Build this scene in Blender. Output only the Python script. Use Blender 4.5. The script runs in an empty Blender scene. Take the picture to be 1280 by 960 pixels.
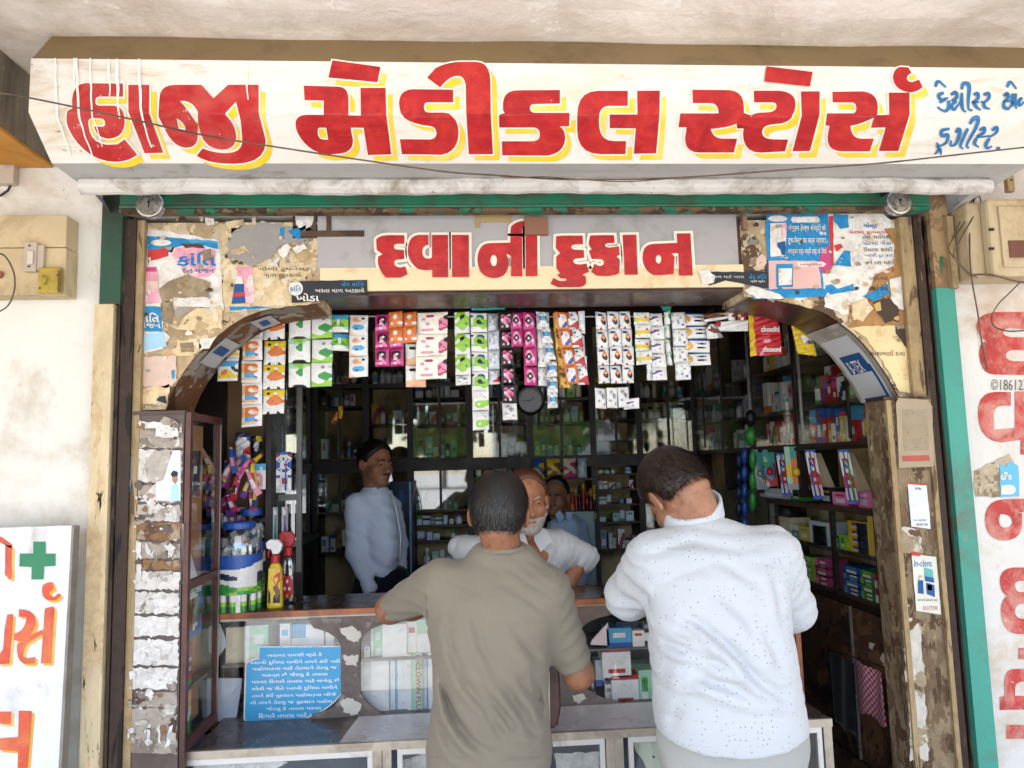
import bpy, math, random
import numpy as np
from mathutils import Vector, Matrix
from mathutils.geometry import delaunay_2d_cdt
random.seed(7)
sc = bpy.context.scene
COL = sc.collection
R = math.radians

# ------------------------------------------------------------------ camera
EYE = Vector((0, 0, 1.60))
YAW, PITCH, ROLL, FPX = R(3.915), R(6.11), R(-1.54), 924.0
fw = Vector((math.sin(YAW)*math.cos(PITCH), math.cos(YAW)*math.cos(PITCH), math.sin(PITCH)))
r0 = Vector((math.cos(YAW), -math.sin(YAW), 0)); u0 = r0.cross(fw)
rt = r0*math.cos(ROLL) + u0*math.sin(ROLL); up = rt.cross(fw)
cam = bpy.data.cameras.new('camera'); camo = bpy.data.objects.new('camera', cam)
COL.objects.link(camo); sc.camera = camo
m = Matrix((( rt.x, up.x, -fw.x, EYE.x), (rt.y, up.y, -fw.y, EYE.y), (rt.z, up.z, -fw.z, EYE.z), (0, 0, 0, 1)))
camo.matrix_world = m
cam.sensor_width = 36; cam.lens = FPX/1280*36; cam.clip_start = .05; cam.clip_end = 2000

# ------------------------------------------------------------------ sky, sun, exposure
SUN_EL, SUN_AZ = R(62), R(200)      # high midday sun, behind the viewer; the veranda shades the shop front
w = bpy.data.worlds.new("World"); sc.world = w; w.use_nodes = True
nt = w.node_tree; bg = nt.nodes['Background']
sky = nt.nodes.new('ShaderNodeTexSky'); sky.sky_type = 'NISHITA'; sky.sun_disc = False
sky.sun_elevation = SUN_EL; sky.sun_rotation = SUN_AZ; sky.dust_density = 1.0; sky.ozone_density = 1.0
nt.links.new(sky.outputs[0], bg.inputs[0]); bg.inputs[1].default_value = .15
sl = bpy.data.lights.new('sun', 'SUN'); sl.energy = 4.5; sl.angle = R(.5); sl.color = (1, .985, .965)
so = bpy.data.objects.new('sun', sl); COL.objects.link(so)
sd = Vector((math.sin(SUN_AZ)*math.cos(SUN_EL), math.cos(SUN_AZ)*math.cos(SUN_EL), math.sin(SUN_EL)))
so.rotation_euler = (-sd).to_track_quat('-Z', 'Y').to_euler()
sc.view_settings.view_transform = 'Standard'; sc.view_settings.look = 'None'
sc.view_settings.exposure = 2.1; sc.view_settings.gamma = 1
sc.cycles.max_bounces = 8; sc.cycles.diffuse_bounces = 5; sc.cycles.glossy_bounces = 3
sc.cycles.transmission_bounces = 6; sc.cycles.transparent_max_bounces = 12

# ------------------------------------------------------------------ helpers: placing
def ray(px, py): return fw*FPX + rt*(px-640) - up*(py-480)
def onplane(px, py, p, n):
    d = ray(px, py); return EYE + d*((Vector(p)-EYE).dot(n)/d.dot(n))
def P(px, py, Y): return onplane(px, py, (0, Y, 0), Vector((0, 1, 0)))
def PX(px, py, X): return onplane(px, py, (X, 0, 0), Vector((1, 0, 0)))
def PZ(px, py, Z): return onplane(px, py, (0, 0, Z), Vector((0, 0, 1)))
def project(p):
    v = Vector(p)-EYE; d = v.dot(fw); return 640+FPX*v.dot(rt)/d, 480-FPX*v.dot(up)/d
def zat(py, Y, px=640): return P(px, py, Y).z
def xat(px, Y, py=500): return P(px, py, Y).x

# ------------------------------------------------------------------ helpers: objects
ORG = {}
LABELS = {}
def tag(o, label, cat, group=None):
    if label in LABELS:
        LABELS[label].append(o)
        g = group or LABELS[label][0].get('group') or 'alike goods on the shelves'
        for q in LABELS[label]: q['group'] = g
        group = g
    else: LABELS[label] = [o]
    o['label'] = label; o['category'] = cat
    if group: o['group'] = group
    return o
def thing(name, label, cat, loc=(0, 0, 0), group=None, rotz=0):
    o = bpy.data.objects.new(name, None); COL.objects.link(o); o.location = loc
    o.rotation_euler = (0, 0, rotz); o.empty_display_size = .05
    ORG[o] = Vector(loc); tag(o, label, cat, group); return o
def link(name, me, parent=None, origin=None):
    o = bpy.data.objects.new(name, me); COL.objects.link(o)
    if parent: o.parent = parent
    elif origin: o.location = origin
    ORG[o] = ORG[parent] if parent else Vector(origin or (0, 0, 0))
    return o
def dup(o, loc=None, rotz=None, parent=None, label=None, group=None):
    c = o.copy(); COL.objects.link(c)
    if parent: c.parent = parent
    if loc is not None: c.location = loc
    if rotz is not None: c.rotation_euler = (0, 0, rotz)
    if label: tag(c, label, o['category'], group or o.get('group'))
    for ch in list(o.children): dup(ch, parent=c)
    return c

class MB:
    def __init__(s): s.v = []; s.f = []; s.mi = []; s.mats = []; s.sm = False
    def m(s, mat):
        if mat not in s.mats: s.mats.append(mat)
        return s.mats.index(mat)
    def add(s, vs, fs, mat=None):
        b = len(s.v); s.v += [tuple(v) for v in vs]
        k = s.m(mat) if mat else 0
        for f in fs: s.f.append(tuple(i+b for i in f)); s.mi.append(k)
        return s
    def box(s, x0, x1, y0, y1, z0, z1, mat=None, T=None):
        vs = [Vector((x, y, z)) for x in (x0, x1) for y in (y0, y1) for z in (z0, z1)]
        if T: vs = [T @ v for v in vs]
        return s.add(vs, [(0, 1, 3, 2), (4, 6, 7, 5), (0, 4, 5, 1), (2, 3, 7, 6), (0, 2, 6, 4), (1, 5, 7, 3)], mat)
    def prism(s, poly, y0, y1, mat=None, fmap=None):
        """poly: list of (x,z), extruded from y0 to y1"""
        n = len(poly)
        vs = [Vector((x, y0, z)) for x, z in poly] + [Vector((x, y1, z)) for x, z in poly]
        if fmap: vs = [fmap(v) for v in vs]
        fs = [tuple(range(n)), tuple(range(2*n-1, n-1, -1))] + [(i, n+i, n+(i+1) % n, (i+1) % n) for i in range(n)]
        return s.add(vs, fs, mat)
    def quad(s, a, b, c, d, mat=None): return s.add([a, b, c, d], [(0, 1, 2, 3)], mat)
    def tube(s, path, r, mat=None, n=6, cap=True):
        path = [Vector(p) for p in path]; rs = r if isinstance(r, (list, tuple)) else [r]*len(path)
        rings = []; a = None
        for i, p in enumerate(path):
            t = (path[min(i+1, len(path)-1)]-path[max(i-1, 0)]).normalized()
            a = t.orthogonal().normalized() if a is None else (a - t*a.dot(t)).normalized()
            b = t.cross(a)
            rings.append([p+(a*math.cos(2*math.pi*k/n)+b*math.sin(2*math.pi*k/n))*rs[i] for k in range(n)])
        vs = [v for rg in rings for v in rg]; fs = []
        for i in range(len(path)-1):
            for k in range(n): fs.append((i*n+k, i*n+(k+1) % n, (i+1)*n+(k+1) % n, (i+1)*n+k))
        if cap: fs += [tuple(range(n-1, -1, -1)), tuple((len(path)-1)*n+k for k in range(n))]
        return s.add(vs, fs, mat)
    def lathe(s, prof, c, n=20, mat=None, ax='z', sq=1.0):
        """prof: list of (r, h)"""
        vs = []; fs = []
        for r_, h in prof:
            for k in range(n):
                a = 2*math.pi*k/n; x, y = r_*math.cos(a), r_*math.sin(a)*sq
                vs.append(Vector(c)+(Vector((x, y, h)) if ax == 'z' else Vector((x, -h, y))))
        for i in range(len(prof)-1):
            for k in range(n): fs.append((i*n+k, i*n+(k+1) % n, (i+1)*n+(k+1) % n, (i+1)*n+k))
        fs += [tuple(range(n-1, -1, -1)), tuple((len(prof)-1)*n+k for k in range(n))]
        return s.add(vs, fs, mat)
    def build(s, name, mat=None, parent=None, smooth=False, kind=None):
        vs = [Vector(v) for v in s.v]
        if parent: org = ORG[parent]
        elif kind == 'structure': org = Vector((0, 0, 0))
        else:
            xs = [v.x for v in vs]; ys = [v.y for v in vs]; zs = [v.z for v in vs]
            org = Vector(((min(xs)+max(xs))/2, (min(ys)+max(ys))/2, min(zs)))
        me = bpy.data.meshes.new(name)
        me.from_pydata([v-org for v in vs], [], s.f)
        for q in (s.mats or [mat]):
            if q: me.materials.append(q)
        if s.mats: me.polygons.foreach_set('material_index', s.mi)
        if smooth or s.sm: me.polygons.foreach_set('use_smooth', [True]*len(me.polygons))
        me.update()
        o = link(name, me, parent, None if parent else org)
        if kind: o['kind'] = kind
        return o
def bevel(o, w=.004, seg=2):
    b = o.modifiers.new('bevel', 'BEVEL'); b.width = w; b.segments = seg; b.limit_method = 'ANGLE'; return o

# ------------------------------------------------------------------ helpers: materials
def C(h):
    if not isinstance(h, str): return tuple(h)[:3]
    v = [int(h[i:i+2], 16)/255 for i in (0, 2, 4)]
    return tuple(x/12.92 if x <= .04045 else ((x+.055)/1.055)**2.4 for x in v)
class NT:
    def __init__(s, name):
        s.mat = bpy.data.materials.new(name); s.mat.use_nodes = True; s.t = s.mat.node_tree
        s.b = s.t.nodes['Principled BSDF']; s._co = None
    def n(s, typ, **kw):
        x = s.t.nodes.new('ShaderNode'+typ)
        for k, v in kw.items(): setattr(x, k, v)
        return x
    def l(s, a, b): s.t.links.new(a, b)
    def co(s, world=False):
        if s._co is None:
            if world: s._co = s.n('NewGeometry').outputs['Position']
            else:
                tc = s.n('TexCoord'); oi = s.n('ObjectInfo'); ma = s.n('MapRange')
                s.l(oi.outputs['Random'], ma.inputs[0]); ma.inputs[4].default_value = 37
                ad = s.n('VectorMath', operation='ADD'); s.l(tc.outputs['Object'], ad.inputs[0]); s.l(ma.outputs[0], ad.inputs[1])
                s._co = ad.outputs[0]
        return s._co
    def scaled(s, sc_, world=False):
        mp = s.n('Mapping'); s.l(s.co(world), mp.inputs[0]); mp.inputs['Scale'].default_value = sc_ if isinstance(sc_, (list, tuple)) else (sc_,)*3
        return mp.outputs[0]
    def noise(s, scale, detail=4, rough=.6, dist=0, off=0, world=False):
        x = s.n('TexNoise'); s.l(s.scaled(scale, world), x.inputs['Vector'])
        x.inputs['Scale'].default_value = 1; x.inputs['Detail'].default_value = detail
        x.inputs['Roughness'].default_value = rough; x.inputs['Distortion'].default_value = dist
        if off: x.noise_dimensions = '4D'; x.inputs['W'].default_value = off
        return x.outputs[0]
    def ramp(s, f, a, b, ca=0, cb=1):
        x = s.n('MapRange'); s.l(f, x.inputs[0]); x.inputs[1].default_value = a; x.inputs[2].default_value = b
        x.inputs[3].default_value = ca; x.inputs[4].default_value = cb; return x.outputs[0]
    def mix(s, f, a, b):
        x = s.n('Mix', data_type='RGBA')
        if isinstance(f, (int, float)): x.inputs[0].default_value = f
        else: s.l(f, x.inputs[0])
        for i, v in ((6, a), (7, b)):
            if isinstance(v, (tuple, list, str)): x.inputs[i].default_value = (*C(v), 1)
            else: s.l(v, x.inputs[i])
        return x.outputs[2]
    def math(s, op, a, b=None):
        x = s.n('Math', operation=op)
        for i, v in ((0, a), (1, b)):
            if v is None: continue
            if isinstance(v, (int, float)): x.inputs[i].default_value = v
            else: s.l(v, x.inputs[i])
        return x.outputs[0]
    def bump(s, f, strength=.3, dist=.01):
        x = s.n('Bump'); s.l(f, x.inputs['Height']); x.inputs['Strength'].default_value = strength
        x.inputs['Distance'].default_value = dist; s.l(x.outputs[0], s.b.inputs['Normal']); return x
_MC = {}
def M(name, col, rough=.6, metal=0, var=.12, vs=6, dirt=None, da=.35, ds=5, bump=0, bs=60, spec=.5, world=False, streak=False, fleck=None, fa=.3):
    key = (name,)
    if key in _MC: return _MC[key]
    t = NT(name); c = C(col)
    lo = tuple(max(0, x*(1-var)) for x in c); hi = tuple(min(1, x*(1+var)) for x in c)
    base = t.mix(t.ramp(t.noise(vs, 5, .65, world=world), .3, .7), lo, hi)
    if dirt:
        n = t.noise(ds if not streak else (ds, ds, ds*.12), 6, .7, .6, 3.1, world=world)
        base = t.mix(t.math('MULTIPLY', t.ramp(n, .62-da*.5, .72-da*.2), .9), base, dirt)
    if fleck:
        n = t.noise(ds*4, 5, .75, .3, 8.7, world=world)
        base = t.mix(t.ramp(n, .66-fa*.3, .69-fa*.3), base, fleck)
    t.l(base, t.b.inputs['Base Color'])
    t.b.inputs['Metallic'].default_value = metal; t.b.inputs['Specular IOR Level'].default_value = spec
    rr = t.ramp(t.noise(vs if isinstance(vs, tuple) else vs*2, 3, world=world), .3, .7, max(.03, rough-.1), min(1, rough+.1)); t.l(rr, t.b.inputs['Roughness'])
    if bump: t.bump(t.noise(bs, 5, .7, world=world), bump, .01)
    _MC[key] = t.mat; return t.mat
def PEEL(name, base, layers, rough=.8, world=True, bump=.5, grain=.25):
    """layers of torn paper / paint: (colour, scale, threshold, w-offset)"""
    if (name,) in _MC: return _MC[(name,)]
    t = NT(name)
    g = t.noise(30, 5, .7, world=world)
    c = t.mix(t.ramp(g, .3, .7), tuple(x*.75 for x in C(base)), tuple(min(1, x*1.25) for x in C(base))); h = t.math('MULTIPLY', g, .08)
    for col, s_, th, w_ in layers:
        n = t.noise(s_, 7, .62, .5, w_, world=world); mk = t.ramp(n, th, th+.012)
        g2 = t.noise(s_ if isinstance(s_, tuple) else s_*2.5, 6, .7, 1.0, w_+5, world=world)
        cc = t.mix(t.ramp(g2, .35, .68), tuple(x*(1-grain) for x in C(col)), tuple(min(1, x*(1+grain*.5)) for x in C(col)))
        c = t.mix(mk, c, cc); h = t.math('ADD', h, t.math('MULTIPLY', mk, .3))
    t.l(c, t.b.inputs['Base Color']); t.b.inputs['Roughness'].default_value = rough
    t.b.inputs['Specular IOR Level'].default_value = .3
    t.bump(h, bump, .006)
    _MC[(name,)] = t.mat; return t.mat
def GLASS(name, tint=(1, 1, 1), alpha=.12, rough=.02, mul=1.5):
    """thin pane: mostly see-through, with a real mirror-like reflection"""
    t = NT(name); out = t.t.nodes['Material Output']
    tr = t.n('BsdfTransparent'); tr.inputs[0].default_value = (*tint, 1)
    gl = t.n('BsdfGlossy'); gl.inputs[0].default_value = (1, 1, 1, 1); gl.inputs['Roughness'].default_value = rough
    ge = t.n('NewGeometry'); dt = t.n('VectorMath', operation='DOT_PRODUCT'); t.l(ge.outputs['Incoming'], dt.inputs[0]); t.l(ge.outputs['Normal'], dt.inputs[1])
    ct = t.math('SUBTRACT', 1.0, t.math('ABSOLUTE', dt.outputs['Value'])); fr = t.math('ADD', .04, t.math('MULTIPLY', t.math('POWER', ct, 5.0), .96))   # Schlick reflectance, the same from both faces
    sm = t.noise(3, 5, .6); f = t.math('MINIMUM', t.math('ADD', t.math('MULTIPLY', fr, mul), t.math('MULTIPLY', sm, alpha*.6)), 1.0)
    mx = t.n('MixShader'); t.l(f, mx.inputs[0]); t.l(tr.outputs[0], mx.inputs[1]); t.l(gl.outputs[0], mx.inputs[2])
    t.l(mx.outputs[0], out.inputs[0]); return t.mat

# ------------------------------------------------------------------ helpers: painted shapes and lettering
def parse(s, ox=0, oy=0, k=1):
    pts = []
    for tk in s.replace('!', '').split():
        sm = tk.endswith('~'); x, y = tk.rstrip('~').split(','); pts.append((ox+float(x)*k, oy+float(y)*k, sm))
    out = []; n = len(pts)
    for i, (x, y, sm) in enumerate(pts):
        if not sm: out.append((x, y)); continue
        a = pts[i-1]; b = pts[(i+1) % n]
        s0 = ((a[0]+x)/2, (a[1]+y)/2) if a[2] else (a[0], a[1])
        s1 = ((b[0]+x)/2, (b[1]+y)/2) if b[2] else (b[0], b[1])
        ts = [.2, .4, .6, .8] + ([1.] if b[2] else [])
        for t in ts:
            out.append(((1-t)**2*s0[0]+2*t*(1-t)*x+t*t*s1[0], (1-t)**2*s0[1]+2*t*(1-t)*y+t*t*s1[1]))
    return out
def inpoly(x, y, L):
    c = False; j = len(L)-1
    for i in range(len(L)):
        if (L[i][1] > y) != (L[j][1] > y) and x < (L[j][0]-L[i][0])*(y-L[i][1])/(L[j][1]-L[i][1])+L[i][0]: c = not c
        j = i
    return c
def expand(L, d):
    n = len(L); A = sum(L[i][0]*L[(i+1) % n][1]-L[(i+1) % n][0]*L[i][1] for i in range(n)); sg = 1 if A > 0 else -1
    out = []
    for i in range(n):
        a, b, c = Vector(L[i-1]), Vector(L[i]), Vector(L[(i+1) % n])
        e1, e2 = (b-a), (c-b)
        if e1.length < 1e-6 or e2.length < 1e-6: out.append(tuple(b)); continue
        e1.normalize(); e2.normalize()
        n1, n2 = Vector((e1.y, -e1.x))*sg, Vector((e2.y, -e2.x))*sg
        q = n1+n2
        if q.length < .3: q = n1
        q.normalize(); out.append(tuple(b+q*d/max(.5, q.dot(n1))))
    return out
def fill(outers, holes=(), seam=None, grid=None):
    vs = []; fs = []; es = []
    for L in list(outers)+list(holes):
        b = len(vs); vs += [Vector(p) for p in L]; fs.append(list(range(b, b+len(L))))
    if seam is not None:
        b = len(vs); vs += [Vector(seam[0]), Vector(seam[1])]; es.append((b, b+1))
    r = delaunay_2d_cdt(vs, es, fs, 0, 1e-5)
    tri = []
    for f in r[2]:
        for k in range(1, len(f)-1):
            t = (f[0], f[k], f[k+1]); x = sum(r[0][i].x for i in t)/3; y = sum(r[0][i].y for i in t)/3
            if any(inpoly(x, y, L) for L in outers) and not any(inpoly(x, y, L) for L in holes): tri.append(t)
    return r[0], tri
def paint(name, outers, holes, fmap, mat, parent, seam=None):
    vs, tri = fill(outers, holes, seam)
    if not tri: return None
    used = sorted({i for t in tri for i in t}); ix = {i: k for k, i in enumerate(used)}
    mb = MB(); mb.add([fmap(vs[i].x, vs[i].y) for i in used], [tuple(ix[i] for i in t) for t in tri])
    return mb.build(name, mat, parent)
def flat(Y, eps=0): return lambda x, y: P(x, y, Y) + Vector((0, -eps, 0))
def wobble(L, a, seed, step=6):
    """ragged torn edge"""
    rnd = random.Random(seed); out = []; n = len(L)
    for i in range(n):
        x0, y0 = L[i]; x1, y1 = L[(i+1) % n]; d = math.hypot(x1-x0, y1-y0); k = max(1, int(d/step))
        for j in range(k):
            t = j/k; out.append((x0+(x1-x0)*t+rnd.uniform(-a, a), y0+(y1-y0)*t+rnd.uniform(-a, a)))
    return out
_FT = {}
def glyphs(s, bold=0):
    if (s, bold) in _FT: return _FT[(s, bold)]
    c = bpy.data.curves.new('t', 'FONT'); c.body = s; c.size = 1; c.resolution_u = 2; c.offset = bold
    o = bpy.data.objects.new('t', c); COL.objects.link(o)
    dg = bpy.context.evaluated_depsgraph_get(); me = o.evaluated_get(dg).to_mesh()
    vs = [(v.co.x, v.co.y) for v in me.vertices]; fs = [tuple(p.vertices) for p in me.polygons]
    bpy.data.objects.remove(o); bpy.data.curves.remove(c)
    _FT[(s, bold)] = (vs, fs); return vs, fs
def text(name, s, O, U, V, mat, parent, bold=.0):
    """lettering filling the parallelogram O + a*U + b*V"""
    vs, fs = glyphs(s, bold)
    if not vs: return None
    x0 = min(v[0] for v in vs); x1 = max(v[0] for v in vs); y0 = min(v[1] for v in vs); y1 = max(v[1] for v in vs)
    O, U, V = Vector(O), Vector(U), Vector(V)
    mb = MB(); mb.add([O+U*((x-x0)/(x1-x0))+V*((y-y0)/(y1-y0)) for x, y in vs], fs)
    return mb.build(name, mat, parent)
def text_px(name, s, a, b, c, d, Y, mat, parent, bold=0, eps=.002, slope=0):
    """in the pixel frame (left, top, right, bottom) on the plane y=Y"""
    O = P(a, d, Y); U = P(c, d+slope, Y)-O; V = P(a, b, Y)-O; U.y = V.y = 0
    return text(name, s, O-Vector((0, eps, 0)), U, V, mat, parent, bold)
# ================================================================== SETTING
S_FACE, S_LOW, S_LIP = 1.98, 2.10, 2.20      # depth of signboard face, its lower edge, the metal lip
FY = 2.43                                    # shop front plane
CY = 2.74                                    # counter front
BY = 5.05                                    # back wall of the shop
ZC = zat(53, 2.07)                           # veranda ceiling height
ZI = 2.62                                    # shop ceiling
XL, XR = -1.10, 1.53                         # shop side walls

plaster_ceiling = M('ceiling_plaster', 'efe8df', .85, var=.1, vs=1.6, dirt='c9bba8', da=.25, ds=1.4, bump=.9, bs=9, world=True, fleck='f6f2ec', fa=.2)
plaster_wall = M('wall_plaster', 'dcdad2', .85, var=.06, vs=2, dirt='b5a892', da=.22, ds=2.2, bump=.25, bs=25, world=True, fleck='8f8370', fa=-.05)
ochre = M('ochre_paint', 'c58a35', .8, var=.12, vs=5, dirt='a06c2a', da=.3, world=True, bump=.2)
stained = M('stained_plaster', '857a6a', .9, var=.3, vs=5, dirt='4a4238', da=.35, ds=6, world=True, streak=True, bump=.5, bs=30, fleck='8d867a', fa=.1)
asphalt = M('street_asphalt', 'a9a5a0', .9, var=.12, vs=1, dirt='8b867e', world=True, bump=.3)
tile = M('veranda_floor', 'a09a92', .7, var=.15, vs=2, dirt='6b6256', world=True)

mb = MB(); mb.box(-80, 80, -140, -1.4, -.14, -.12); mb.build('street', asphalt, kind='structure')
mb = MB(); mb.box(-14, 14, -1.4, 7, -.3, 0); mb.build('floor', tile, kind='structure')
# veranda ceiling, with its outer edge beam above the street side
mb = MB()
nx, ny = 60, 30
rn = random.Random(3)
def hz(x, y): return .006*math.sin(x*5+y*3)+.004*math.sin(x*11-y*7)+.003*math.sin(y*23+x*4)
vs = []; x0, x1, y0, y1 = -9, 9, -.9, 2.35
for i in range(nx+1):
    for j in range(ny+1):
        x = x0+(x1-x0)*i/nx; y = y0+(y1-y0)*j/ny; vs.append((x, y, ZC+hz(x, y)))
mb.add(vs, [(i*(ny+1)+j, i*(ny+1)+j+1, (i+1)*(ny+1)+j+1, (i+1)*(ny+1)+j) for i in range(nx) for j in range(ny)])
mb.box(x0, x1, y0, y1, ZC+.02, ZC+.2)
mb.build('ceiling', plaster_ceiling, kind='structure', smooth=False)

# front walls each side of the shop, above the lintel too
WY = 2.44
xl0 = xat(122, WY, 234); xr0 = xat(1236, WY, 900)
mb = MB(); mb.box(-9, xat(128, WY, 500), WY, WY+.22, 0, ZC+.05)
mb.build('wall_left', plaster_wall, kind='structure')
XRW = xat(1192, WY, 370)
mb = MB(); mb.box(XRW, 9, WY, WY+.22, 0, ZC+.05)
# right wall paint: whitewash with red letters
whitewash = M('whitewash', 'd8d5cf', .85, var=.07, vs=3, dirt='c2ab90', da=.25, ds=3, bump=.35, bs=30, world=True, fleck='a2917c', fa=-.02)
mb.build('wall_right', whitewash, kind='structure')
mb = MB(); mb.box(xat(128, WY, 500), XRW, WY+.02, WY+.22, zat(268, 2.43)+.01, ZC+.05)
mb.build('wall_above_lintel', plaster_wall, kind='structure')

# beams that cross the veranda on both sides of the sign
q = P(60, 200, 2.40); zb, xb = q.z, q.x
mb = MB(); mb.box(-5, xb, -.85, WY-.004, zb, ZC-.002, stained)
mb.build('beam_left', stained, kind='structure')
mb = MB(); mb.box(-5, xb-.003, -.84, WY-.005, zb-.012, zb-.001); mb.build('beam_left_soffit', ochre, kind='structure')
q2 = P(1262, 205, 2.40)
beige = M('beige_plaster', 'b6a283', .85, var=.1, vs=4, dirt='8d7b5f', da=.3, world=True, bump=.2)
mb = MB(); mb.box(q2.x+.08, 6, -.85, WY-.004, q2.z+.02, ZC-.002); mb.build('beam_right', beige, kind='structure')
mb = MB(); mb.box(q2.x+.083, 6, -.84, WY-.005, q2.z+.006, q2.z+.018); mb.build('beam_right_soffit', ochre, kind='structure')

# inside of the shop
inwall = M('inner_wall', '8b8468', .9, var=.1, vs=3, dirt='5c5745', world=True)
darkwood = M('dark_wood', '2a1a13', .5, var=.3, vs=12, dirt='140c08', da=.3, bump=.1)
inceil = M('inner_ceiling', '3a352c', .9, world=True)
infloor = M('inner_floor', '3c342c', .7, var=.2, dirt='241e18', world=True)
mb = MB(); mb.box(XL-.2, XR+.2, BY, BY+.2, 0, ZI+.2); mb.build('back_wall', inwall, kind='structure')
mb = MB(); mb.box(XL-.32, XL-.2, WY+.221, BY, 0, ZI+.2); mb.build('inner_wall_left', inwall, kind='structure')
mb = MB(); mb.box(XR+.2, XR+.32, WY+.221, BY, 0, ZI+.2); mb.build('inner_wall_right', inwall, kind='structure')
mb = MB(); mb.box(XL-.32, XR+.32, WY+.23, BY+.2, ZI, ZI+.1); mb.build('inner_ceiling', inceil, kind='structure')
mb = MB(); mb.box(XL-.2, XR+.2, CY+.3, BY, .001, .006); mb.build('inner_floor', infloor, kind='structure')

# ================================================================== SIGNBOARD
t = NT('sign_white'); _p = t.n('NewGeometry').outputs['Position']; _sx = t.n('SeparateXYZ'); t.l(_p, _sx.inputs[0])
lf_ = t.ramp(_sx.outputs[0], -1.25, -.45, 1, 0)          # the left end is dirtier than the rest
n1 = t.noise((2.2, 2.2, 9), 6, .65, .6, 2.2, world=True); n2 = t.noise((5, 5, 26), 6, .7, .8, 5.5, world=True); n3 = t.noise((26, 26, 60), 4, .7, .3, 9.1, world=True)
b_ = t.mix(t.ramp(n1, .46, .78), 'e6e3db', 'dacdb2'); b_ = t.mix(t.math('MULTIPLY', t.ramp(t.math('ADD', n2, t.math('MULTIPLY', lf_, .12)), .56, .72), .65), b_, 'c2aa84')
b_ = t.mix(t.ramp(t.math('ADD', n3, t.math('MULTIPLY', lf_, .05)), .70, .74), b_, '7d6a50')
t.l(b_, t.b.inputs[0]); t.b.inputs['Roughness'].default_value = .55; t.bump(n2, .12, .01); white_board = t.mat
brown_edge = M('sign_brown_edge', '8b7450', .7, var=.08, vs=4, dirt='6e5a3c', da=.25, world=True, fleck='bda98a', fa=-.08)
grey_soffit = M('sign_soffit', 'b9b7b4', .6, var=.06, vs=4, dirt='7e766a', da=.12, ds=6, world=True, fleck='5c4a38', fa=-.1)
lip_mat = M('sign_lip', 'cbc8c2', .6, var=.08, vs=6, dirt='8a7c6c', da=.28, ds=9, world=True, fleck='5a3c28', fa=.02, bump=.15)
red = M('sign_red', 'aa121a', .5, var=.22, vs=(5, 5, 22), dirt='c83028', da=.35, ds=14, world=True, bump=.2, bs=(20, 20, 90), fleck='d8807a', fa=-.08)
red_worn = M('sign_red_worn', 'b0161c', .55, var=.2, vs=9, dirt='c24c42', da=.4, ds=9, world=True, fleck='d9a999', fa=.08)
yellow = M('sign_yellow', 'e6c92e', .5, var=.08, vs=8, dirt='ecdc7c', da=.3, ds=9, world=True)
cream = M('sign_cream', 'eee8da', .6, var=.03, world=True)
blue_paint = M('sign_blue', '2a72a8', .5, var=.2, vs=30, world=True)
zB, zS, zL, zE = zat(79, S_FACE), zat(143.5, S_FACE), zat(204.5, S_LOW), zat(222, S_LIP)
zT = ZC; SXL, SXR = P(37, 110, S_FACE).x, 1.78
sign = thing('shop_signboard', 'long white hoarding with big red and yellow Gujarati lettering above the shop', 'signboard', ((SXL+SXR)/2, S_FACE, zL))
mb = MB()
prof = [(S_FACE, zB), (S_FACE, zS), (S_LOW, zL)]
N = 40
def strip(prof, xa, xb, mat, name, parent, ends=None, wob=None, n=N, thick=.02):
    mb = MB(); vs = []
    for i in range(n+1):
        x = xa+(xb-xa)*i/n
        for (y, z) in prof:
            dz = wob(x) if wob else 0; vs.append((x, y, z+dz))
    k = len(prof); fs = [(i*k+j, i*k+j+1, (i+1)*k+j+1, (i+1)*k+j) for i in range(n) for j in range(k-1)]
    mb.add(vs, fs); return mb.build(name, mat, parent)
strip([(S_FACE, zB), (S_FACE, zS), (S_LOW, zL)], SXL, SXR, white_board, 'sign_face', sign)
strip([(2.07, zT+.004), (S_FACE, zB)], SXL+.004, SXR, brown_edge, 'top_edge', sign)
# the end cap
mb = MB(); mb.add([(SXL, S_FACE, zB), (SXL, S_FACE, zS), (SXL, S_LOW, zL), (SXL+.0, WY, zL), (SXL, WY, zT), (SXL, 2.07, zT)], [(0, 1, 2, 3, 4, 5)])
mb.build('side_panel', white_board, sign); mb = MB(); mb.add([(SXR, S_FACE, zB), (SXR, S_FACE, zS), (SXR, S_LOW, zL), (SXR, WY, zL), (SXR, WY, zT), (SXR, 2.07, zT)], [(5, 4, 3, 2, 1, 0)])
mb.build('side_panel', white_board, sign)
XE0, XE1 = P(100, 225, S_LIP).x, P(1238, 225, S_LIP).x
mb = MB(); mb.add([(SXL, S_LOW, zL), (SXR, S_LOW, zL), (XE1, S_LIP, zE), (XE0, S_LIP, zE)], [(0, 1, 2, 3)]); mb.build('soffit', grey_soffit, sign)
zLb = zat(241, S_LIP)
lip = [(S_LIP, zE), (S_LIP-.012, zE-.010), (S_LIP-.014, zE-.024), (S_LIP-.012, zLb+.014), (S_LIP+.0, zLb+.003), (S_LIP+.012, zLb), (S_LIP+.02, zLb+.012)]
wv = lambda x: .0022*math.sin(x*6)+.0012*math.sin(x*23+1)+.0009*math.sin(x*61)+(-.004 if x > 1.42 else 0)
strip(lip, XE0, XE1, lip_mat, 'metal_lip', sign, wob=wv, n=160)
mb = MB(); mb.add([(SXL, S_LOW, zL), (XE0, S_LIP, zE), (XE0, WY, zLb), (SXL, WY, zL)], [(0, 1, 2, 3)])
mb.build('soffit_end', grey_soffit, sign); mb = MB()
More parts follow.
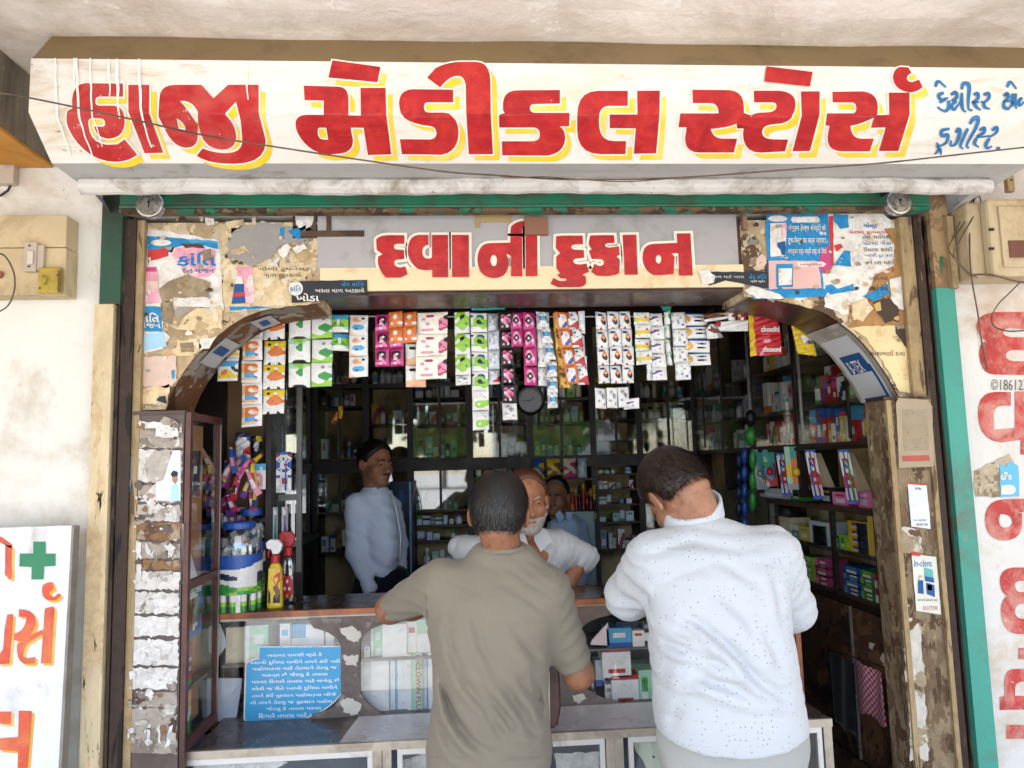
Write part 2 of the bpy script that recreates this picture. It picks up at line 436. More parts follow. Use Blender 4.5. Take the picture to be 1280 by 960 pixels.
mb.add([(SXR, S_LOW, zL), (XE1, S_LIP, zE), (XE1, WY, zLb), (SXR, WY, zL)], [(0, 1, 2, 3)]); mb.build('soffit_end', grey_soffit, sign)

nB = Vector((0, -(zS-zL), (S_LOW-S_FACE)*-1)).normalized()
def on_sign(eps):
    def f(x, y):
        p = P(x, y, S_FACE)
        if p.z >= zS - 2e-4: return p + Vector((0, -eps, 0))
        return onplane(x, y, (0, S_FACE, zS), nB) + nB*eps
    return f
SEAM = (project((-3, S_FACE, zS)), project((3.2, S_FACE, zS)))
L1 = (60, 70, .25); L2 = (360, 60, 1/6); L3 = (490, 60, .1875); L4 = (700, 80, .203125); L5 = (910, 70, .203125)
letters = [
 (L1, ["378,142 378,207 262,207 240,207~ 240,230 240,252~ 262,252 330,252 390,255~ 385,330 382,405~ 305,410 245,405~ 233,348 275,350 290,348~ 288,328 285,308~ 262,308 230,306 200,305~ 203,335 210,435~ 300,440 350,438 385,413 448,490 400,525~ 340,525 230,525~ 150,430 90,355~ 95,300 97,270~ 125,268 115,145~ 190,140"]),
 (L1, ["405,148 510,148 508,285 578,480 485,482 405,282"]),
 (L1, ["640,148 770,148 830,215 903,148 1055,148 1055,285 1090,420 1090,535~ 930,535 800,535~ 745,495 775,458 830,482~ 890,482 985,482~ 972,400 965,320 942,232 888,290 940,340~ 942,400 940,465~ 870,465 770,460~ 755,340 750,300 753,285 725,222~ 662,228 690,260 750,340 750,395 750,455~ 690,455 630,450~ 590,370 555,300 560,220 560,148~", "!645,308 690,330~ 690,368 655,360"]),
 (L2, ["335,98 695,148 672,262 305,227"]),
 (L2, ["120,288 380,296 455,300~ 455,390 455,500 548,502 545,305 733,305 738,500 775,792 600,797 568,592 470,592 487,680 495,770~ 400,785 310,792 200,790~ 120,700 55,620~ 58,560 60,495~ 150,495 270,497 270,400 127,397", "!235,592 288,592 303,682 275,682 222,680~ 225,630 222,592~"]),
 (L3, ["408,283 408,367 240,367 213,367~ 213,400 213,435~ 250,435 345,435 443,440~ 443,560 443,660~ 370,695 330,707 250,705 67,703 53,603 255,605 297,600~ 297,560 290,515~ 250,515 110,500~ 60,440 48,400~ 48,370 50,283~ 140,280"]),
 (L3, ["235,203 290,140 370,98~ 460,98 560,98 655,98~ 655,230 658,440 672,703 512,703 495,440 492,250 480,190~ 440,190 380,190~ 322,268"]),
 (L3, ["1118,285 1118,375 945,378 918,380~ 918,407 920,437~ 955,437 1183,437 1180,517 1115,517 1155,540~ 1153,600 1150,690~ 1040,712 735,710 732,617 930,617 988,615~ 985,575 985,525~ 940,525 715,525 713,447 752,440 740,420 740,370 745,287~ 840,287"]),
 (L4, ["415,170 415,262 300,262 240,262~ 238,340 232,470~ 330,470 405,470 402,550 250,550 105,550~ 105,400 105,320 105,172~ 230,170"]),
 (L4, ["472,170 612,168 610,310 590,545 453,548 465,392 305,390 303,315 475,315"]),
 (L4, ["812,163 1040,165 1128,172~ 1128,270 1128,305 1170,320 1170,392 1088,392 1085,360 1050,385~ 925,395 940,455~ 1000,455 1088,455 1068,540 850,540 765,535~ 768,450 778,385 728,385 738,308 973,308 973,245~ 920,245 815,245"]),
 (L5, ["155,218 310,218 412,225~ 412,300 410,415~ 280,415 205,420~ 207,465 207,508~ 280,508 368,510 348,582 200,590 90,590~ 90,470 95,440 55,440 55,385 135,378 150,352~ 220,352 295,352~ 295,315 295,290~ 270,290 158,290"]),
 (L5, ["445,222 560,222 560,360 502,580 395,582 450,370"]),
 (L5, ["232,68 517,103 500,192 220,162"]),
 (L5, ["638,225 820,222 917,228~ 917,320 915,360 895,375 800,420~ 750,425 755,505~ 820,505 895,503 870,582 700,582 605,582~ 610,490 622,425 597,423 605,357 765,357 785,355~ 785,325 783,290~ 760,290 640,290"]),
 (L5, ["985,230 1112,230 1112,365 1045,580 925,580 968,435 877,437 895,370 988,365"]),
 (L5, ["1105,75 1125,110 1095,120~ 1095,145 1100,165~ 1130,165 1170,150 1192,195 1160,228~ 1110,228 1020,215~ 1010,140 1015,75~ 1060,72"]),
]
for i, (xf, sh) in enumerate(letters):
    outs = [parse(s, *xf) for s in sh if s[0] != '!']; hs = [parse(s, *xf) for s in sh if s[0] == '!']
    ls = [[(x+8.2, y+8.2) for x, y in L] for L in outs]; lh = [[(x+6, y+8) for x, y in L] for L in hs]
    l = paint('letter', outs, hs, on_sign(.0045), red_worn if i < 3 else red, sign, SEAM)
    if sh[0].startswith('232,68'): continue
    paint('letter_shadow', ls, [], on_sign(.0015), yellow, l, SEAM)
    paint('letter_outline', [expand(L, 2.1) for L in outs], [expand(L, -1.6) for L in hs], on_sign(.003), cream, l, SEAM)
# brush written blue words at the right end
def stroke(pts, wd, name, fmap, mat, parent, seam=None):
    """brush stroke along a smooth path in pixels"""
    out = []
    n = len(pts)
    for i in range(n-1):
        p0 = pts[max(i-1, 0)]; p1 = pts[i]; p2 = pts[i+1]; p3 = pts[min(i+2, n-1)]
        for t in (0, .25, .5, .75):
            f = lambda a, b, c, d: .5*(2*b+(c-a)*t+(2*a-5*b+4*c-d)*t*t+(3*b-a-3*c+d)*t**3)
            out.append((f(p0[0], p1[0], p2[0], p3[0]), f(p0[1], p1[1], p2[1], p3[1])))
    out.append(pts[-1]); m_ = len(out); Lp, Rp = [], []
    for i, (x, y) in enumerate(out):
        a = out[max(i-1, 0)]; b = out[min(i+1, m_-1)]; dx, dy = b[0]-a[0], b[1]-a[1]; d = math.hypot(dx, dy) or 1
        u = i/(m_-1); ww = wd*(.55+.45*math.sin(math.pi*min(1, u*1.15+.1)))/2
        Lp.append((x-dy/d*ww, y+dx/d*ww)); Rp.append((x+dy/d*ww, y-dx/d*ww))
    mb = MB(); mb.add([fmap(*p) for p in Lp]+[fmap(*p) for p in Rp], [(i, i+1, m_+i+1, m_+i) for i in range(m_-1)])
    return mb.build(name, mat, parent)
BX = lambda pts: [(1150+x*130/960, 80+y*130/960) for x, y in pts]
for w_, pts in [(34, [(140,215),(150,175),(180,170),(235,220)]), (36, [(215,270),(170,290),(185,330),(235,320)]), (32, [(175,360),(255,315)]), (36, [(255,340),(262,400),(225,440),(155,400)]),
  (36, [(280,290),(320,265),(335,310),(290,345),(335,345)]), (32, [(330,350),(285,390),(310,425),(340,390),(375,340)]), (34, [(382,270),(380,350),(392,425),(420,445)]),
  (38, [(380,240),(395,185),(440,190),(450,240),(440,340),(445,420),(480,430)]), (34, [(490,290),(525,275),(530,320),(480,360),(540,355)]), (34, [(485,350),(515,400),(555,430)]), (34, [(580,290),(625,275),(630,320),(580,360),(560,345)]), (34, [(585,360),(590,400),(640,420)]),
  (32, [(800,220),(815,180),(840,175),(885,235)]), (34, [(765,300),(800,275),(805,320),(770,350),(830,345)]), (34, [(770,345),(770,400),(815,415),(850,350)]), (32, [(850,275),(845,350),(850,400)]), (30, [(880,275),(870,350),(885,420)]), (34, [(940,315),(905,350),(915,390),(960,350)]),
  (34, [(270,595),(200,610),(200,660),(255,650),(240,720),(180,750),(150,720)]), (30, [(150,750),(185,790),(190,835)]), (28, [(180,780),(135,830)]),
  (34, [(325,630),(355,595),(365,630),(330,730),(280,750),(285,700)]), (32, [(440,590),(410,650),(370,750),(395,780)]), (38, [(455,550),(490,505),(530,500),(520,570),(430,740),(450,770)]),
  (32, [(545,610),(590,585),(585,630),(520,670),(640,660)]), (32, [(520,680),(500,730),(540,765)]), (34, [(660,610),(705,580),(700,630),(640,670)]), (34, [(640,680),(605,740),(620,775),(660,755)]), (36, [(705,785),(735,765)])]:
    stroke(BX(pts), w_*130/960, 'brush_letter', on_sign(.003), blue_paint, sign)
drip = M('white_drip', 'efece6', .5, var=.02, world=True)
for x, ya, yb in [(70, 74, 150), (94, 74, 110), (97, 74, 150), (114, 74, 140), (137, 75, 118), (147, 75, 142), (175, 75, 130), (309, 78, 120)]:
    r_ = random.Random(x); pts = [(x, ya)]; y = ya
    while y < yb+ (42 if x in (97, 114, 175, 70) else 0):
        y += 12; k = max(0, y-143)*.30; pts.append((x+k+r_.uniform(-.8, .8)+(y-ya)*.03, y))
    stroke(pts, r_.uniform(2.2, 4.5), 'paint_drip', on_sign(.006), drip, sign)
# cables drooping in front of the sign
cable = M('old_cable', '6a5646', .8, var=.3, vs=30, dirt='3a2e26', bump=.3)
def cabl(pts, r_, label, name='cable'):
    Q = [P(x, y, Y) for x, y, Y in pts]
    out = []
    for i in range(len(Q)-1):
        p0, p1, p2, p3 = Q[max(i-1, 0)], Q[i], Q[i+1], Q[min(i+2, len(Q)-1)]
        for k in range(5):
            t = k/5; out.append(.5*(2*p1+(p2-p0)*t+(2*p0-5*p1+4*p2-p3)*t*t+(3*p1-p0-3*p2+p3)*t**3))
    out.append(Q[-1]); mb = MB(); mb.tube(out, r_, n=6)
    return tag(mb.build(name, cable, None, smooth=True), label, name)
cabl([(-30, 113, 1.93), (30, 121, 1.93), (160, 148, 1.93), (260, 170, 1.95), (380, 189, 1.98), (480, 204, 2.03), (560, 215, 2.06), (620, 219, 2.08), (700, 224, 2.12), (800, 224, 2.12), (880, 220, 2.1), (1000, 211, 2.06), (1100, 204, 2.02), (1200, 193, 2.0), (1300, 182, 1.98)], .0024, 'thin brown cable sagging across the front of the big signboard')
cabl([(620, 219, 2.075), (640, 222, 2.08), (680, 221, 2.1), (720, 224, 2.115), (780, 227, 2.1), (840, 223, 2.09)], .0015, 'frayed bit of string tied under the sagging cable', 'string')
# ================================================================== SHOP FRONT
green = M('green_paint', '1f7a5c', .5, var=.12, vs=4, dirt='4b4232', da=.32, ds=5, world=True, fleck='6d4a34', fa=.0, bump=.15)
dkgreen = M('dark_green_paint', '234a38', .6, var=.2, vs=4, dirt='2a261e', da=.35, ds=5, world=True, fleck='7b5a42', fa=-.05, bump=.2)
teal = M('teal_paint', '3c9281', .5, var=.1, vs=4, dirt='5c6a58', da=.22, ds=4, world=True, fleck='9a6a64', fa=.02, bump=.2)
beige_post = PEEL('beige_post_paint', 'c2aa84', [('d2c09c', (9, 9, 3), .50, 7), ('9a8058', (16, 16, 4), .60, 1), ('4a3c30', (26, 26, 6), .63, 4), ('241c18', (34, 34, 9), .66, 9)], bump=.3)
rail_tan = PEEL('tan_rail_paint', '9a8461', [('a8926c', (30, 30, 5), .52, 8), ('6a5540', (34, 34, 6), .60, 2), ('3c3028', (40, 40, 8), .64, 5)], bump=.3)
rail_dark = PEEL('dark_rail_steel', '3a2c24', [('5c4638', (14, 14, 3), .56, 2), ('1c1613', (12, 12, 3), .56, 5), ('8d7a68', (20, 20, 3), .67, 8)], bump=.3, rough=.6)
black = M('black_slot', '14110f', .8, var=.3, world=True)
def vbox(mb, pxl, pxr, y, pyt, pyb, Yf, Yb, mat=None, zb=None, zt=None):
    mb.box(xat(pxl, Yf, y), xat(pxr, Yf, y), Yf, Yb, zb if zb is not None else zat(pyb, Yf, (pxl+pxr)/2), zt if zt is not None else zat(pyt, Yf, (pxl+pxr)/2), mat)
# lintel beam with rust along its lower edge
Z270 = zat(268, 2.394, 640); Z238 = zat(226, 2.36, 640)
lint = thing('lintel_beam', 'green painted steel lintel with rusty lower edge just under the big sign', 'lintel', (.25, 2.34, Z270))
xa, xb_ = xat(146, 2.34, 255), xat(1167, 2.34, 255)
mb = MB(); mb.box(xa, xb_, 2.36, 2.396, Z270+.012, Z238); mb.build('beam', green, lint)
rusty = PEEL('rusty_edge', '6b5a44', [('4b3a2c', 18, .5, 2), ('2d7a5c', 9, .56, 4), ('8f7a5c', 30, .6, 6)], bump=.3)
mb = MB(); mb.box(xa, xb_, 2.356, 2.396, Z270-.002, Z270+.010); mb.build('lower_edge', rusty, lint)
mb = MB(); mb.tube([(xa, 2.359, Z270+.017), (xb_, 2.359, Z270+.017)], .005, n=6); mb.build('bead', green, lint)
# left: post and shutter channel
zt = zat(232, 2.40, 130)
pl = thing('door_post', 'beige left door post with dark green peeling top beside the shutter channel', 'post', (xat(118, 2.40), 2.40, 0))
zs_ = zat(380, 2.40, 120)
mb = MB(); vbox(mb, 120.5, 147, 480, 0, 0, 2.40, 2.62, zb=zs_, zt=zt); mb.build('green_top', dkgreen, pl)
mb = MB(); vbox(mb, 115, 139, 480, 0, 0, 2.398, 2.62, zb=0, zt=zs_-.001); mb.build('beige_base', beige_post, pl)
ch = thing('shutter_channel', 'dark steel shutter channel on the left of the shop opening', 'shutter rail', (xat(150, 2.42), 2.42, 0))
mb = MB(); vbox(mb, 138, 150, 500, 0, 0, 2.44, 2.62, zb=0, zt=Z270-.004); mb.build('slot', black, ch)
mb = MB(); vbox(mb, 149, 164, 500, 0, 0, 2.415, 2.5, zb=0, zt=Z270-.004); mb.build('dark_rail', rail_dark, ch)
mb = MB(); vbox(mb, 143.5, 147, 500, 0, 0, 2.41, 2.5, zb=0, zt=Z270-.004); mb.build('thin_rail', rail_dark, ch)
mb = MB(); vbox(mb, 162.5, 175, 500, 0, 0, 2.425, 2.5, zb=0, zt=Z270-.004); mb.build('tan_rail', rail_tan, ch)
# right: rail, channel, teal post
ch = thing('shutter_channel', 'dark steel shutter channel on the right of the shop opening', 'shutter rail', (xat(1165, 2.42), 2.42, 0))
mb = MB(); vbox(mb, 1143, 1163, 500, 0, 0, 2.425, 2.5, zb=0, zt=Z270-.004); mb.build('tan_rail', rail_tan, ch)
mb = MB(); vbox(mb, 1161, 1171, 500, 0, 0, 2.415, 2.5, zb=0, zt=Z270-.004); mb.build('dark_rail', rail_dark, ch)
mb = MB(); vbox(mb, 1170, 1184, 500, 0, 0, 2.45, 2.62, zb=0, zt=Z270-.004); mb.build('slot', black, ch)
mb = MB(); vbox(mb, 1174.5, 1177, 500, 0, 0, 2.42, 2.5, zb=0, zt=Z270-.004); mb.build('thin_rail', rail_dark, ch)
pr = thing('door_post', 'teal painted right door post with rust spots beside the whitewashed wall', 'post', (xat(1195, 2.40), 2.40, 0))
zs2 = zat(360, 2.40, 1180)
mb = MB(); vbox(mb, 1182.5, 1206, 500, 0, 0, 2.395, 2.62, zb=0, zt=zs2-.001); mb.build('teal_base', teal, pr)
brn = PEEL('brown_post_paint', '86694c', [('a48a66', 4, .52, 1), ('3f6a55', (8, 8, 3), .60, 4), ('5c4a38', 9, .6, 7)])
mb = MB(); vbox(mb, 1182.5, 1206, 500, 0, 0, 2.40, 2.62, zb=zs2, zt=zt-.01); mb.build('brown_top', brn, pr)

# padlocks hanging on rings of the lintel
steel = M('lock_steel', 'b9b7b3', .28, .85, var=.1, vs=30, dirt='6d5e50', da=.25, ds=30)
dksteel = M('hasp_steel', '3a302a', .6, .4, var=.3)
def padlock(px, py, rpx, label, Y=2.28, face=0):
    c = P(px, py, Y); r_ = rpx/924*Y*1.0
    t = thing('padlock', label, 'padlock', (c.x, c.y, c.z-r_), 'round padlocks on the lintel')
    mb = MB(); mb.lathe([(r_*.9, -.014), (r_*.98, -.011), (r_, -.004), (r_, .009), (r_*.95, .013), (r_*.86, .014)], c, 32, ax='y'); mb.build('body', steel, t, smooth=False)
    mb = MB(); mb.tube([c+Vector((math.cos(a)*r_*.34, -.002+.01*math.sin(a), r_*.75+math.sin(a)*r_*.75)) for a in [math.pi*k/8 for k in range(9)]], .0055, n=8); mb.build('shackle', dksteel, t, smooth=True)
    mb = MB(); mb.box(c.x-.0022, c.x+.0022, c.y-.0162, c.y-.015, c.z-.012, c.z+.006); mb.lathe([(.0045, 0), (.0045, .001)], c+Vector((0, -.0162+.0005, .006)), 10, ax='y'); mb.build('keyhole', black, t)
    mb = MB(); mb.lathe([(r_*.5, .0005), (r_*.5, .0015)], c+Vector((0, -.0145, r_*.05)), 24, ax='y'); mb.build('stamped_disc', steel, t)
    mb = MB(); mb.tube([c+Vector((-.004, .02, r_*1.35)), c+Vector((-.004, .1, r_*1.4))], .008, n=8); mb.box(c.x-.02, c.x+.03, c.y+.085, c.y+.092, c.z+r_*.9, c.z+r_*1.9); mb.build('hasp', dksteel, t)
padlock(188.5, 257, 17, 'round steel padlock hanging at the left end of the green lintel')
padlock(1122, 254, 17, 'round steel padlock hanging at the right end of the green lintel')

# ------------------------------------------------------------------ arch board
AY, AB = 2.45, 2.67
front = [(207,512),(211,500),(218,484),(228,467),(241,449),(255,434),(270,421),(288,407),(306,396),(328,388),(352,383),(396,379),(400,362),(930,362),(936,371),(957,374),(978,377),(998,381),(1030,391),(1048,402),(1065,415),(1080,430),(1093,446),(1108,468),(1120,489),(1124,496)]
arch_paint = PEEL('arch_board_old_paper', '5a4636', [('b8a07c', 5, .44, 1.2), ('d8c49e', 9, .50, 3.7), ('c4b498', 14, .57, 6.1), ('8c8478', 16, .62, 9.3), ('5b4a3c', 13, .64, 12.4), ('dcd4c6', 20, .68, 15.5)], bump=.6, grain=.35)
arch_brown = PEEL('arch_board_brown', '4a382c', [('5c483a', 6, .5, 1.2), ('857b70', 7, .58, 3.7), ('cbbda8', 9, .66, 6.1)])
arch = thing('arch_board', 'plywood arch board over the shop opening, layered with torn paper', 'board', (.25, AY, zat(512, AY)))
zt0 = Z270-.005; XA0, XA1 = xat(172, AY, 400), xat(1146, AY, 400)
def poly_board(pts, mat, name, Y=AY, Yb=AB):
    A = [(P(x, y, Y).x, P(x, y, Y).z) for x, y in pts]; mb = MB(); mb.prism(A, Y, Yb); return mb.build(name, mat, arch)
lf = [(x, y) for x, y in front if x <= 400 and y >= 379]; rg = [(x, y) for x, y in front if x >= 936]
zF = zat(362, AY)
def pw(pts): return [(P(x, y, AY).x, P(x, y, AY).z) for x, y in pts]
L_ = pw(lf); R_ = pw(rg); ZL = L_[0][1]
xm0, xm1 = xat(400, AY, 370), xat(930, AY, 370)
mb = MB(); mb.prism([(XA0, zt0), (XA0, ZL)]+L_+[(xm0, L_[-1][1]), (xm0, zt0)], AY, AB); mb.build('left_panel', arch_paint, arch)
ZR = R_[-1][1]
mb = MB(); mb.prism([(XA1, zt0), (xm1, zt0), (xm1, R_[0][1])]+R_+[(XA1, ZR)], AY, AB); mb.build('right_panel', arch_paint, arch)
mb = MB(); mb.box(xm0+.0005, xm1-.0005, AY+.003, AB-.004, zF, zt0-.001); mb.build('middle_panel', arch_brown, arch)
lam = M('dark_laminate', '4b342b', .35, var=.15, vs=6, dirt='2d1d17', da=.3, world=True)
mb = MB(); mb.box(xm0-.03, xm1+.02, AY+.01, AB+.02, zF-.012, zF-.001); mb.build('header_soffit', lam, arch)
# curved soffit liners
def liner(pts, mat, name, t=.004):
    mb = MB(); n = len(pts); vs = []
    for i, (x, z) in enumerate(pts):
        a = pts[max(i-1, 0)]; b = pts[min(i+1, n-1)]; d = Vector((b[0]-a[0], 0, b[1]-a[1])).normalized(); nn = Vector((d.z, 0, -d.x))
        q = Vector((x, 0, z))+nn*t; vs += [(q.x, AY-.003, q.z), (q.x, AB+.015, q.z)]
    mb.add(vs, [(2*i, 2*i+1, 2*i+3, 2*i+2) for i in range(n-1)]); return mb.build(name, mat, arch)
soff_l = PEEL('soffit_torn_brown', '6e4a30', [('8b8378', 6, .50, 1.5), ('a39a8e', 9, .58, 4.2), ('4c3021', 8, .6, 7), ('c9bca6', 14, .66, 9)])
liner(L_, soff_l, 'soffit_liner'); liner(R_, lam, 'soffit_liner')
soff_r = PEEL('soffit_grey_paper', '9a958c', [('b4b0a8', 6, .50, 1.5), ('83796c', 9, .62, 4.2), ('4c3021', 10, .68, 7), ('3d7fb0', 11, .70, 9)])
liner(R_[5:], soff_r, 'soffit_paper', .007)
# ply layers left by torn-off laminate around the header
greyp = M('grey_laminate', 'a9a5a4', .5, var=.05, vs=3, dirt='8c8680', da=.2, world=True)
creamp = M('cream_paint_band', 'e3cda6', .7, var=.06, vs=4, dirt='c7a877', da=.15, ds=8, world=True, fleck='8f7450', fa=-.12)
hs_ = thing('lettered_board', 'grey and cream board with red Gujarati lettering above the arch', 'sign board', (.25, AY-.006, zF))
def rect(name, a, b, c, d, Y, mat, parent, t=.003):
    x0, x1 = xat(a, Y, (b+d)/2), xat(c, Y, (b+d)/2); mb = MB(); mb.box(x0, x1, Y, Y+t, zat(d, Y, 640), zat(b, Y, 640)); return mb.build(name, mat, parent)
rect('grey_sheet', 397, 268, 922, 337, AY-.008, greyp, hs_, .01)
rect('cream_sheet', 400, 333, 930, 361.5, AY-.011, creamp, hs_, .013)
rect('brown_strip', 366, 268, 395, 296, AY-.004, arch_brown, hs_)
rect('wood_strip', 376, 287, 455, 294, AY-.014, arch_brown, hs_, .006)
rect('wood_upright', 408, 268, 414, 291, AY-.012, arch_brown, hs_, .004)
kraft = M('kraft_tape', 'a98f62', .7, world=True)
rect('tape_strip', 594, 270, 640, 278, AY-.011, kraft, hs_, .002); rect('tape_strip', 594, 275, 600, 284, AY-.0115, kraft, hs_, .002)
K1 = (460, 270, 220/1280); K2 = (680, 270, 220/1280)
hl = [
 (K1, ["265,142 265,205 215,205 190,207~ 190,225 190,247~ 220,247 262,250 265,315 215,320 190,320~ 192,348 195,372~ 235,377 272,368 288,425 240,450 190,452~ 130,450 75,390~ 72,330 75,298 107,280 65,250 60,210~ 62,170 90,142~ 150,142"]),
 (K1, ["440,140 440,212 395,220~ 395,262 398,312~ 435,312 452,312 465,305 465,140 583,140 583,448 468,448 468,392 440,397 400,397~ 360,385 290,330~ 290,255 292,145~ 370,140"]),
 (K1, ["610,140 733,140 735,446 612,446"]),
 (K1, ["1035,148 1120,148 1122,441 1040,441 1040,300 1030,280~ 1005,280 1022,310~ 1022,345 1020,452~ 915,455 800,450~ 795,320 800,205~ 880,200 1035,196", "!912,286 938,290~ 938,325 935,368~ 915,368 892,360~ 890,325 893,290~"]),
 (K1, ["1035,128 1040,80 1075,40~ 1137,38 1137,70 1120,85 1118,132"]),
 (K1, ["1143,100 1230,133 1232,440 1147,441"]),
 (K2, ["280,145 282,208 225,210 198,212~ 198,230 200,248~ 235,248 288,250 292,305 240,312 212,312~ 212,332 215,355~ 260,355 308,348 326,408 275,430 300,440 305,460~ 305,490 290,520~ 240,520 100,520 48,495 68,452 110,475 165,478~ 165,465 165,455~ 120,455 95,430 118,420 88,380 88,340~ 88,300 115,272 85,235 85,200~ 88,150 130,145~ 170,145"]),
 (K2, ["508,142 512,198 465,200 442,205~ 442,215 445,232~ 480,232 543,222 550,285 525,295 550,320 550,350~ 545,420 500,440~ 440,440 380,435 343,408 365,350 400,365 435,365~ 435,340 430,315~ 400,315 345,315 325,255 345,245 325,210 325,190~ 335,145 380,142~ 430,142"]),
 (K2, ["570,140 670,138 680,428 585,430"]),
 (K2, ["962,130 1063,128 1080,435 980,435 975,275 925,272 948,300 945,350~ 940,425 900,428~ 850,432 800,432 715,400~ 715,300 715,205~ 800,205 968,198", "!830,286 852,290~ 852,318 848,348~ 832,348 812,345~ 810,318 812,290~"]),
]
o_k = M('board_letter_cream', 'e9e2cf', .6, var=.02, world=True)
for xf, sh in hl:
    outs = [parse(s, *xf) for s in sh if s[0] != '!']; hs = [parse(s, *xf) for s in sh if s[0] == '!']
    l = paint('letter', outs, hs, flat(AY-.011, .004), red, hs_)
    ol = [expand(L, 3.4) for L in outs]
    paint('letter_outline', [[(x, min(y, 336)) for x, y in L] for L in ol], [], flat(AY-.011, .002), o_k, l)
rect('wood_block', 656, 271, 685, 293, AY-.03, M('wood_block', '8a5f4a', .7, world=True), hs_, .02)
rect('wood_peg', 929, 267, 934, 288, AY-.03, M('wood_peg', '8a6a52', .7, world=True), hs_, .02)

# ------------------------------------------------------------------ torn posters on the arch board
paper_w = PEEL('paper_white', 'dad5cc', [('c9b89c', 11, .60, 2), ('e8e4de', 20, .56, 8), ('a39480', 30, .67, 5)], bump=.35, grain=.15)
paper_c = PEEL('paper_cream', 'd3bd95', [('bfa67e', 11, .56, 2), ('e0d2b4', 18, .57, 8), ('94785a', 28, .66, 5), ('cbc6bc', 22, .66, 11)], bump=.35, grain=.2)
paper_k = PEEL('paper_kraft', '8d7b62', [('a39276', 14, .54, 2), ('6a5a46', 22, .60, 5), ('c4b8a2', 26, .68, 8)], bump=.4)
paper_o = PEEL('paper_orange_brown', 'a37a4e', [('bd9a6c', 12, .56, 2), ('7d5836', 20, .60, 5), ('d4c6ac', 24, .66, 8)], bump=.4)
pr_blue = PEEL('print_blue', '2a84b8', [('4a9cc6', 9, .58, 4), ('d2d4d2', 26, .645, 1), ('b8a88c', 30, .68, 7)], bump=.2, grain=.08)
pr_dblue = M('print_dark_blue', '1c4f8a', .7, var=.1, world=True)
pr_pink = PEEL('print_pink', 'dc9cac', [('e8c4c4', 10, .55, 4), ('dcd4cc', 24, .60, 1), ('b8a084', 30, .66, 7)], bump=.2, grain=.1)
pr_mag = M('print_magenta', 'c2407a', .7, var=.1, world=True)
pr_text = M('print_blue_text', '1f6fae', .7, world=True)
pr_black = M('print_black', '22252b', .6, var=.1, world=True)
pr_red = M('print_red', 'c4322e', .6, var=.1, world=True)
pr_brown = M('bare_brown', '4a382c', .8, var=.3, world=True)
pr_faded = M('print_faded', 'cdb4a4', .8, var=.2, vs=10, world=True, fleck='b86a5a', fa=.05)
def sheet(name, pts, mat, parent, Y, e, seed=0, tear=1.2, step=6):
    L = wobble([tuple(p) for p in pts], tear, seed, step) if tear else [tuple(p) for p in pts]
    return paint(name, [L], [], flat(Y, e), mat, parent)
A6 = lambda s: [(160+x*.2708, 260+y*.2708) for x, y in s]
A7 = lambda s: [(930+x*.2709, 255+y*.2708) for x, y in s]
def poster(name, label, ptsbase, mat, e=.002, seed=1, tear=1.2, cat='poster'):
    p = P(*ptsbase[0], AY); t = thing(name, label, cat, (p.x, AY, p.z)); sheet('paper', ptsbase, mat, t, AY, e, seed, tear); return t
# many small torn flakes of older layers
rf = random.Random(77)
flake_m = [paper_c, paper_w, paper_k, pr_brown, pr_faded, paper_o, M('paper_grey', '9a948a', .85, var=.15, world=True, bump=.3), M('paper_tan', 'c4a478', .85, var=.12, world=True, bump=.3)]
for side, (xa_, xb2, ya_, yb2) in enumerate([(178, 395, 272, 505), (940, 1142, 272, 480)]):
    mb = MB()
    for k in range(260):
        x, y = rf.uniform(xa_, xb2), rf.uniform(ya_, yb2)
        lim = 207+(512-y)*.33+max(0, 430-y)*1.0 if side == 0 else 1120-(500-y)*.30-max(0, 430-y)*1.2
        if (side == 0 and x > lim-12 and y > 380) or (side == 1 and x < lim+14 and y > 372): continue
        r_ = rf.choice([2, 3, 4, 5, 7, 11]); n_ = rf.randint(6, 10); e_ = rf.uniform(.0012, .0019) if k % 5 else rf.uniform(.0092, .0105)
        if k % 5 == 0: r_ = min(r_, 3.2)
        st_ = rf.uniform(.5, 1.8); pts = [(x+r_*st_*rf.uniform(.5, 1.2)*math.cos(2*math.pi*j/n_), y+r_*rf.uniform(.5, 1.2)*math.sin(2*math.pi*j/n_)) for j in range(n_)]
        c_ = P(x, y, AY)+Vector((0, -e_, 0)); mt_ = rf.choice(flake_m)
        mb.add([c_]+[P(a, b, AY)+Vector((0, -e_+.0006*(j % 2), 0)) for j, (a, b) in enumerate(pts)], [(0, j+1, (j+1) % n_+1) for j in range(n_)], mt_)
    mb.build('paper_flakes', None, arch, kind='stuff')
# 1 left poster
t = poster('torn_poster', 'torn tooth powder poster with blue top band and pink panel, left of the arch', A6([(75,100),(190,110),(420,150),(440,470),(300,455),(150,455),(45,460),(68,170)]), paper_w, seed=2)
sheet('blue_band', A6([(92,130),(415,155),(418,190),(300,165),(215,185),(205,205),(130,195),(110,210),(92,270)]), pr_blue, t, AY, .0035, 3, .6)
sheet('pink_panel', A6([(190,190),(300,180),(402,195),(405,290),(370,320),(330,325),(260,300),(215,235)]), pr_pink, t, AY, .0035, 4, .8)
sheet('oval', [(160+155*.2708+13*math.cos(a), 260+162*.2708+4*math.sin(a)) for a in [k*math.pi/8 for k in range(16)]], paper_w, t, AY, .005, 0, 0)
text_px('lettering', 'કાંિત', 160+228*.2708, 260+205*.2708, 160+408*.2708, 260+270*.2708, AY, pr_text, t, .025, .0055)
text_px('lettering', 'દંત મંજન', 160+255*.2708, 260+275*.2708, 160+400*.2708, 260+302*.2708, AY, pr_text, t, .01, .0055)
sheet('red_label', A6([(92,195),(185,185),(187,225),(95,250)]), pr_red, t, AY, .004, 5, .5)
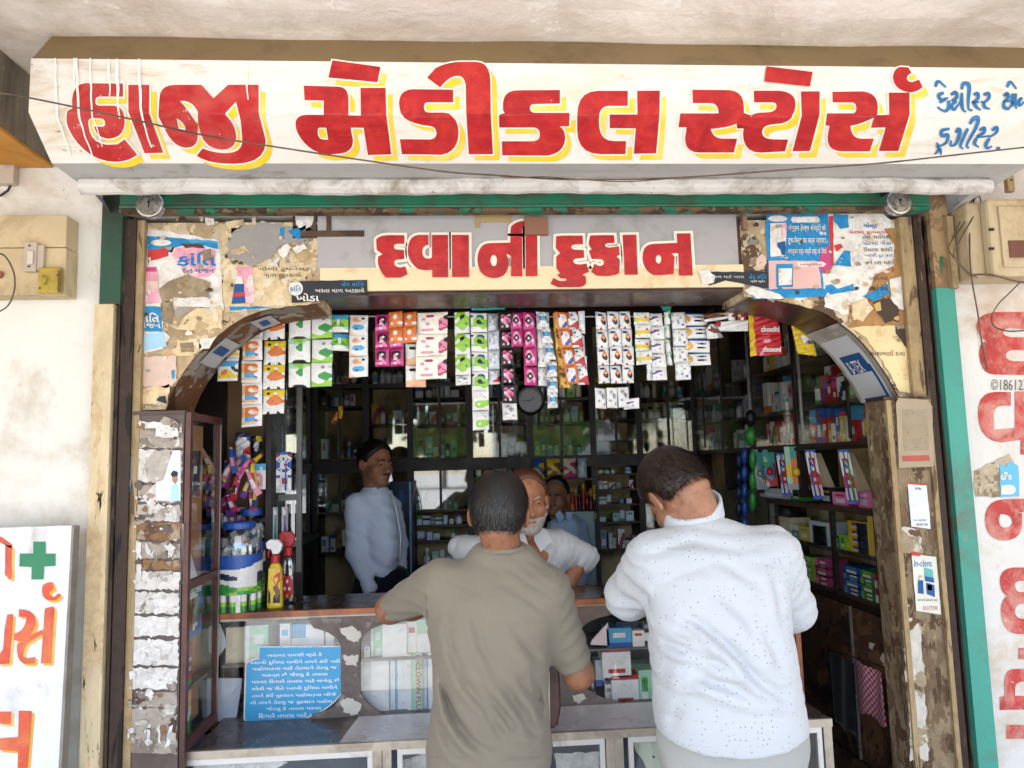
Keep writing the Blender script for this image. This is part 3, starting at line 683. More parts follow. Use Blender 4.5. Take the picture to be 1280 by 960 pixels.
sheet('bottle_print', A6([(78,290),(140,285),(145,440),(78,445)]), pr_pink, t, AY, .0042, 6, .4)
sheet('bottle_cap_print', A6([(85,275),(135,275),(135,295),(85,295)]), pr_mag, t, AY, .005, 6, .2); sheet('bottle_band', A6([(80,340),(142,338),(142,375),(80,378)]), pr_faded, t, AY, .005, 6, .2)
sheet('bottle_side_print', A6([(60,360),(78,352),(76,440),(62,445)]), pr_blue, t, AY, .004, 6, .3)
sheet('torn_hole', A6([(225,330),(280,310),(385,345),(370,415),(215,415),(150,560),(200,550),(240,500),(270,420),(300,440),(220,410)][:5]), paper_k, t, AY, .006, 7, 1)
sheet('torn_flap', A6([(150,370),(215,330),(225,350),(215,420),(210,540),(160,520),(155,430)]), paper_k, t, AY, .0065, 8, 1.2)
sheet('torn_patch', A6([(245,165),(345,170),(360,190),(300,185),(270,190)]), pr_brown, t, AY, .006, 9, .8)
sheet('torn_patch', A6([(345,200),(385,190),(380,250),(350,240)]), paper_k, t, AY, .006, 10, .8)
# 2 blue label below
t = poster('torn_label', 'torn blue and white label under the pink poster, above the left pilaster', A6([(42,455),(155,458),(165,570),(200,600),(160,650),(45,680)]), paper_w, .0045, 11, 1)
sheet('blue_field', A6([(42,455),(155,458),(165,575),(80,570),(42,590)]), pr_blue, t, AY, .006, 12, .7)
text_px('lettering', 'કાંિત', 160+52*.2708, 260+485*.2708, 160+150*.2708, 260+530*.2708, AY, paper_w, t, .03, .008)
text_px('lettering', 'મંજન', 160+60*.2708, 260+528*.2708, 160+155*.2708, 260+556*.2708, AY, paper_w, t, .02, .008)
sheet('pale_wash', A6([(42,590),(170,575),(180,640),(45,665)]), M('print_pale_blue', '9cc3d8', .8, var=.2, world=True, fleck='e6e0d8', fa=.1), t, AY, .0062, 13, 1)
# 3 grey torn scrap at the top
t = poster('torn_scrap', 'big grey torn scrap of paper with blue streaks at the top of the arch board', A6([(485,90),(640,70),(760,90),(850,95),(800,150),(700,180),(660,240),(560,270),(460,225),(470,160)]), M('scrap_grey', '9a9690', .85, var=.12, world=True, bump=.4, fleck='c9c5bd', fa=.1), .004, 14, 2.2)
sheet('white_flap', A6([(770,38),(858,40),(850,85),(800,110),(775,75)]), paper_w, t, AY, .006, 15, .8)
sheet('blue_streak', A6([(705,95),(725,92),(720,140),(708,138)]), pr_blue, t, AY, .006, 16, 1.3); sheet('blue_streak', A6([(740,105),(820,85),(830,100),(790,150),(765,130)]), pr_blue, t, AY, .006, 17, 2)
for k, pts in enumerate([[(480,200),(540,180),(560,200),(500,220)], [(690,195),(740,170),(760,185),(720,240),(700,220)], [(760,180),(820,165),(825,190),(780,215)], [(640,265),(700,235),(690,275)]]):
    sheet('pale_flake', A6(pts), paper_w if k else paper_c, t, AY, .007, 18+k, 1.6, 3)
sheet('torn_strip', A6([(355,40),(395,55),(400,80),(365,85)]), paper_w, t, AY, .004, 23, 1.2); sheet('torn_strip', A6([(450,60),(540,50),(520,90),(470,120),(455,90)]), paper_c, t, AY, .004, 24, 1.8)
# 4 cream sheet with pink tube
t = poster('faded_poster', 'faded cream poster with a blue tube on pink, just above the left arch curve', A6([(450,262),(520,262),(850,280),(850,445),(560,475),(450,480),(440,380)]), paper_c, .003, 25, 1)
sheet('pink_panel', A6([(500,270),(575,275),(585,440),(530,445),(545,340),(510,320)]), pr_pink, t, AY, .0045, 26, .8)
sheet('tube_print', A6([(495,350),(535,350),(545,440),(480,445)]), pr_dblue, t, AY, .006, 27, .2); sheet('tube_neck', A6([(505,318),(525,318),(535,352),(495,352)]), paper_w, t, AY, .0062, 27, .2); sheet('tube_label', A6([(490,395),(540,392),(542,410),(488,412)]), pr_red, t, AY, .0075, 27, .1)
sheet('blue_base', A6([(470,458),(720,455),(560,472),(475,476)]), pr_blue, t, AY, .0055, 28, .6)
text_px('lettering', 'ગુણ છુટકારો', 160+630*.2708, 260+300*.2708, 160+800*.2708, 260+325*.2708, AY, pr_black, t, 0, .005)
text_px('lettering', 'ગોળી ટુથપેસ્ટ', 160+600*.2708, 260+272*.2708, 160+840*.2708, 260+295*.2708, AY, pr_black, t, 0, .005)
# 5 black strip sticker, both sides of the lettered board
t = poster('black_sticker', 'black strip sticker with white Gujarati words left of the cream band', [(365,353),(460,351),(460,367),(398,378),(366,380)], pr_black, .0145, 30, .3, 'sticker')
sheet('white_disc', [(371+9*math.cos(a), 362+9*math.sin(a)) for a in [k*math.pi/10 for k in range(20)]], paper_w, t, AY, .016, 0, 0)
text_px('lettering', 'ખોડા', 371, 368, 400, 378, AY, paper_w, t, .02, .0165); text_px('lettering', 'હેર કાંિત', 428, 353, 456, 359, AY, pr_blue, t, .01, .0165); text_px('lettering', 'ખરતા વાળ અટકાવે', 395, 361, 456, 367, AY, paper_w, t, .01, .0165)
text_px('lettering', 'કાંિત', 364, 358, 378, 366, AY, pr_text, t, .01, .0175)
t = poster('black_sticker', 'black strip sticker with blue Gujarati words left of the blue poster', [(883,341),(958,341),(958,362),(905,352),(884,358)], pr_black, .0145, 31, .4, 'sticker')
text_px('lettering', 'હેર કાંિત', 934, 344, 956, 350, AY, pr_blue, t, .02, .0165); text_px('lettering', 'બ્લેક સ્ટોન', 936, 351, 954, 355, AY, paper_w, t, .01, .0165)
text_px('lettering', 'વાળ માટે ખાસ', 888, 345, 928, 349, AY, paper_w, t, .0, .0165); sheet('white_flap', [(872,340),(884,339),(893,347),(889,355),(876,358)], paper_w, t, AY, .017, 3, 1)
# 6 scraps lower left
for k, (nm, pts, mt) in enumerate([('torn scrap of pink print low on the left arch board', [(50,690),(220,680),(225,800),(180,830),(50,820)], pr_faded), ('small cream scrap with a framed picture beside the left arch curve', [(228,610),(320,605),(340,640),(300,690),(225,680)], paper_c), ('white torn flap at the edge of the left arch curve', [(335,610),(410,595),(380,650),(330,660)], paper_w), ('cream scrap with a black corner above the left pilaster', [(40,835),(195,815),(185,900),(40,930)], paper_c), ('orange torn layer in the middle of the left arch board', [(225,560),(300,470),(430,455),(440,555),(330,570)], paper_c)]):
    t = poster('paper_scrap', nm, A6(pts), mt, .005, 40+k, 1.5, 'paper scrap')
    if k == 3: sheet('black_corner', A6([(150,870),(175,868),(185,905),(135,890)]), pr_black, t, AY, .007, 1, .5); text_px('faint_print', 'ગુજરાત', 178, 505, 198, 510, AY, pr_brown, t, 0, .007)
    if k == 1: sheet('picture', A6([(245,625),(305,622),(308,665),(248,668)]), paper_k, t, AY, .007, 1, .5)
    if k == 0: sheet('blue_edge', A6([(205,750),(218,748),(218,785),(207,790)]), pr_blue, t, AY, .007, 1, .6); sheet('blue_edge', A6([(45,745),(55,745),(58,790),(46,790)]), pr_blue, t, AY, .007, 1, .6)
# 7 blue poster right
t = poster('blue_poster', 'blue and magenta medicine poster with white Hindi lettering, right of the lettered board', A7([(100,45),(385,42),(400,300),(360,320),(370,430),(105,400),(108,230),(98,150)]), pr_blue, .004, 50, .8)
sheet('magenta_side', A7([(350,230),(385,190),(400,300),(365,322),(340,290)]), pr_mag, t, AY, .006, 51, .4)
sheet('white_pack', A7([(118,92),(190,90),(190,240),(118,245)]), paper_w, t, AY, .006, 52, .3); sheet('pack_pink', A7([(168,100),(192,95),(190,155),(170,170)]), pr_pink, t, AY, .0075, 52, .3); sheet('pack_dark', A7([(148,180),(186,172),(186,238),(168,240),(165,210),(148,200)]), pr_dblue, t, AY, .0075, 53, .8)
sheet('white_slot', A7([(218,62),(335,60),(345,70),(345,82),(335,88),(220,88),(214,75)]), paper_w, t, AY, .006, 54, .2)
sheet('oval', [(930+152*.2709+12*math.cos(a), 255+70*.2708+4*math.sin(a)) for a in [k*math.pi/8 for k in range(16)]], paper_w, t, AY, .006, 0, 0)
text_px('lettering', 'जेनुइन हेल्थ सेफ्टी के', 984, 281, 1031, 291, AY, paper_w, t, .012, .007); text_px('lettering', 'टूथ-पेस्ट का काम ज्यादा,', 984, 296, 1032, 307, AY, paper_w, t, .012, .007); text_px('lettering', 'रनायुका दर्द सर्वी दर्द के िलये', 984, 310, 1032, 320, AY, paper_w, t, .012, .007)
sheet('pale_panel', A7([(112,262),(335,265),(350,330),(355,390),(112,395)]), M('print_pale_pink', 'dcb0a8', .8, var=.1, world=True), t, AY, .0055, 55, .5)
sheet('carton_print', A7([(145,280),(222,278),(222,385),(145,388)]), pr_blue, t, AY, .007, 56, .2); sheet('carton_face', A7([(155,300),(215,300),(215,375),(155,378)]), paper_w, t, AY, .0085, 57, .2)
sheet('white_slot', A7([(240,272),(355,268),(375,280),(360,292),(245,294)]), paper_w, t, AY, .0075, 58, .2); text_px('lettering', 'આયુવેિદક', 998, 329, 1026, 334, AY, pr_mag, t, .01, .009)
sheet('torn_strip', A7([(160,375),(185,405),(370,395),(370,430),(40,440),(38,405),(150,400)]), pr_blue, t, AY, .0065, 59, 1); sheet('torn_white', A7([(0,400),(40,375),(100,400),(165,415),(185,440),(60,438)]), paper_w, t, AY, .0075, 60, 1.5)
# 8 pale poster
t = poster('pale_poster', 'pale torn poster with a red stripe and blue corner beside the blue poster', A7([(385,42),(640,40),(690,100),(690,290),(560,420),(500,520),(370,480),(355,330),(400,300)]), paper_w, .003, 61, 1.8)
sheet('red_stripe', A7([(387,60),(408,58),(412,280),(400,300)]), pr_red, t, AY, .005, 62, .3); sheet('blue_corner', A7([(410,50),(480,52),(480,110),(440,115),(412,80)]), pr_blue, t, AY, .005, 63, .8)
sheet('blue_shape', A7([(410,285),(460,215),(485,220),(492,290)]), pr_blue, t, AY, .005, 64, .5); sheet('red_shape', A7([(412,195),(440,185),(455,200),(425,222)]), pr_red, t, AY, .0055, 65, .8)
sheet('blue_strip', A7([(375,380),(400,372),(430,390),(500,372),(505,405),(375,418)]), pr_blue, t, AY, .005, 66, 1)
text_px('lettering', 'ગોલ્ડ', 1078, 279, 1095, 287, AY, pr_text, t, .02, .006); text_px('lettering', 'પેટમાં દુઃખાવો', 1060, 288, 1108, 294, AY, pr_red, t, .01, .006)
for k, s_ in enumerate(['તેલ માિલશ', 'પેટમાં ગેસ', 'ઉધરસ શરદી', 'ખાંસી દૂર કરો', 'હવે દરદ મટાડે']): text_px('handwriting', s_, 1077+k*1.0, 293+k*8, 1112+k, 299+k*8, AY, pr_text if k % 2 else pr_black, t, 0, .006)
# 9 cardboard frame torn
t = poster('torn_cardboard', 'brown torn cardboard sheet at the right shoulder of the arch board', A7([(640,118),(735,115),(770,560),(480,570),(478,470),(560,440),(600,330),(700,280),(690,190)]), paper_o, .005, 70, 1)
sheet('dark_gap', A7([(590,455),(650,420),(705,470),(710,545),(640,545),(600,490)]), pr_brown, t, AY, .008, 71, 2)
sheet('pale_piece', A7([(670,350),(725,335),(745,500),(705,490),(672,440)]), paper_w, t, AY, .008, 72, 1.5); sheet('pale_piece', A7([(490,460),(560,440),(590,490),(540,540),(495,535)]), paper_c, t, AY, .008, 73, 1.5)
sheet('yellow_piece', A7([(590,465),(625,455),(630,490),(600,500)]), M('print_ochre', 'c9a85c', .8, world=True), t, AY, .0085, 74, 1)
sheet('blue_piece', A7([(540,430),(660,365),(665,420),(590,450)]), pr_blue, t, AY, .0075, 75, 2)
for k, s_ in enumerate(['દર્દી માટે', 'સવારે પીવી']): text_px('handwriting', s_, 1085, 345+k*12, 1108, 352+k*12, AY, pr_black, t, 0, .009)
# 10 cream layers right bottom
t = poster('paper_scrap', 'big cream layer of old paper along the lower right arch curve', A7([(490,570),(545,440),(620,480),(720,600),(800,730),(812,875),(715,870),(640,730),(560,620)]), M('paper_pale_yellow', 'ddc998', .8, var=.08, vs=6, dirt='b49a66', da=.22, ds=10, world=True, fleck='6d5a3c', fa=.0), .004, 76, 1, 'paper scrap')
text_px('handwriting', 'રમેશભાઈ દવા', 1085, 438, 1130, 445, AY, pr_brown, t, 0, .006)
t = poster('paper_scrap', 'dark torn strip beside the right shutter rail', A7([(690,570),(755,575),(770,680),(740,650),(700,600)]), pr_brown, .006, 77, 2, 'paper scrap')
# stickers on the curved soffits: thin curved sheets
def soffit_patch(pts, i0, f0, i1, f1, y0, y1, mat, name, parent, t_=.009, n=8):
    vs = []
    def at(u):
        i = min(int(u), len(pts)-2); f = u-i; a, b = Vector((pts[i][0], 0, pts[i][1])), Vector((pts[i+1][0], 0, pts[i+1][1]))
        d = (b-a).normalized(); return a+(b-a)*f+Vector((d.z, 0, -d.x))*t_
    for k in range(n+1):
        q = at(i0+f0+(i1+f1-i0-f0)*k/n); vs += [(q.x, y0, q.z), (q.x, y1, q.z)]
    mb = MB(); mb.add(vs, [(2*k, 2*k+1, 2*k+3, 2*k+2) for k in range(n)]); return mb.build(name, mat, parent), at
w_ = P(1105, 480, 2.55)
t = thing('round_label_sticker', 'white and blue label sticker at the foot of the right arch curve', 'sticker', (w_.x, 2.55, w_.z))
n_ = len(R_)
soffit_patch(R_, n_-6, .0, n_-1, .0, AY+.02, AB-.01, M('label_white', 'cfd2d6', .5, var=.05, world=True, fleck='8f96a0', fa=-.02), 'label', t, .010)
_, at = soffit_patch(R_, n_-5, .35, n_-4, .6, AY+.04, AB-.04, pr_dblue, 'blue_band', t, .012)
a0 = at(n_-4.9); a1 = at(n_-3.3)
text('lettering', 'B-TEX', Vector((a1.x, AB-.085, a1.z))+Vector((-.011, 0, -.008))+(a0-a1)*.16, (0, -.085, 0), (a0-a1)*.5, M('label_lettering', 'f0f0f0', .5), t, .008)
soffit_patch(R_, n_-4, .2, n_-1, -.5, AY+.03, AY+.045, pr_dblue, 'blue_edge', t, .012); soffit_patch(R_, n_-2, .2, n_-1, -.1, AY+.03, AB-.03, pr_dblue, 'blue_edge', t, .0115)
w_ = P(268, 440, 2.55)
t = thing('oval_label_sticker', 'grey oval label sticker with a blue square on the left arch curve', 'sticker', (w_.x, 2.55, w_.z))
soffit_patch(L_, 4, .0, 6, .3, AY+.04, AB-.03, M('label_grey', 'b4b6b8', .6, var=.1, world=True, fleck='7d8494', fa=.0), 'label', t, .010)
soffit_patch(L_, 5, .0, 5, .7, AY+.06, AB-.06, pr_dblue, 'blue_square', t, .012)
w_ = P(322, 402, 2.55)
t = thing('oval_label_sticker', 'smaller grey label sticker near the top of the left arch curve', 'sticker', (w_.x, 2.55, w_.z))
soffit_patch(L_, 8, .0, 9, .2, AY+.05, AB-.03, M('label_grey', 'b4b6b8'), 'label', t, .010); soffit_patch(L_, 8, .3, 8, .8, AY+.08, AB-.07, pr_dblue, 'blue_square', t, .012)

# ------------------------------------------------------------------ left pilaster of paper-scarred boards
PY_ = 2.43
zp = zat(516, PY_, 205); x0, x1 = xat(171, PY_, 560), xat(229.5, PY_, 560)
xm = P(222, 945, PY_).x
pil = thing('paper_scarred_pilaster', 'brown pilaster left of the counter with rows of torn white paper', 'pilaster', ((x0+x1)/2, PY_, 0))
pbase = M('pilaster_brown', '5e504a', .6, var=.2, vs=5, dirt='453832', da=.3, world=True, bump=.2, fleck='a59c94', fa=-.02)
mb = MB(); mb.box(x0, xm, PY_, PY_+.014, 0, zp); mb.build('front_board', pbase, pil)
mb = MB(); mb.box(x0, x0+.012, PY_+.015, PY_+.3, 0, zp); mb.build('side_board', pbase, pil)
mb = MB(); mb.box(x0, xm+.004, PY_+.1, PY_+.31, zp-.008, zp); mb.build('top_board', pbase, pil)
mb = MB(); mb.box(x0-.012, xm+.004, PY_-.006, PY_+.1, zp-.006, zp+.006); mb.build('cap', lam, pil)
pp = [PEEL('scar_paper_a', '54403a', [('857a6e', 9, .42, 1), ('a79c90', 13, .50, 3), ('cfcac2', 11, .60, 6)]), PEEL('scar_paper_b', '7a7068', [('b7b0a6', 10, .42, 2), ('d5d1ca', 14, .5, 4), ('5a463e', 12, .64, 8)]), PEEL('scar_paper_c', '5f4a3c', [('8d6b4a', 9, .45, 2), ('a8947c', 14, .55, 4), ('cdc6bc', 10, .64, 8)])]
white_s = PEEL('scar_white', 'c9c6c0', [('dedbd6', 12, .5, 1), ('8c8076', 18, .62, 5)])
rows = [(528, 561, 0), (562, 604, 1), (605, 629, 0), (631, 652, 1), (653, 676, 2), (678, 699, 0), (700, 713, 2), (714, 738, 1), (740, 768, 3), (770, 796, 3), (799, 832, 3), (834, 862, 3), (864, 884, 0), (885, 942, 0)]
for k, (a, b, mi) in enumerate(rows):
    xl = 174 - (a-520)*.03; xr = 229 - (a-520)*.02
    sheet('paper_strip', [(xl, a), (xr, a+.8), (xr-.3, b-.8), (xl-.4, b-1.6)], white_s if mi == 3 else pp[mi], pil, PY_, .003+.001*(k % 2), 90+k, 1.5, 4)
rf = random.Random(31); mb = MB()
for k in range(120):
    y = rf.uniform(524, 940); x = rf.uniform(170, 228)-(y-520)*.025; r_ = rf.choice([1.5, 2, 3, 4.5, 7]); n_ = rf.randint(6, 9); e_ = rf.uniform(.0075, .0086); st_ = rf.uniform(.6, 2)
    pts = [(x+r_*st_*rf.uniform(.4, 1.2)*math.cos(2*math.pi*j/n_), y+r_*rf.uniform(.4, 1.2)*math.sin(2*math.pi*j/n_)) for j in range(n_)]
    if 560 < y < 630 and x > 194: continue
    pts = [(min(max(a, 171-(y-520)*.025), 229-(y-520)*.02), b) for a, b in pts]
    mb.add([P(x, y, PY_)+Vector((0, -e_, 0))]+[P(a, b, PY_)+Vector((0, -e_+.0008*(j % 2), 0)) for j, (a, b) in enumerate(pts)], [(0, j+1, (j+1) % n_+1) for j in range(n_)], rf.choice([pbase, white_s, pp[0], pp[1], pp[1], pp[2]] if y < 740 or y > 862 else [white_s, white_s, pp[1], pp[0]]))
mb.build('paper_flakes', None, pil, kind='stuff')
for k, (pts, mt) in enumerate([([(178,527),(222,528),(224,545),(214,548),(195,546),(196,536),(180,534)], white_s), ([(180,620),(198,600),(206,612),(190,640)], pp[1]), ([(171,675),(177,675),(178,720),(172,722)], white_s), ([(184,678),(190,692),(194,686),(192,698),(183,690)], white_s), ([(205,680),(212,676),(220,684),(216,697),(210,688)], white_s), ([(212,908),(217,905),(213,930),(207,935)], white_s), ([(186,905),(190,903),(188,925),(184,928)], white_s), ([(198,910),(201,904),(202,930),(199,928)], white_s)]):
    sheet('paper_scrap', pts, mt, pil, PY_, .007, 120+k, .9, 4)
t = thing('payment_sticker', 'white curved sticker with a bearded man in a blue shirt on the left pilaster', 'sticker', P(212, 625, PY_))
sheet('sticker_paper', [(218,563),(227,563),(227,626),(197,625),(197,603),(206,600),(212,580)], M('sticker_white', 'e4e6e6', .5, world=True), t, PY_, .010, 0, .2)
sheet('blue_shirt', [(216,606),(220,603),(224,606),(226,626),(215,625)], M('print_sky', 'a8d4e6', .6), t, PY_, .0115, 0, 0); sheet('face', [(217,594),(223,592),(224,600),(221,605),(217,601)], M('print_skin', 'a87c62', .6), t, PY_, .012, 0, .2); sheet('hair', [(215,592),(219,588),(224,590),(224,595),(217,596)], pr_black, t, PY_, .013, 0, .2)
t = thing('blue_edge_sticker', 'narrow blue lettered sticker on the left tan rail', 'sticker', P(161, 590, 2.425)); sheet('paper', [(160.5,568),(164,568),(163.5,615),(160,615)], pr_blue, t, 2.425, .002, 2, .3)
sheet('white_part', [(160,600),(163.5,600),(163.3,608),(160,608)], paper_w, t, 2.425, .003, 2, .1)

# ------------------------------------------------------------------ side glass cabinet behind the pilaster
wood_red = M('reddish_wood', '5a332a', .45, var=.2, vs=10, dirt='2d1813', da=.25, bump=.1)
alu = M('aluminium', 'a5a29e', .35, .7, var=.1, vs=20, dirt='6a625a', da=.2)
panew = GLASS('cabinet_glass', (.97, .99, .98), .02, .02, .45)
inner_or = M('cabinet_back_brown', 'b07c50', .6, var=.2, vs=6, world=True)
cab = thing('side_display_cabinet', 'narrow glass fronted display cabinet on the inner side of the left pilaster', 'display cabinet', (xm, 2.6, 0))
XC = xm+.004; CYB = 2.74
zc0, zc1, zcm = PX(222, 945, XC).z, zp, PX(225, 735, XC).z
for nm, a, b, c, d in [('frame_post', PY_+.0, PY_+.022, 0, zc1), ('frame_post', CYB-.022, CYB, 0, zc1), ('frame_rail', PY_+.022, CYB-.022, zc1-.024, zc1), ('frame_rail', PY_+.022, CYB-.022, zcm-.014, zcm+.014), ('frame_rail', PY_+.022, CYB-.022, zc0-.0, zc0+.03)]:
    mb = MB(); mb.box(XC, XC+.016, a, b, c, d); mb.build(nm, wood_red, cab)
mb = MB(); mb.box(XC+.017, XC+.020, CYB-.021, CYB-.014, zc0+.03, zc1-.024); mb.build('metal_trim', alu, cab)
for a, b in ((zcm+.014, zc1-.024), (zc0+.03, zcm-.014)):
    mb = MB(); mb.box(XC+.006, XC+.008, PY_+.022, CYB-.022, a, b); mb.build('glass_pane', panew, cab)
# ================================================================== GOODS BUILDERS (local frame: front faces -Y)
PAL = {'w': ('dedcd8', 'white'), 'c': ('d8c9a8', 'cream'), 'y': ('d8b820', 'yellow'), 'o': ('d0702a', 'orange'), 'r': ('b01c24', 'red'), 'm': ('b42a6e', 'magenta'),
 'p': ('d88ca0', 'pink'), 'v': ('6a3f8c', 'violet'), 'b': ('1f4fa0', 'blue'), 's': ('4a9cc8', 'sky blue'), 't': ('2a8c84', 'teal'), 'g': ('2f8c3c', 'green'), 'l': ('8cc03a', 'lime'),
 'k': ('16161a', 'black'), 'n': ('6b4226', 'brown'), 'a': ('8c8c90', 'grey'), 'i': ('b8bcc4', 'silver'), 'd': ('1c2c4c', 'navy'), 'q': ('9cc8a8', 'pale green'), 'h': ('e07cb4', 'hot pink'), 'z': ('c89a3c', 'gold'), 'e': ('e4b088', 'peach'), 'f': ('f0ead8', 'ivory'), 'x': ('c0ccd8', 'pale blue')}
def pm(ch, shiny=False):
    c, nm = PAL[ch]; n = 'goods_'+nm.replace(' ', '_')+('_foil' if shiny else '')
    if (n,) in _MC: return _MC[(n,)]
    if shiny: return M(n, c, .32, .25 if ch in 'izak' else .0, var=.12, vs=25, spec=.6, bump=.35, bs=45)
    return M(n, c, .5, var=.1, vs=18, dirt=tuple(x*.7 for x in C(c)), da=.1, ds=20)
def fine(ch, ink='a'):
    """pack area with fine print"""
    n = 'print_'+PAL[ch][1]+'_'+PAL[ink][1]
    if (n,) in _MC: return _MC[(n,)]
    return M(n, PAL[ch][0], .5, var=.03, ds=60, fleck=PAL[ink][0], fa=.28)
def cellmat(ch, shiny):
    if ch == 'T': return fine('w', 'b')
    if ch == 'U': return fine('w', 'a')
    if ch == 'R': return fine('w', 'r')
    return pm(ch, shiny)
def put(mb, name, loc, rz, label, cat, group=None, smooth=False, tilt=None):
    me = bpy.data.meshes.new(name); me.from_pydata([Vector(v) for v in mb.v], [], mb.f)
    for q in mb.mats: me.materials.append(q)
    me.polygons.foreach_set('material_index', mb.mi)
    if smooth or mb.sm: me.polygons.foreach_set('use_smooth', [True]*len(me.polygons))
    me.update(); o = bpy.data.objects.new(name, me); COL.objects.link(o); o.location = loc
    o.rotation_euler = (tilt or 0, 0, rz); ORG[o] = Vector((0, 0, 0)); return tag(o, label, cat, group)
def lthing(name, label, cat, loc, rz=0, group=None):
    t = thing(name, label, cat, loc, group, rz); ORG[t] = Vector((0, 0, 0)); return t
def epx(rows):
    # smooth a coarse print pattern: every cell becomes 2x2 with rounded corners
    h, w = len(rows), len(rows[0]); g = lambda y, x: rows[min(max(y, 0), h-1)][min(max(x, 0), w-1)]; out = []
    for y in range(h):
        a, b = [], []
        for x in range(w):
            p, u, r_, l, d = g(y, x), g(y-1, x), g(y, x+1), g(y, x-1), g(y+1, x)
            a += [u if l == u and l != d and u != r_ else p, r_ if u == r_ and u != l and r_ != d else p]
            b += [l if d == l and d != r_ and l != u else p, d if r_ == d and r_ != u and d != l else p]
        out += [''.join(a), ''.join(b)]
    return out
def gridface(mb, O, U, V, rows, shiny=False, bulge=0, N=None, sm=0):
    """a face split into coloured cells; rows top to bottom"""
    for _ in range(sm): rows = epx(rows)
    O, U, V = Vector(O), Vector(U), Vector(V); nr = len(rows); nc = len(rows[0]); vs = []
    nn = N or U.cross(V).normalized()
    for j in range(nr+1):
        for i in range(nc+1):
            u, v = i/nc, 1-j/nr; vs.append(O+U*u+V*v+nn*bulge*(math.sin(math.pi*u)*math.sin(math.pi*v))**.6)
    b = len(mb.v); mb.v += [tuple(v) for v in vs]
    for j in range(nr):
        for i in range(nc):
            mb.f.append(tuple(b+k for k in (j*(nc+1)+i, (j+1)*(nc+1)+i, (j+1)*(nc+1)+i+1, j*(nc+1)+i+1))); mb.mi.append(mb.m(cellmat(rows[j][i], shiny)))
CP = {'plain': lambda a, b: [a*4]*4, 'band': lambda a, b: [a*4, b*4, a+'TT'+a, a*4], 'top': lambda a, b: [b*4, b*4, a*4, a+'UU'+a, a*4], 'foot': lambda a, b: [a*4, a+'UU'+a, a*4, b*4],
 'side': lambda a, b: [b+a*4, b+a+'TT'+a, b+a*4, b+a+'UU'+a], 'text': lambda a, b: [a*5, a+b*3+a, a*5, a+'UUU'+a, a+'UUU'+a, a*5], 'pharma': lambda a, b: [b*5, a*5, a+'TTT'+a, a+'RRR'+a, a*5, a+b*3+a, a*5],
 'diag': lambda a, b: [a*5, a*3+b*2, a*2+b*3, a+b*3+a, b*3+a*2], 'dot': lambda a, b: [a*5, a+b+b+a+a, a+b+b+a*2, a+'TT'+a*2, a*5]}
def carton(loc, w, d, h, rz, a, b, pat, label, cat='box', group=None, name='medicine_box', into=None):
    mb = MB(); x0, x1 = -w/2, w/2; rows = CP[pat](a, b)
    gridface(mb, (x0, 0, 0), (w, 0, 0), (0, 0, h), rows)
    gridface(mb, (x0, d, 0), (0, -d, 0), (0, 0, h), [[r[0], r[0]] for r in rows]); gridface(mb, (x1, 0, 0), (0, d, 0), (0, 0, h), [[r[-1], r[-1]] for r in rows])
    mb.quad((x0, 0, h), (x1, 0, h), (x1, d, h), (x0, d, h), pm(rows[0][0] if rows[0][0] in PAL else a)); mb.quad((x0, 0, 0), (x0, d, 0), (x1, d, 0), (x1, 0, 0), pm(a)); mb.quad((x1, d, 0), (x0, d, 0), (x0, d, h), (x1, d, h), pm(a))
    if into is not None:
        T = Matrix.Translation(loc) @ Matrix.Rotation(rz, 4, 'Z')
        for f, k in zip(mb.f, mb.mi): into.add([T @ Vector(mb.v[i]) for i in f], [tuple(range(len(f)))], mb.mats[k])
        return None
    return put(mb, name, loc, rz, label, cat, group)
def bottle(loc, r, h, a, cap, lab, label, name='medicine_bottle', cat='bottle', group=None, neck=.45, n=14):
    mb = MB(); hb = h*.72
    prof = [(r*.92, 0, a), (r, r*.15, a), (r, hb*.25, lab), (r, hb*.8, a), (r*.95, hb*.9, a), (r*neck, hb*1.02, a), (r*neck, hb*1.05, cap), (r*neck*1.25, hb*1.055, cap), (r*neck*1.25, h*.995, cap), (r*neck*1.1, h, cap)]
    vs = []; 
    for q, z, _ in prof:
        for k in range(n): vs.append((q*math.cos(2*math.pi*k/n), q*math.sin(2*math.pi*k/n), z))
    b = len(mb.v); mb.v += vs
    for i in range(len(prof)-1):
        for k in range(n):
            mb.f.append((b+i*n+k, b+i*n+(k+1) % n, b+(i+1)*n+(k+1) % n, b+(i+1)*n+k)); mb.mi.append(mb.m(cellmat(prof[i][2], True)))
    mb.f += [tuple(b+k for k in range(n-1, -1, -1)), tuple(b+(len(prof)-1)*n+k for k in range(n))]; mb.mi += [mb.m(cellmat(a, True)), mb.m(cellmat(cap, True))]
    o = put(mb, name, loc, 0, label, cat, group, smooth=True)
    return o
ORD = ['first', 'second', 'third', 'fourth', 'fifth', 'sixth', 'seventh', 'eighth', 'ninth', 'tenth', 'eleventh', 'twelfth', 'thirteenth', 'fourteenth', 'fifteenth', 'sixteenth', 'seventeenth', 'eighteenth', 'nineteenth', 'twentieth']
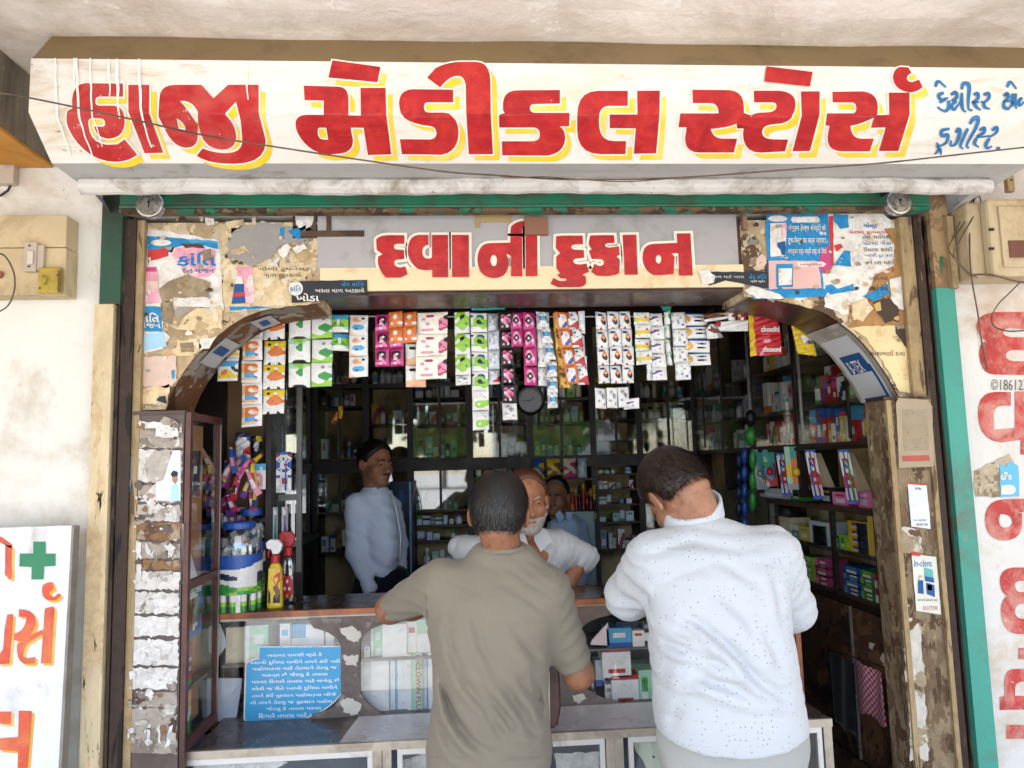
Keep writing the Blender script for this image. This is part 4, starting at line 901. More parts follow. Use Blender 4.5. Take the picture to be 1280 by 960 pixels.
def row_of_goods(where, group, along, a0, a1, fixed, z, hmax, seed, kinds='wwwsrbgcyp', facing=0, depth=.07, fillp=.9, bottles=.25, wr=(.025, .06), hr=(.45, .95), into=None):
    """goods standing in a row on a shelf. along: 'x' (front faces -Y) or 'y' (front faces -X or +X)"""
    rnd = random.Random(seed); t = a0; i = 0; pats = ['band', 'top', 'foot', 'side', 'text', 'pharma', 'diag', 'dot']; prev = None
    while t < a1-.02 and i < 20:
        w = rnd.uniform(*wr); 
        if t+w > a1: break
        h = hmax*rnd.uniform(*hr)
        if rnd.random() > fillp: t += w*1.2; continue
        a = rnd.choice(kinds); b = rnd.choice([k for k in 'rbgmdstvokn' if k != a])
        c = t+w/2; rz = facing+rnd.uniform(-.08, .08)
        loc = (c, fixed, z) if along == 'x' else (fixed, c, z)
        nm = ORD[i]
        if rnd.random() < bottles:
            cap = rnd.choice('wrbgk'); r_ = min(w/2, .022); o = (c, fixed+r_+.012, z) if along == 'x' else (fixed+(r_+.012)*(1 if facing < 0 else -1), c, z)
            bottle(o, r_, min(h, .13), a, cap, rnd.choice('wTRsc'), f'{PAL[a][1]} bottle with {PAL[cap][1]} cap, {nm} {where}', group=group)
        else:
            carton(loc, w*.94, depth, h, rz, a, b, rnd.choice(pats), f'{PAL[a][1]} box, {PAL[b][1]} print, {nm} {where}', group=group, into=into)
        t += w+rnd.uniform(.001, .008); i += 1

# ------------------------------------------------------------------ sachet strips
ST = {
 'yo': ['wwwwww', 'ssssss', 'sssssw', 'wwwwkw', 'wyoywk', 'wooyyw', 'yyyyyy', 'wwwwww'], 'ob': ['wwwwww', 'eoooow', 'eoweow', 'eowwew', 'eoooow', 'wsssww', 'wsssbw', 'eeeeew', 'wwwwww'],
 'yw': ['yyyyyy', 'ykywyy', 'wyyoyy', 'wwooow', 'wooooo', 'wwooow', 'wxxwww', 'wwwwww', 'wkaakw'], 'gl': ['qlllql', 'qqqlqw', 'wwwgww', 'wwggww', 'wwwgww', 'wwwwww', 'wwaaww', 'wwwwww', 'wkkkkw'],
 'll': ['wwwwww', 'waaawq', 'wwwwww', 'wwwggw', 'wwgggg', 'wwwggw', 'lwwwll', 'llllll'], 'gb': ['ssssss', 'tsssst', 'llwlll', 'lgwgll', 'gllggl', 'wwwwqq', 'wwwwww'],
 'ow': ['wwwwww', 'weowkw', 'woeeww', 'wwwwww', 'wssssw', 'wsbssw', 'wwwwww', 'eewwww'], 'mk': ['mmmmmm', 'mkkkkm', 'mkpwkm', 'mkpkkm', 'mkwpkm', 'mmmhmm', 'hhwhhm', 'mmmmmm'],
 'oo': ['oooooo', 'oowwoo', 'oowwoo', 'oooooo', 'owooww', 'oooooo'], 'pe': ['wwwwww', 'wkkaaw', 'wwwwww', 'wwwoew', 'wweeew', 'eeeeee', 'eeeeee'],
 'pk': ['fffffff', 'ffmmffk', 'fpfffpk', 'faaffmp', 'ffpffmp', 'fffffpm', 'fpppfmf', 'fffffff'], 'gh': ['wlllww', 'llkklw', 'lwklll', 'wlllll', 'llllgl', 'wllllw', 'wwllww', 'wwwwww'],
 'gw': ['wwwwww', 'dwbbdw', 'wlllgw', 'wlkkll', 'wlkkgl', 'qlllll', 'wwwwlw', 'wwwwww'], 'lm': ['wwwwww', 'waaiww', 'wiaaaw', 'wwwaaw', 'wlllll', 'wlwlll', 'wllllw', 'wwwwww'],
 'si': ['iiiiii', 'iwiaii', 'iiiiwi', 'iawiii', 'iiiaii', 'iwiiii', 'iiiiii'], 'pw': ['iiiiii', 'iaaaii', 'iiiiii', 'iiiiir', 'iiiirr', 'wirrrr', 'wwwwww'],
 'bp': ['kkkkkk', 'kpmkpk', 'kmhpkk', 'kwpmpk', 'khpkmk', 'kkmpkk', 'kpkwkk', 'kkkkkk'], 'hp': ['mmmmmm', 'mpwpmm', 'mhkhmm', 'mkwkhm', 'mhkhwm', 'mwhmhm', 'mmmmmm'],
 'sb': ['aaiaaa', 'aiwiaa', 'abssba', 'absssa', 'aiaaia', 'aaiiaa', 'aaaaaa'], 'go': ['zzzzzz', 'znnkzz', 'zznkzn', 'zzzzzz', 'zyznnz', 'znzzzz'],
 'od': ['oooooo', 'obwwwo', 'obwiwo', 'owaawo', 'owwwbo', 'owwbbo', 'owbbwo', 'oooooo'], 'rw': ['rwwwwr', 'rsdwwi', 'riwwww', 'waiaww', 'wwwwrr', 'wwrrrr', 'rrrrrr', 'wwwwrr'],
 'wf': ['iwwwwi', 'iddsww', 'wwwoww', 'wwoeow', 'wwknkw', 'wwwkkw', 'iwwwwi', 'wwrwww'], 'ws': ['wwwwww', 'wiaiww', 'wwikaw', 'wwwaiw', 'waiwww', 'wwwwaw', 'wwwwww'],
 'yl': ['wwwwww', 'wqwwww', 'wwwwrw', 'yyyyyy', 'lyyyyz', 'wqwwww', 'wwwwww'], 'vw': ['wwiwww', 'wwwwww', 'wvvvww', 'bvwwww', 'wwwaww', 'wiwwww', 'wwwwww'],
 'sw': ['iwwwwi', 'iwiwwi', 'wwwaww', 'iwiwwi', 'iwawwi', 'wxxxvw', 'iwwwwi'], 'aa': ['dbbbbbd', 'zwwwwww', 'zzwakaw', 'zzwwwww', 'wzwkkaw', 'zwwwwww', 'wwwwwww'], 'gg': ['wwq', 'qwg', 'wwg', 'www', 'qww'],
 'xx': ['xxx', 'xwx', 'xix', 'www', 'xxw'], 'rd': ['rrrrrrrr', 'wrprrprr', 'rrrrrwwr', 'rwwwwwwr', 'rrrrrprr', 'rrprrrrr', 'rrrrrrrr'], 'wk': ['iwwwwwki', 'akkwwwwa', 'wwwwwwww']}
ST = {k: [r_.replace('aa', 'UU').replace('xx', 'TT') for r_ in v] for k, v in ST.items()}
def strip_of(name_lbl, pxl, pxr, ptop, rowsdef, Y=2.715, cols=1, lean=0, seed=0, bul=.006, cat='sachet strip', hook=True):
    """rowsdef: list of (type, pixel height); lean: sideways px from top to bottom"""
    x0 = P(pxl, ptop, Y); x1 = P(pxr, ptop, Y); t = thing('sachet_strip', name_lbl, cat, ((x0.x+x1.x)/2, Y, x0.z), 'sachet strips hanging from the cord')
    k = Y/924*.985; rnd = random.Random(seed*7+int(pxl)); y = 0; H = sum(h for _, h in rowsdef)
    for (ty, h) in rowsdef:
        for c in range(cols):
            w = (x1.x-x0.x)/cols; xx = x0.x+w*c+lean*k*y/max(1, H); dx = lean*k*h/max(1, H)
            yy = Y-rnd.uniform(0, .008)-.004*(y > 0); zt_ = x0.z-y*k; hh = h*k-.0012
            mb = MB(); gridface(mb, (xx+dx, yy+rnd.uniform(-.006, .004), zt_-hh), (w-.0008, rnd.uniform(-.012, .012), rnd.uniform(-.004, .004)), (-dx, rnd.uniform(-.008, .008), hh), ST[ty], True, bul*(1.2+rnd.random()*.6), None, 2)
            o = mb.build('sachet', None, t, smooth=False)
        y += h
    return t
# ================================================================== COUNTER
zCt = zat(767, CY, 265); X0 = XC+.02; X1 = xat(1003, CY, 830)
ctop = M('counter_top_brown', '3a2620', .22, var=.25, vs=8, dirt='5a4238', da=.2, ds=12, world=True)
cedge = M('counter_edge_wood', 'a5623a', .45, var=.15, vs=12, world=True, dirt='5c3420', da=.25)
cream_rail = M('counter_cream_rail', 'c9bfae', .5, var=.06, world=True, dirt='9a8c78', da=.2)
plate_m = PEEL('cutout_plate', '6e645f', [('7d726c', 6, .5, 1), ('8e8880', 13, .60, 4), ('c4bfb4', 15, .67, 7)], bump=.15)
shelfm = M('showcase_shelf', '6a6560', .5, world=True)
backm = M('showcase_back', '3c3a3e', .6, world=True)
paint_splash = M('paint_splash', 'c9c4b8', .7, world=True)
counter = thing('shop_counter', 'long wooden shop counter with a brown top and glass showcase front', 'counter', ((X0+X1)/2, CY, 0))
mb = MB(); mb.box(X0-.0, X1+.0, CY+.006, CY+.30, zCt-.02, zCt); mb.build('counter_top', ctop, counter)
mb = MB(); mb.box(X0, X1, CY-.008, CY+.005, zCt-.021, zCt-.0005); mb.build('edge_strip', cedge, counter)
z2 = zat(778, CY, 265); zb1 = zat(905, CY, 262)
mb = MB(); mb.box(X0, X1, CY, CY+.02, z2, zCt-.022); mb.build('front_rail', cream_rail, counter)
zb0 = zb1-.03
mb = MB(); mb.box(X0, X1, CY-.004, CY+.02, zb1-.022, zb1); mb.build('front_rail', cream_rail, counter)
mb = MB(); mb.box(X0, X1, CY-.0, CY+.3, zb1-.03, zb1-.023); mb.build('bottom_board', backm, counter)
mb = MB(); mb.box(X0, X1, CY+.285, CY+.3, .0, zCt-.021); mb.build('back_board', backm, counter)
mb = MB(); mb.box(X1-.018, X1, CY-.003, CY+.284, zb1-.02, zCt-.0215); mb.build('end_board', cedge, counter)
zsh = zat(833, CY, 300)
mb = MB(); mb.box(X0, X1-.02, CY+.02, CY+.28, zsh-.008, zsh); mb.build('shelf', shelfm, counter)
gl = GLASS('showcase_glass', (.97, .98, .98), .06, .02, 1.0)
for a, b in ((262, 436), (437, 712), (713, 1000)):
    xa_, xb2 = max(X0, xat(a, CY, 840)+.002), min(X1-.02, xat(b, CY, 840)-.002)
    mb = MB(); mb.box(xa_, xb2, CY+.004, CY+.008, zb1, z2); mb.build('glass_pane', gl, counter)
def hourglass(cx, wl, wr, ya, yb, Y=CY-.006):
    pts = parse(f"{cx-wl},{ya+2} {cx-wl+8},{ya+14} {cx-16},{ya+20}~ {cx-12},{ya+38} {cx-12},{yb-42} {cx-18},{yb-22}~ {cx-wl+6},{yb-18} {cx-wl},{yb} {cx+wr},{yb-4} {cx+wr-2},{yb-14} {cx+22},{yb-24}~ {cx+12},{yb-46} {cx+12},{ya+34} {cx+16},{ya+16}~ {cx+wr-14},{ya+10} {cx+wr},{ya-2}")
    mb = MB(); mb.prism([(P(x, y, Y).x, P(x, y, Y).z) for x, y in pts], Y, Y+.009); return mb.build('cutout_plate', plate_m, counter)
hourglass(438, 54, 54, 771, 911); hourglass(711, 58, 66, 759, 893); hourglass(972, 50, 30, 752, 880)
for pts in ([(425,785),(440,782),(452,790),(449,803),(435,800)], [(424,877),(438,872),(450,880),(448,893),(430,892)], [(430,820),(446,818),(447,832),(432,830)], [(716,868),(730,866),(733,873),(722,880)], [(700,772),(722,768),(726,780),(706,784)]):
    sheet('paint_splash', pts, paint_splash, counter, CY-.006, .002, int(pts[0][0]), 2.2, 3)
# ledge with lower showcase
LY = 2.47; zl = zat(929, LY, 470)
ledge = thing('lower_showcase', 'low aluminium framed glass showcase with a brown and white ledge under the counter', 'showcase', (.2, LY, 0))
LX0, LX1 = xat(181, LY, 945), xat(1040, LY, 900)
mb = MB(); mb.box(XC+.022, LX1, LY+.012, CY+.3, zl-.012, zl); mb.build('ledge_top', M('ledge_dark', '4a403c', .3, var=.15, world=True, dirt='6a5e58', da=.2), ledge)
lam_w = M('white_laminate', 'cfd0d4', .3, var=.04, vs=3, world=True, dirt='b4b2b0', da=.15)
mb = MB(); c1 = PZ(442, 912, zl); c2 = PZ(828, 893, zl); c3 = PZ(848, 908, zl); c4 = PZ(424, 928, zl)
mb.quad((c1.x, CY-.012, zl+.002), (c4.x, LY+.013, zl+.002), (c3.x, LY+.013, zl+.002), (c2.x, CY-.012, zl+.002)); mb.build('white_sheet', lam_w, ledge)
alub = M('aluminium_frame', 'b4ab9c', .38, .55, var=.12, vs=20, dirt='7d7264', da=.25, world=True); aluw = M('aluminium_white', 'd4d2ce', .4, .3, var=.05, dirt='9a8e80', da=.1, world=True)
mb = MB(); mb.box(LX0, LX1, LY-.002, LY+.011, zl-.022, zl+.003); mb.build('edge_trim', alub, ledge)
for a in (181, 466, 478, 757, 768, 1030):
    mb = MB(); x_ = xat(a, LY, 945 if a < 500 else 920); mb.box(x_, x_+.028, LY, LY+.02, .02, zl-.0225); mb.build('frame_post', alub, ledge)
for a, b in ((192, 466), (489, 757), (779, 1030)):
    xa_, xb2 = xat(a, LY, 945)+.019, xat(b, LY, 945)-.001
    mb = MB(); mb.box(xa_, xb2, LY+.002, LY+.016, zl-.04, zl-.023); mb.build('door_rail', aluw, ledge)
    mb = MB(); mb.box(xa_, xa_+.016, LY+.002, LY+.016, .05, zl-.0405); mb.build('door_stile', aluw, ledge)
    mb = MB(); mb.box(xb2-.016, xb2, LY+.002, LY+.016, .05, zl-.0405); mb.build('door_stile', aluw, ledge)
    mb = MB(); mb.box(xa_+.017, xb2-.017, LY+.006, LY+.01, .05, zl-.0405); mb.build('glass_pane', gl, ledge)
mb = MB(); mb.box(LX0+.01, LX1-.01, LY+.2, LY+.21, 0, zl-.015); mb.build('back_board', M('showcase_blue_grey', '55626a', .6, var=.2, world=True), ledge)
mb = MB(); mb.box(LX0+.01, LX1-.01, LY+.03, LY+.2, .30, .31); mb.build('shelf', shelfm, ledge)
for x_ in (LX0, LX1-.012):
    mb = MB(); mb.box(x_, x_+.01, LY+.021, LY+.26, 0, zl-.013); mb.build('side_board', alub, ledge)
# cream plastic holder at lower right
q = P(818, 945, LY+.08); t = thing('plastic_holder', 'pale cream plastic fan shaped holder behind the lower right glass', 'holder', (q.x, LY+.08, q.z))
hp = parse("790,924 845,920 842,935 832,945~ 828,960 808,962 805,950~ 794,938"); mb = MB(); mb.prism([(P(x, y, LY+.08).x, P(x, y, LY+.08).z) for x, y in hp], LY+.07, LY+.09); mb.build('shell', M('cream_plastic', 'c9cdb8', .4), t)
mb = MB(); q = P(817, 946, LY+.069); mb.lathe([(.004, 0), (.004, .002)], q, 10, ax='y'); mb.build('screw', dksteel, t)
# peeling film and carton pieces in the lower showcase
for k, (pts, lb, mt) in enumerate([([(245,952),(330,948),(360,952),(340,962),(240,965)], 'white torn film patch inside the lower left glass', paper_w), ([(500,952),(545,935),(548,965),(505,970)], 'crumpled white wrapper in the middle of the lower showcase', paper_w), ([(690,925),(728,922),(720,930),(692,934)], 'torn white paper strip at the top of the lower glass beside the grey shirt', paper_w), ([(690,942),(750,940),(750,975),(690,975)], 'white board leaning in the lower showcase right of the grey shirt', paper_w)]):
    t = thing('paper_scrap', lb, 'paper scrap', P(*pts[0], LY+.05)); sheet('paper', pts, mt, t, LY+.05, 0, 200+k, 1.2)

# ------------------------------------------------------------------ blue notice
NB = lambda s: [(300+x*.125, 790+y*.125) for x, y in s]
NY = CY+.003
q = P(365, 900, NY); notice = thing('blue_notice', 'sky blue sticker notice covered in white Gujarati lines on the showcase glass', 'notice', (q.x, NY, q.z))
nblue = M('notice_blue', '3aa0d2', .35, var=.06, vs=5, world=True)
paint('border', [parse("185,140 1022,135 1022,600 1000,640 900,780~ 680,860 675,895 120,905 30,905~ 35,850 50,330 52,275~ 180,255", 300, 790, .125)], [], flat(NY, .0005), paper_w, notice)
paint('blue_field', [parse("197,155 1012,150 1012,600 990,635 890,770~ 670,850 665,888 120,895 48,895~ 50,850 65,340 66,295~ 192,272", 300, 790, .125)], [], flat(NY, .0012), nblue, notice)
ntext = M('notice_white', 'e4eaee', .5, world=True)
for s_, a, b, y in [('બરાબર સમજી લ્યો કે', 275, 820, 235), ('આખી દુિનયા મળીને તમને કંઈ નહીં', 105, 1005, 308), ('પહોંચાડવા માટે તેટલાને તેટલુ જ', 125, 970, 370), ('મહત્વ છે જેટલુ કે તમારા', 220, 880, 432), ('પરવર િદગારે તમારા માટે લખેલુ છે', 115, 995, 500), ('એવી જ રીતે આખી દુિનયા મળીને', 118, 975, 570), ('તમને કંઈ નુકસાન પહોંચાડવા બીજે', 118, 965, 640), ('તો તમને તેટલુ જ નુકશાન પહોંચ', 105, 925, 708), ('જેટલુ કે તમારા પરવર', 265, 815, 770), ('િદગારે તમારા માટે લ', 190, 745, 835)]:
    text_px('lettering', s_, 300+a*.125, 790+(y-24)*.125, 300+b*.125, 790+(y+24)*.125, NY, ntext, notice, .018, .002, slope=-(b-a)*.125*.02)

# ------------------------------------------------------------------ goods in the upper showcase
G = 'goods in the glass showcase'
def sc_box(pl, pt, pr, pb, dy, d, a, b, pat, label, name='medicine_box', cat='box', rz=0, tl=None):
    Y = CY+dy; o = P((pl+pr)/2, pb, Y); k = Y/924
    zz = o.z
    return carton((o.x, Y, zz), (pr-pl)*k, d, (pb-pt)*k, rz, a, b, pat, label, cat, G, name)
zf = zb1-.022
def on_shelf(o, z): o.location.z = z; return o
def leaf(pts, label, col, dy, cat='envelope'):
    t = thing('paper_envelope', label, cat, P(*pts[-1], CY+dy)); mb = MB(); mb.prism([(P(x, y, CY+dy).x, P(x, y, CY+dy).z) for x, y in pts], CY+dy, CY+dy+.006); mb.build('paper', M('envelope_'+col, col, .7, var=.04), t); return t
leaf([(261,783),(275,780),(284,806),(270,825),(261,814)], 'white folded envelope at the upper left corner of the showcase', 'c8c8cc', .03)
leaf([(259,848),(303,848),(296,895),(290,902),(259,902)], 'big white paper sheet on the lower shelf left of the blue notice', 'ccd0dc', .05)
leaf([(740,800),(760,778),(762,805),(762,807),(738,806)], 'pale pink envelope right of the cutout plate beside the white shirt', 'e4d0d4', .03)
leaf([(735,850),(758,852),(760,874),(748,872)], 'plain white card low behind the cutout plate', 'd8d8dc', .06)
leaf([(704,822),(712,826),(705,838),(703,838)], 'small white slip beside the brown bag', 'd8d8dc', .06)
S1, S2 = zsh, zf
for a in [
 (283,785,306,826,.05,.1,'c','w','plain','cream carton beside the folded envelope',S1), (306,783,334,826,.04,.12,'q','w','side','pale green ribbed carton behind the left glass',S1),
 (318,800,350,830,.16,.05,'b','v','diag','blue shrink wrapped pack behind the blue notice',S1), (350,783,362,826,.05,.08,'w','s','text','white carton with sky print above the notice',S1),
 (363,786,382,826,.07,.08,'w','s','top','sky topped carton above the notice corner',S1), (383,786,404,826,.06,.08,'w','a','plain','plain white carton above the notice right corner',S1), (405,789,417,826,.06,.06,'w','n','side','white carton with brown edge left of the cutout plate',S1),
 (455,803,462,815,.05,.05,'w','s','text','small white box right of the left cutout plate',S1), (464,783,478,820,.06,.08,'q','w','side','pale green edged carton in the middle glass',S1), (479,782,508,820,.04,.1,'w','q','plain','large white carton in the middle glass',S1), (509,781,521,820,.05,.1,'w','r','text','white carton with faint red print in the middle glass',S1), (522,779,540,820,.05,.1,'w','q','top','white carton next to the grey shirt on the upper shelf',S1),
 (450,838,464,902,.05,.15,'w','a','plain','tall white carton at the left of the middle glass',S2), (465,836,486,902,.04,.15,'w','a','plain','tall white carton with a folded flap, middle glass',S2), (487,832,494,902,.05,.12,'w','s','side','white carton with a blue edge, middle glass',S2), (495,832,509,902,.05,.12,'w','s','side','white carton next to the pale teal carton',S2),
 (529,828,534,900,.05,.12,'w','s','plain','thin white carton beside the grey shirt',S2), (535,827,541,900,.04,.12,'w','s','side','white carton with blue edge touching the grey shirt outline',S2), (541,827,560,900,.05,.12,'w','t','side','white carton half hidden by the grey shirt',S2),
 (745,815,753,846,.05,.06,'x','b','foot','pale blue box right of the cutout plate, top of stack',S2+.07), (759,783,790,806,.03,.1,'s','b','foot','bright blue flat case on the upper shelf of the right glass',S1), (771,775,800,792,.07,.1,'d','a','plain','dark clear lidded case behind the bright blue case',S1+.03), (791,787,806,806,.03,.06,'w','r','text','small white carton beside the bright blue case',S1), (803,777,818,806,.05,.08,'k','a','text','dark carton on the upper shelf near the white shirt',S1),
 (754,811,789,846,.03,.09,'w','r','pharma','red topped white carton on top of its twin',None), (766,845,799,882,.03,.09,'w','r','pharma','red topped white carton below its twin',S2), (743,848,757,874,.06,.06,'w','a','plain','plain white box beside the red topped cartons',S2+.02), (757,850,766,876,.04,.06,'w','a','text','narrow white carton with a grey label beside the red topped carton',S2),
 (800,838,818,880,.03,.08,'q','g','dot','pale green carton with a leaf mark touching the white shirt',S2), (790,826,812,838,.1,.08,'q','a','plain','grey green tray behind the pale green carton',S2+.09), (806,842,830,880,.1,.08,'x','b','text','pale blue carton behind the white shirt',S2),
 (900,840,930,880,.05,.08,'w','g','pharma','green topped white carton behind the white shirt',S2), (850,785,880,806,.05,.08,'w','b','band','blue banded carton behind the white shirt',S1)]:
    *c, z = a
    o = sc_box(*c)
    if z is not None: o.location.z = z
    else: o.location.z = S2+.105
# pale teal carton with red vertical lettering
o = sc_box(510,829,528,902,.035,.14,'q','w','plain','pale teal carton with red vertical lettering in the middle glass'); o.location.z = S2
h_ = 73*2.775/924
t_ = text('lettering', 'DICLOWIN PLUS', Vector((.004, -.0015, h_*.98)), Vector((0, 0, -h_*.92)), Vector((.018, 0, 0)), pm('r'), o, .02)
mb = MB(); mb.quad((.0-.027, -.001, 0), (-.0255+.012, -.001, 0), (-.0255+.012, -.001, h_*.999), (-.027, -.001, h_*.999), pm('w')); put_ = mb.build('white_edge', None, o)
# ================================================================== HANGING SACHETS
cordm = M('white_cord', 'c8c4bc', .6)
mb = MB(); pts = [P(x, 394+2.0*math.sin((x-255)/760*math.pi), 2.73) for x in range(262, 1010, 30)]; mb.tube(pts, .0022, n=6)
cord = tag(mb.build('cord', cordm, None), 'pale cord stretched across the arch with sachets hanging from it', 'cord')
for a in [
 ('yellow and blue orange-print sachets, leftmost short strip', 277, 302, 420, [('yo', 29), ('yo', 29)], {'lean': -3}),
 ('long strip of orange and blue sachets with a cream swirl, left of the arch', 304.5, 330, 398, [('ob', 27.6)]*5, {}),
 ('strip of yellow and white sachets with orange fruit', 331.5, 358, 396, [('yw', 31)]*4, {'lean': -2}),
 ('strip of white sachets with a pale green top and green leaf', 362, 389, 395, [('gl', 30.5)]*3, {}),
 ('strip of white sachets with a lime green foot', 390, 416, 395, [('ll', 30.5)]*3, {}),
 ('short strip of two green and blue sachets', 415.5, 436.5, 394, [('gb', 23)]*2, {}),
 ('narrow strip of white sachets with orange and blue, left of the magenta ones', 437.5, 461, 394, [('ow', 27)]*3, {'lean': -1}),
 ('magenta and black double strip behind the orange pack', 469, 505, 394, [('mk', 22.5)]*3, {'cols': 2}),
 ('bright orange pack of four sachets', 486, 521, 391, [('oo', 20.5)]*2, {'cols': 2, 'Y': 2.700}),
 ('peach and white strip behind the pink portrait sachets', 507, 532, 430, [('pe', 28)]*2, {'Y': 2.722}),
 ('wide strip of ivory sachets with a pink woman portrait', 521.5, 560, 391, [('pk', 29)]*3, {'lean': -3, 'Y': 2.70}),
 ('green and white strip with a dark haired head on each sachet', 568, 587, 391, [('gh', 28), ('gh', 28), ('gh', 26), ('ws', 13)], {}),
 ('longest green and white strip with lime coloured lower sachets', 588, 608.5, 391, [('gw', 25.5)]*4+[('lm', 25)]*2, {}),
 ('silver foil strip ending in a pink and white sachet', 608.5, 623, 391, [('si', 25)]*3+[('pw', 19)], {'Y': 2.722}),
 ('black and pink foil strip ending in a white sachet', 623, 641, 391, [('bp', 23.5)]*5+[('ws', 22)], {'lean': 2}),
 ('short hot pink strip behind the clock side', 638, 652.5, 391, [('hp', 22.5)]*2, {'Y': 2.70}),
 ('long hot pink strip right of the short hot pink strip', 653, 669, 390, [('hp', 24)]*4, {}),
 ('cream sachet strip behind the grey and blue foil strip', 670, 686, 391, [('sw', 24)]*4, {'Y': 2.725}),
 ('slanting grey foil strip with blue dashes', 669.5, 683, 390, [('sb', 21)]*3, {'lean': 11, 'Y': 2.70}),
 ('hanging end of a silver and blue foil strip, right of the clock', 682.5, 695.5, 453, [('sb', 20)]*3, {'Y': 2.705}),
 ('gold and brown foil strip between grey and orange strips', 690.5, 704, 392, [('go', 24.5)]*4, {'lean': 5, 'Y': 2.722}),
 ('slanting orange edged strip with blue and white sachets', 693, 709, 390, [('od', 24)]*4, {'lean': 12, 'Y': 2.70}),
 ('slanting red and white strip right of the orange edged strip', 708.5, 722, 390, [('rw', 24)]*4, {'lean': 11, 'Y': 2.703}),
 ('pale blue sliver of a strip behind the red and white strip', 722, 730, 390, [('xx', 30)]*3, {'Y': 2.722}),
 ('broad sheet of white sachets with small family figures', 743.5, 788, 390, [('wf', 23.7)]*4, {'cols': 3, 'lean': 1}),
 ('white foil sachets with grey print at the foot of the broad sheet', 743, 786, 485, [('ws', 26.5)], {'cols': 3, 'Y': 2.721}),
 ('small white sachet peeping out behind the broad white sheet', 779, 798, 499, [('vw', 14)], {'Y': 2.727}),
 ('strip of white sachets with yellow bands', 791.5, 810.5, 391, [('yl', 17.5)]*4, {}),
 ('white strip with small purple words', 811, 828.5, 391, [('vw', 18)]*5, {'Y': 2.705}),
 ('silver strip behind the white strip with purple words', 804, 814, 398, [('sw', 27.5)]*3, {'Y': 2.725}),
 ('narrow white and green sliver of a strip', 829, 836.5, 391, [('gg', 17.5)]*4, {'Y': 2.722}),
 ('silver white strip left of the cursive sachets', 838.5, 857, 391, [('sw', 22.5)]*4, {'lean': 1}),
 ('strip of white sachets with gold flowers and a blue top line', 853, 884, 391, [('aa', 17.8)]*4, {'lean': 1, 'Y': 2.722}),
 ]:
    kw = a[5] if len(a) > 5 else {}
    strip_of(a[0], a[1], a[2], a[3], a[4], **kw)
def packet(lbl, pts, rows, Y=2.705, name='foil_packet', cat='packet', words=None):
    """a soft packet given by its four corners: top-left, top-right, bottom-right, bottom-left"""
    rows = epx(epx(rows)); A, B, C_, D = [P(x, y, Y) for x, y in pts]; t = thing(name, lbl, cat, A); nr, nc = len(rows), len(rows[0]); mb = MB(); b = 0
    for j in range(nr+1):
        for i in range(nc+1):
            u, v = i/nc, j/nr; q = (A*(1-u)+B*u)*(1-v)+(D*(1-u)+C_*u)*v
            mb.v.append((q.x, q.y-.008*(math.sin(math.pi*u)*math.sin(math.pi*v))**.5+.002*math.sin(9*u+5*v+j), q.z))
    for j in range(nr):
        for i in range(nc): mb.f.append((j*(nc+1)+i, (j+1)*(nc+1)+i, (j+1)*(nc+1)+i+1, j*(nc+1)+i+1)); mb.mi.append(mb.m(cellmat(rows[j][i], True)))
    mb.build('wrapper', None, t)
    for w_, (x0, y0, x1, y1), ch in words or []: text_px('lettering', w_, x0, y0, x1, y1, Y-.011, pm(ch), t, .03)
    return t
packet('upper of two red packets with white lettering by the right arch curve', [(941,392),(972,392),(976,418),(943,419)], ['rrprrrr', 'rrrrrrr', 'rrrrrrr', 'rrrrrpr', 'rrrrrrr'], words=[('chosoni', (951, 408, 974, 415), 'w')])
packet('lower of two red packets with white lettering by the right arch curve', [(943,419),(976,418),(978,443),(945,445)], ['rrrrrrr', 'rrpprrr', 'rrrrrrr', 'rrrrrrr', 'rprrrrr'], words=[('chosoni', (953, 433, 976, 440), 'w')])
packet('yellow packet edge left of the red packets', [(935,392),(942,392),(946,444),(938,446)], ['yz', 'yy', 'zo', 'yo', 'yy', 'zy', 'yo', 'zz', 'yy'])
packet('bright yellow packet with a small white label by the right arch curve', [(988,402),(1014,411),(1021,445),(997,442)], ['yyyyyy', 'yyyzyy', 'yyyyyy', 'yzwwwy', 'yywsry', 'yyyyyy', 'yyzyyy', 'yyyyyy'], words=[('Dermi', (1010, 425, 1018, 430), 'b')])
packet('twisted yellow corner of a packet left of the bright yellow packet', [(982,401),(989,402),(990,407),(984,405)], ['yy', 'zy'])
packet('flat brown and white packet with a portrait beside the cursive sachets', [(879,393),(909,390),(912,398),(881,403)], ['nnnaee', 'knnnka', 'wwwwww'])
packet('white and red packet with a portrait left of the red packets', [(909,390),(933,391),(933,400),(911,401)], ['wwnerr', 'wnkenr', 'wwkrwr'])
packet('long white packet with a red end under the portrait packet', [(894,402),(935,400),(935,414),(897,414)], ['rwwwwww', 'rwwwwww', 'wwwwwww'])
packet('lowest flat brown striped packet hanging right of the cursive sachets', [(882,405),(896,405),(904,422),(884,424)], ['nwa', 'wnn', 'wwa'])
packet('turquoise packet lying flat above the cord', [(588,381),(630,380),(631,387),(590,388)], ['tttwwstt', 'ttwwwwst', 'sttttttt'], Y=2.69)
packet('white packet lying flat above the cord right of the turquoise one', [(646,380),(666,379),(662,384),(648,385)], ['wwww', 'wwww'], Y=2.695)
packet('green packet corner above the yellow banded sachets', [(824,379),(840,379),(838,390),(828,388)], ['tt', 'tg'], Y=2.74)

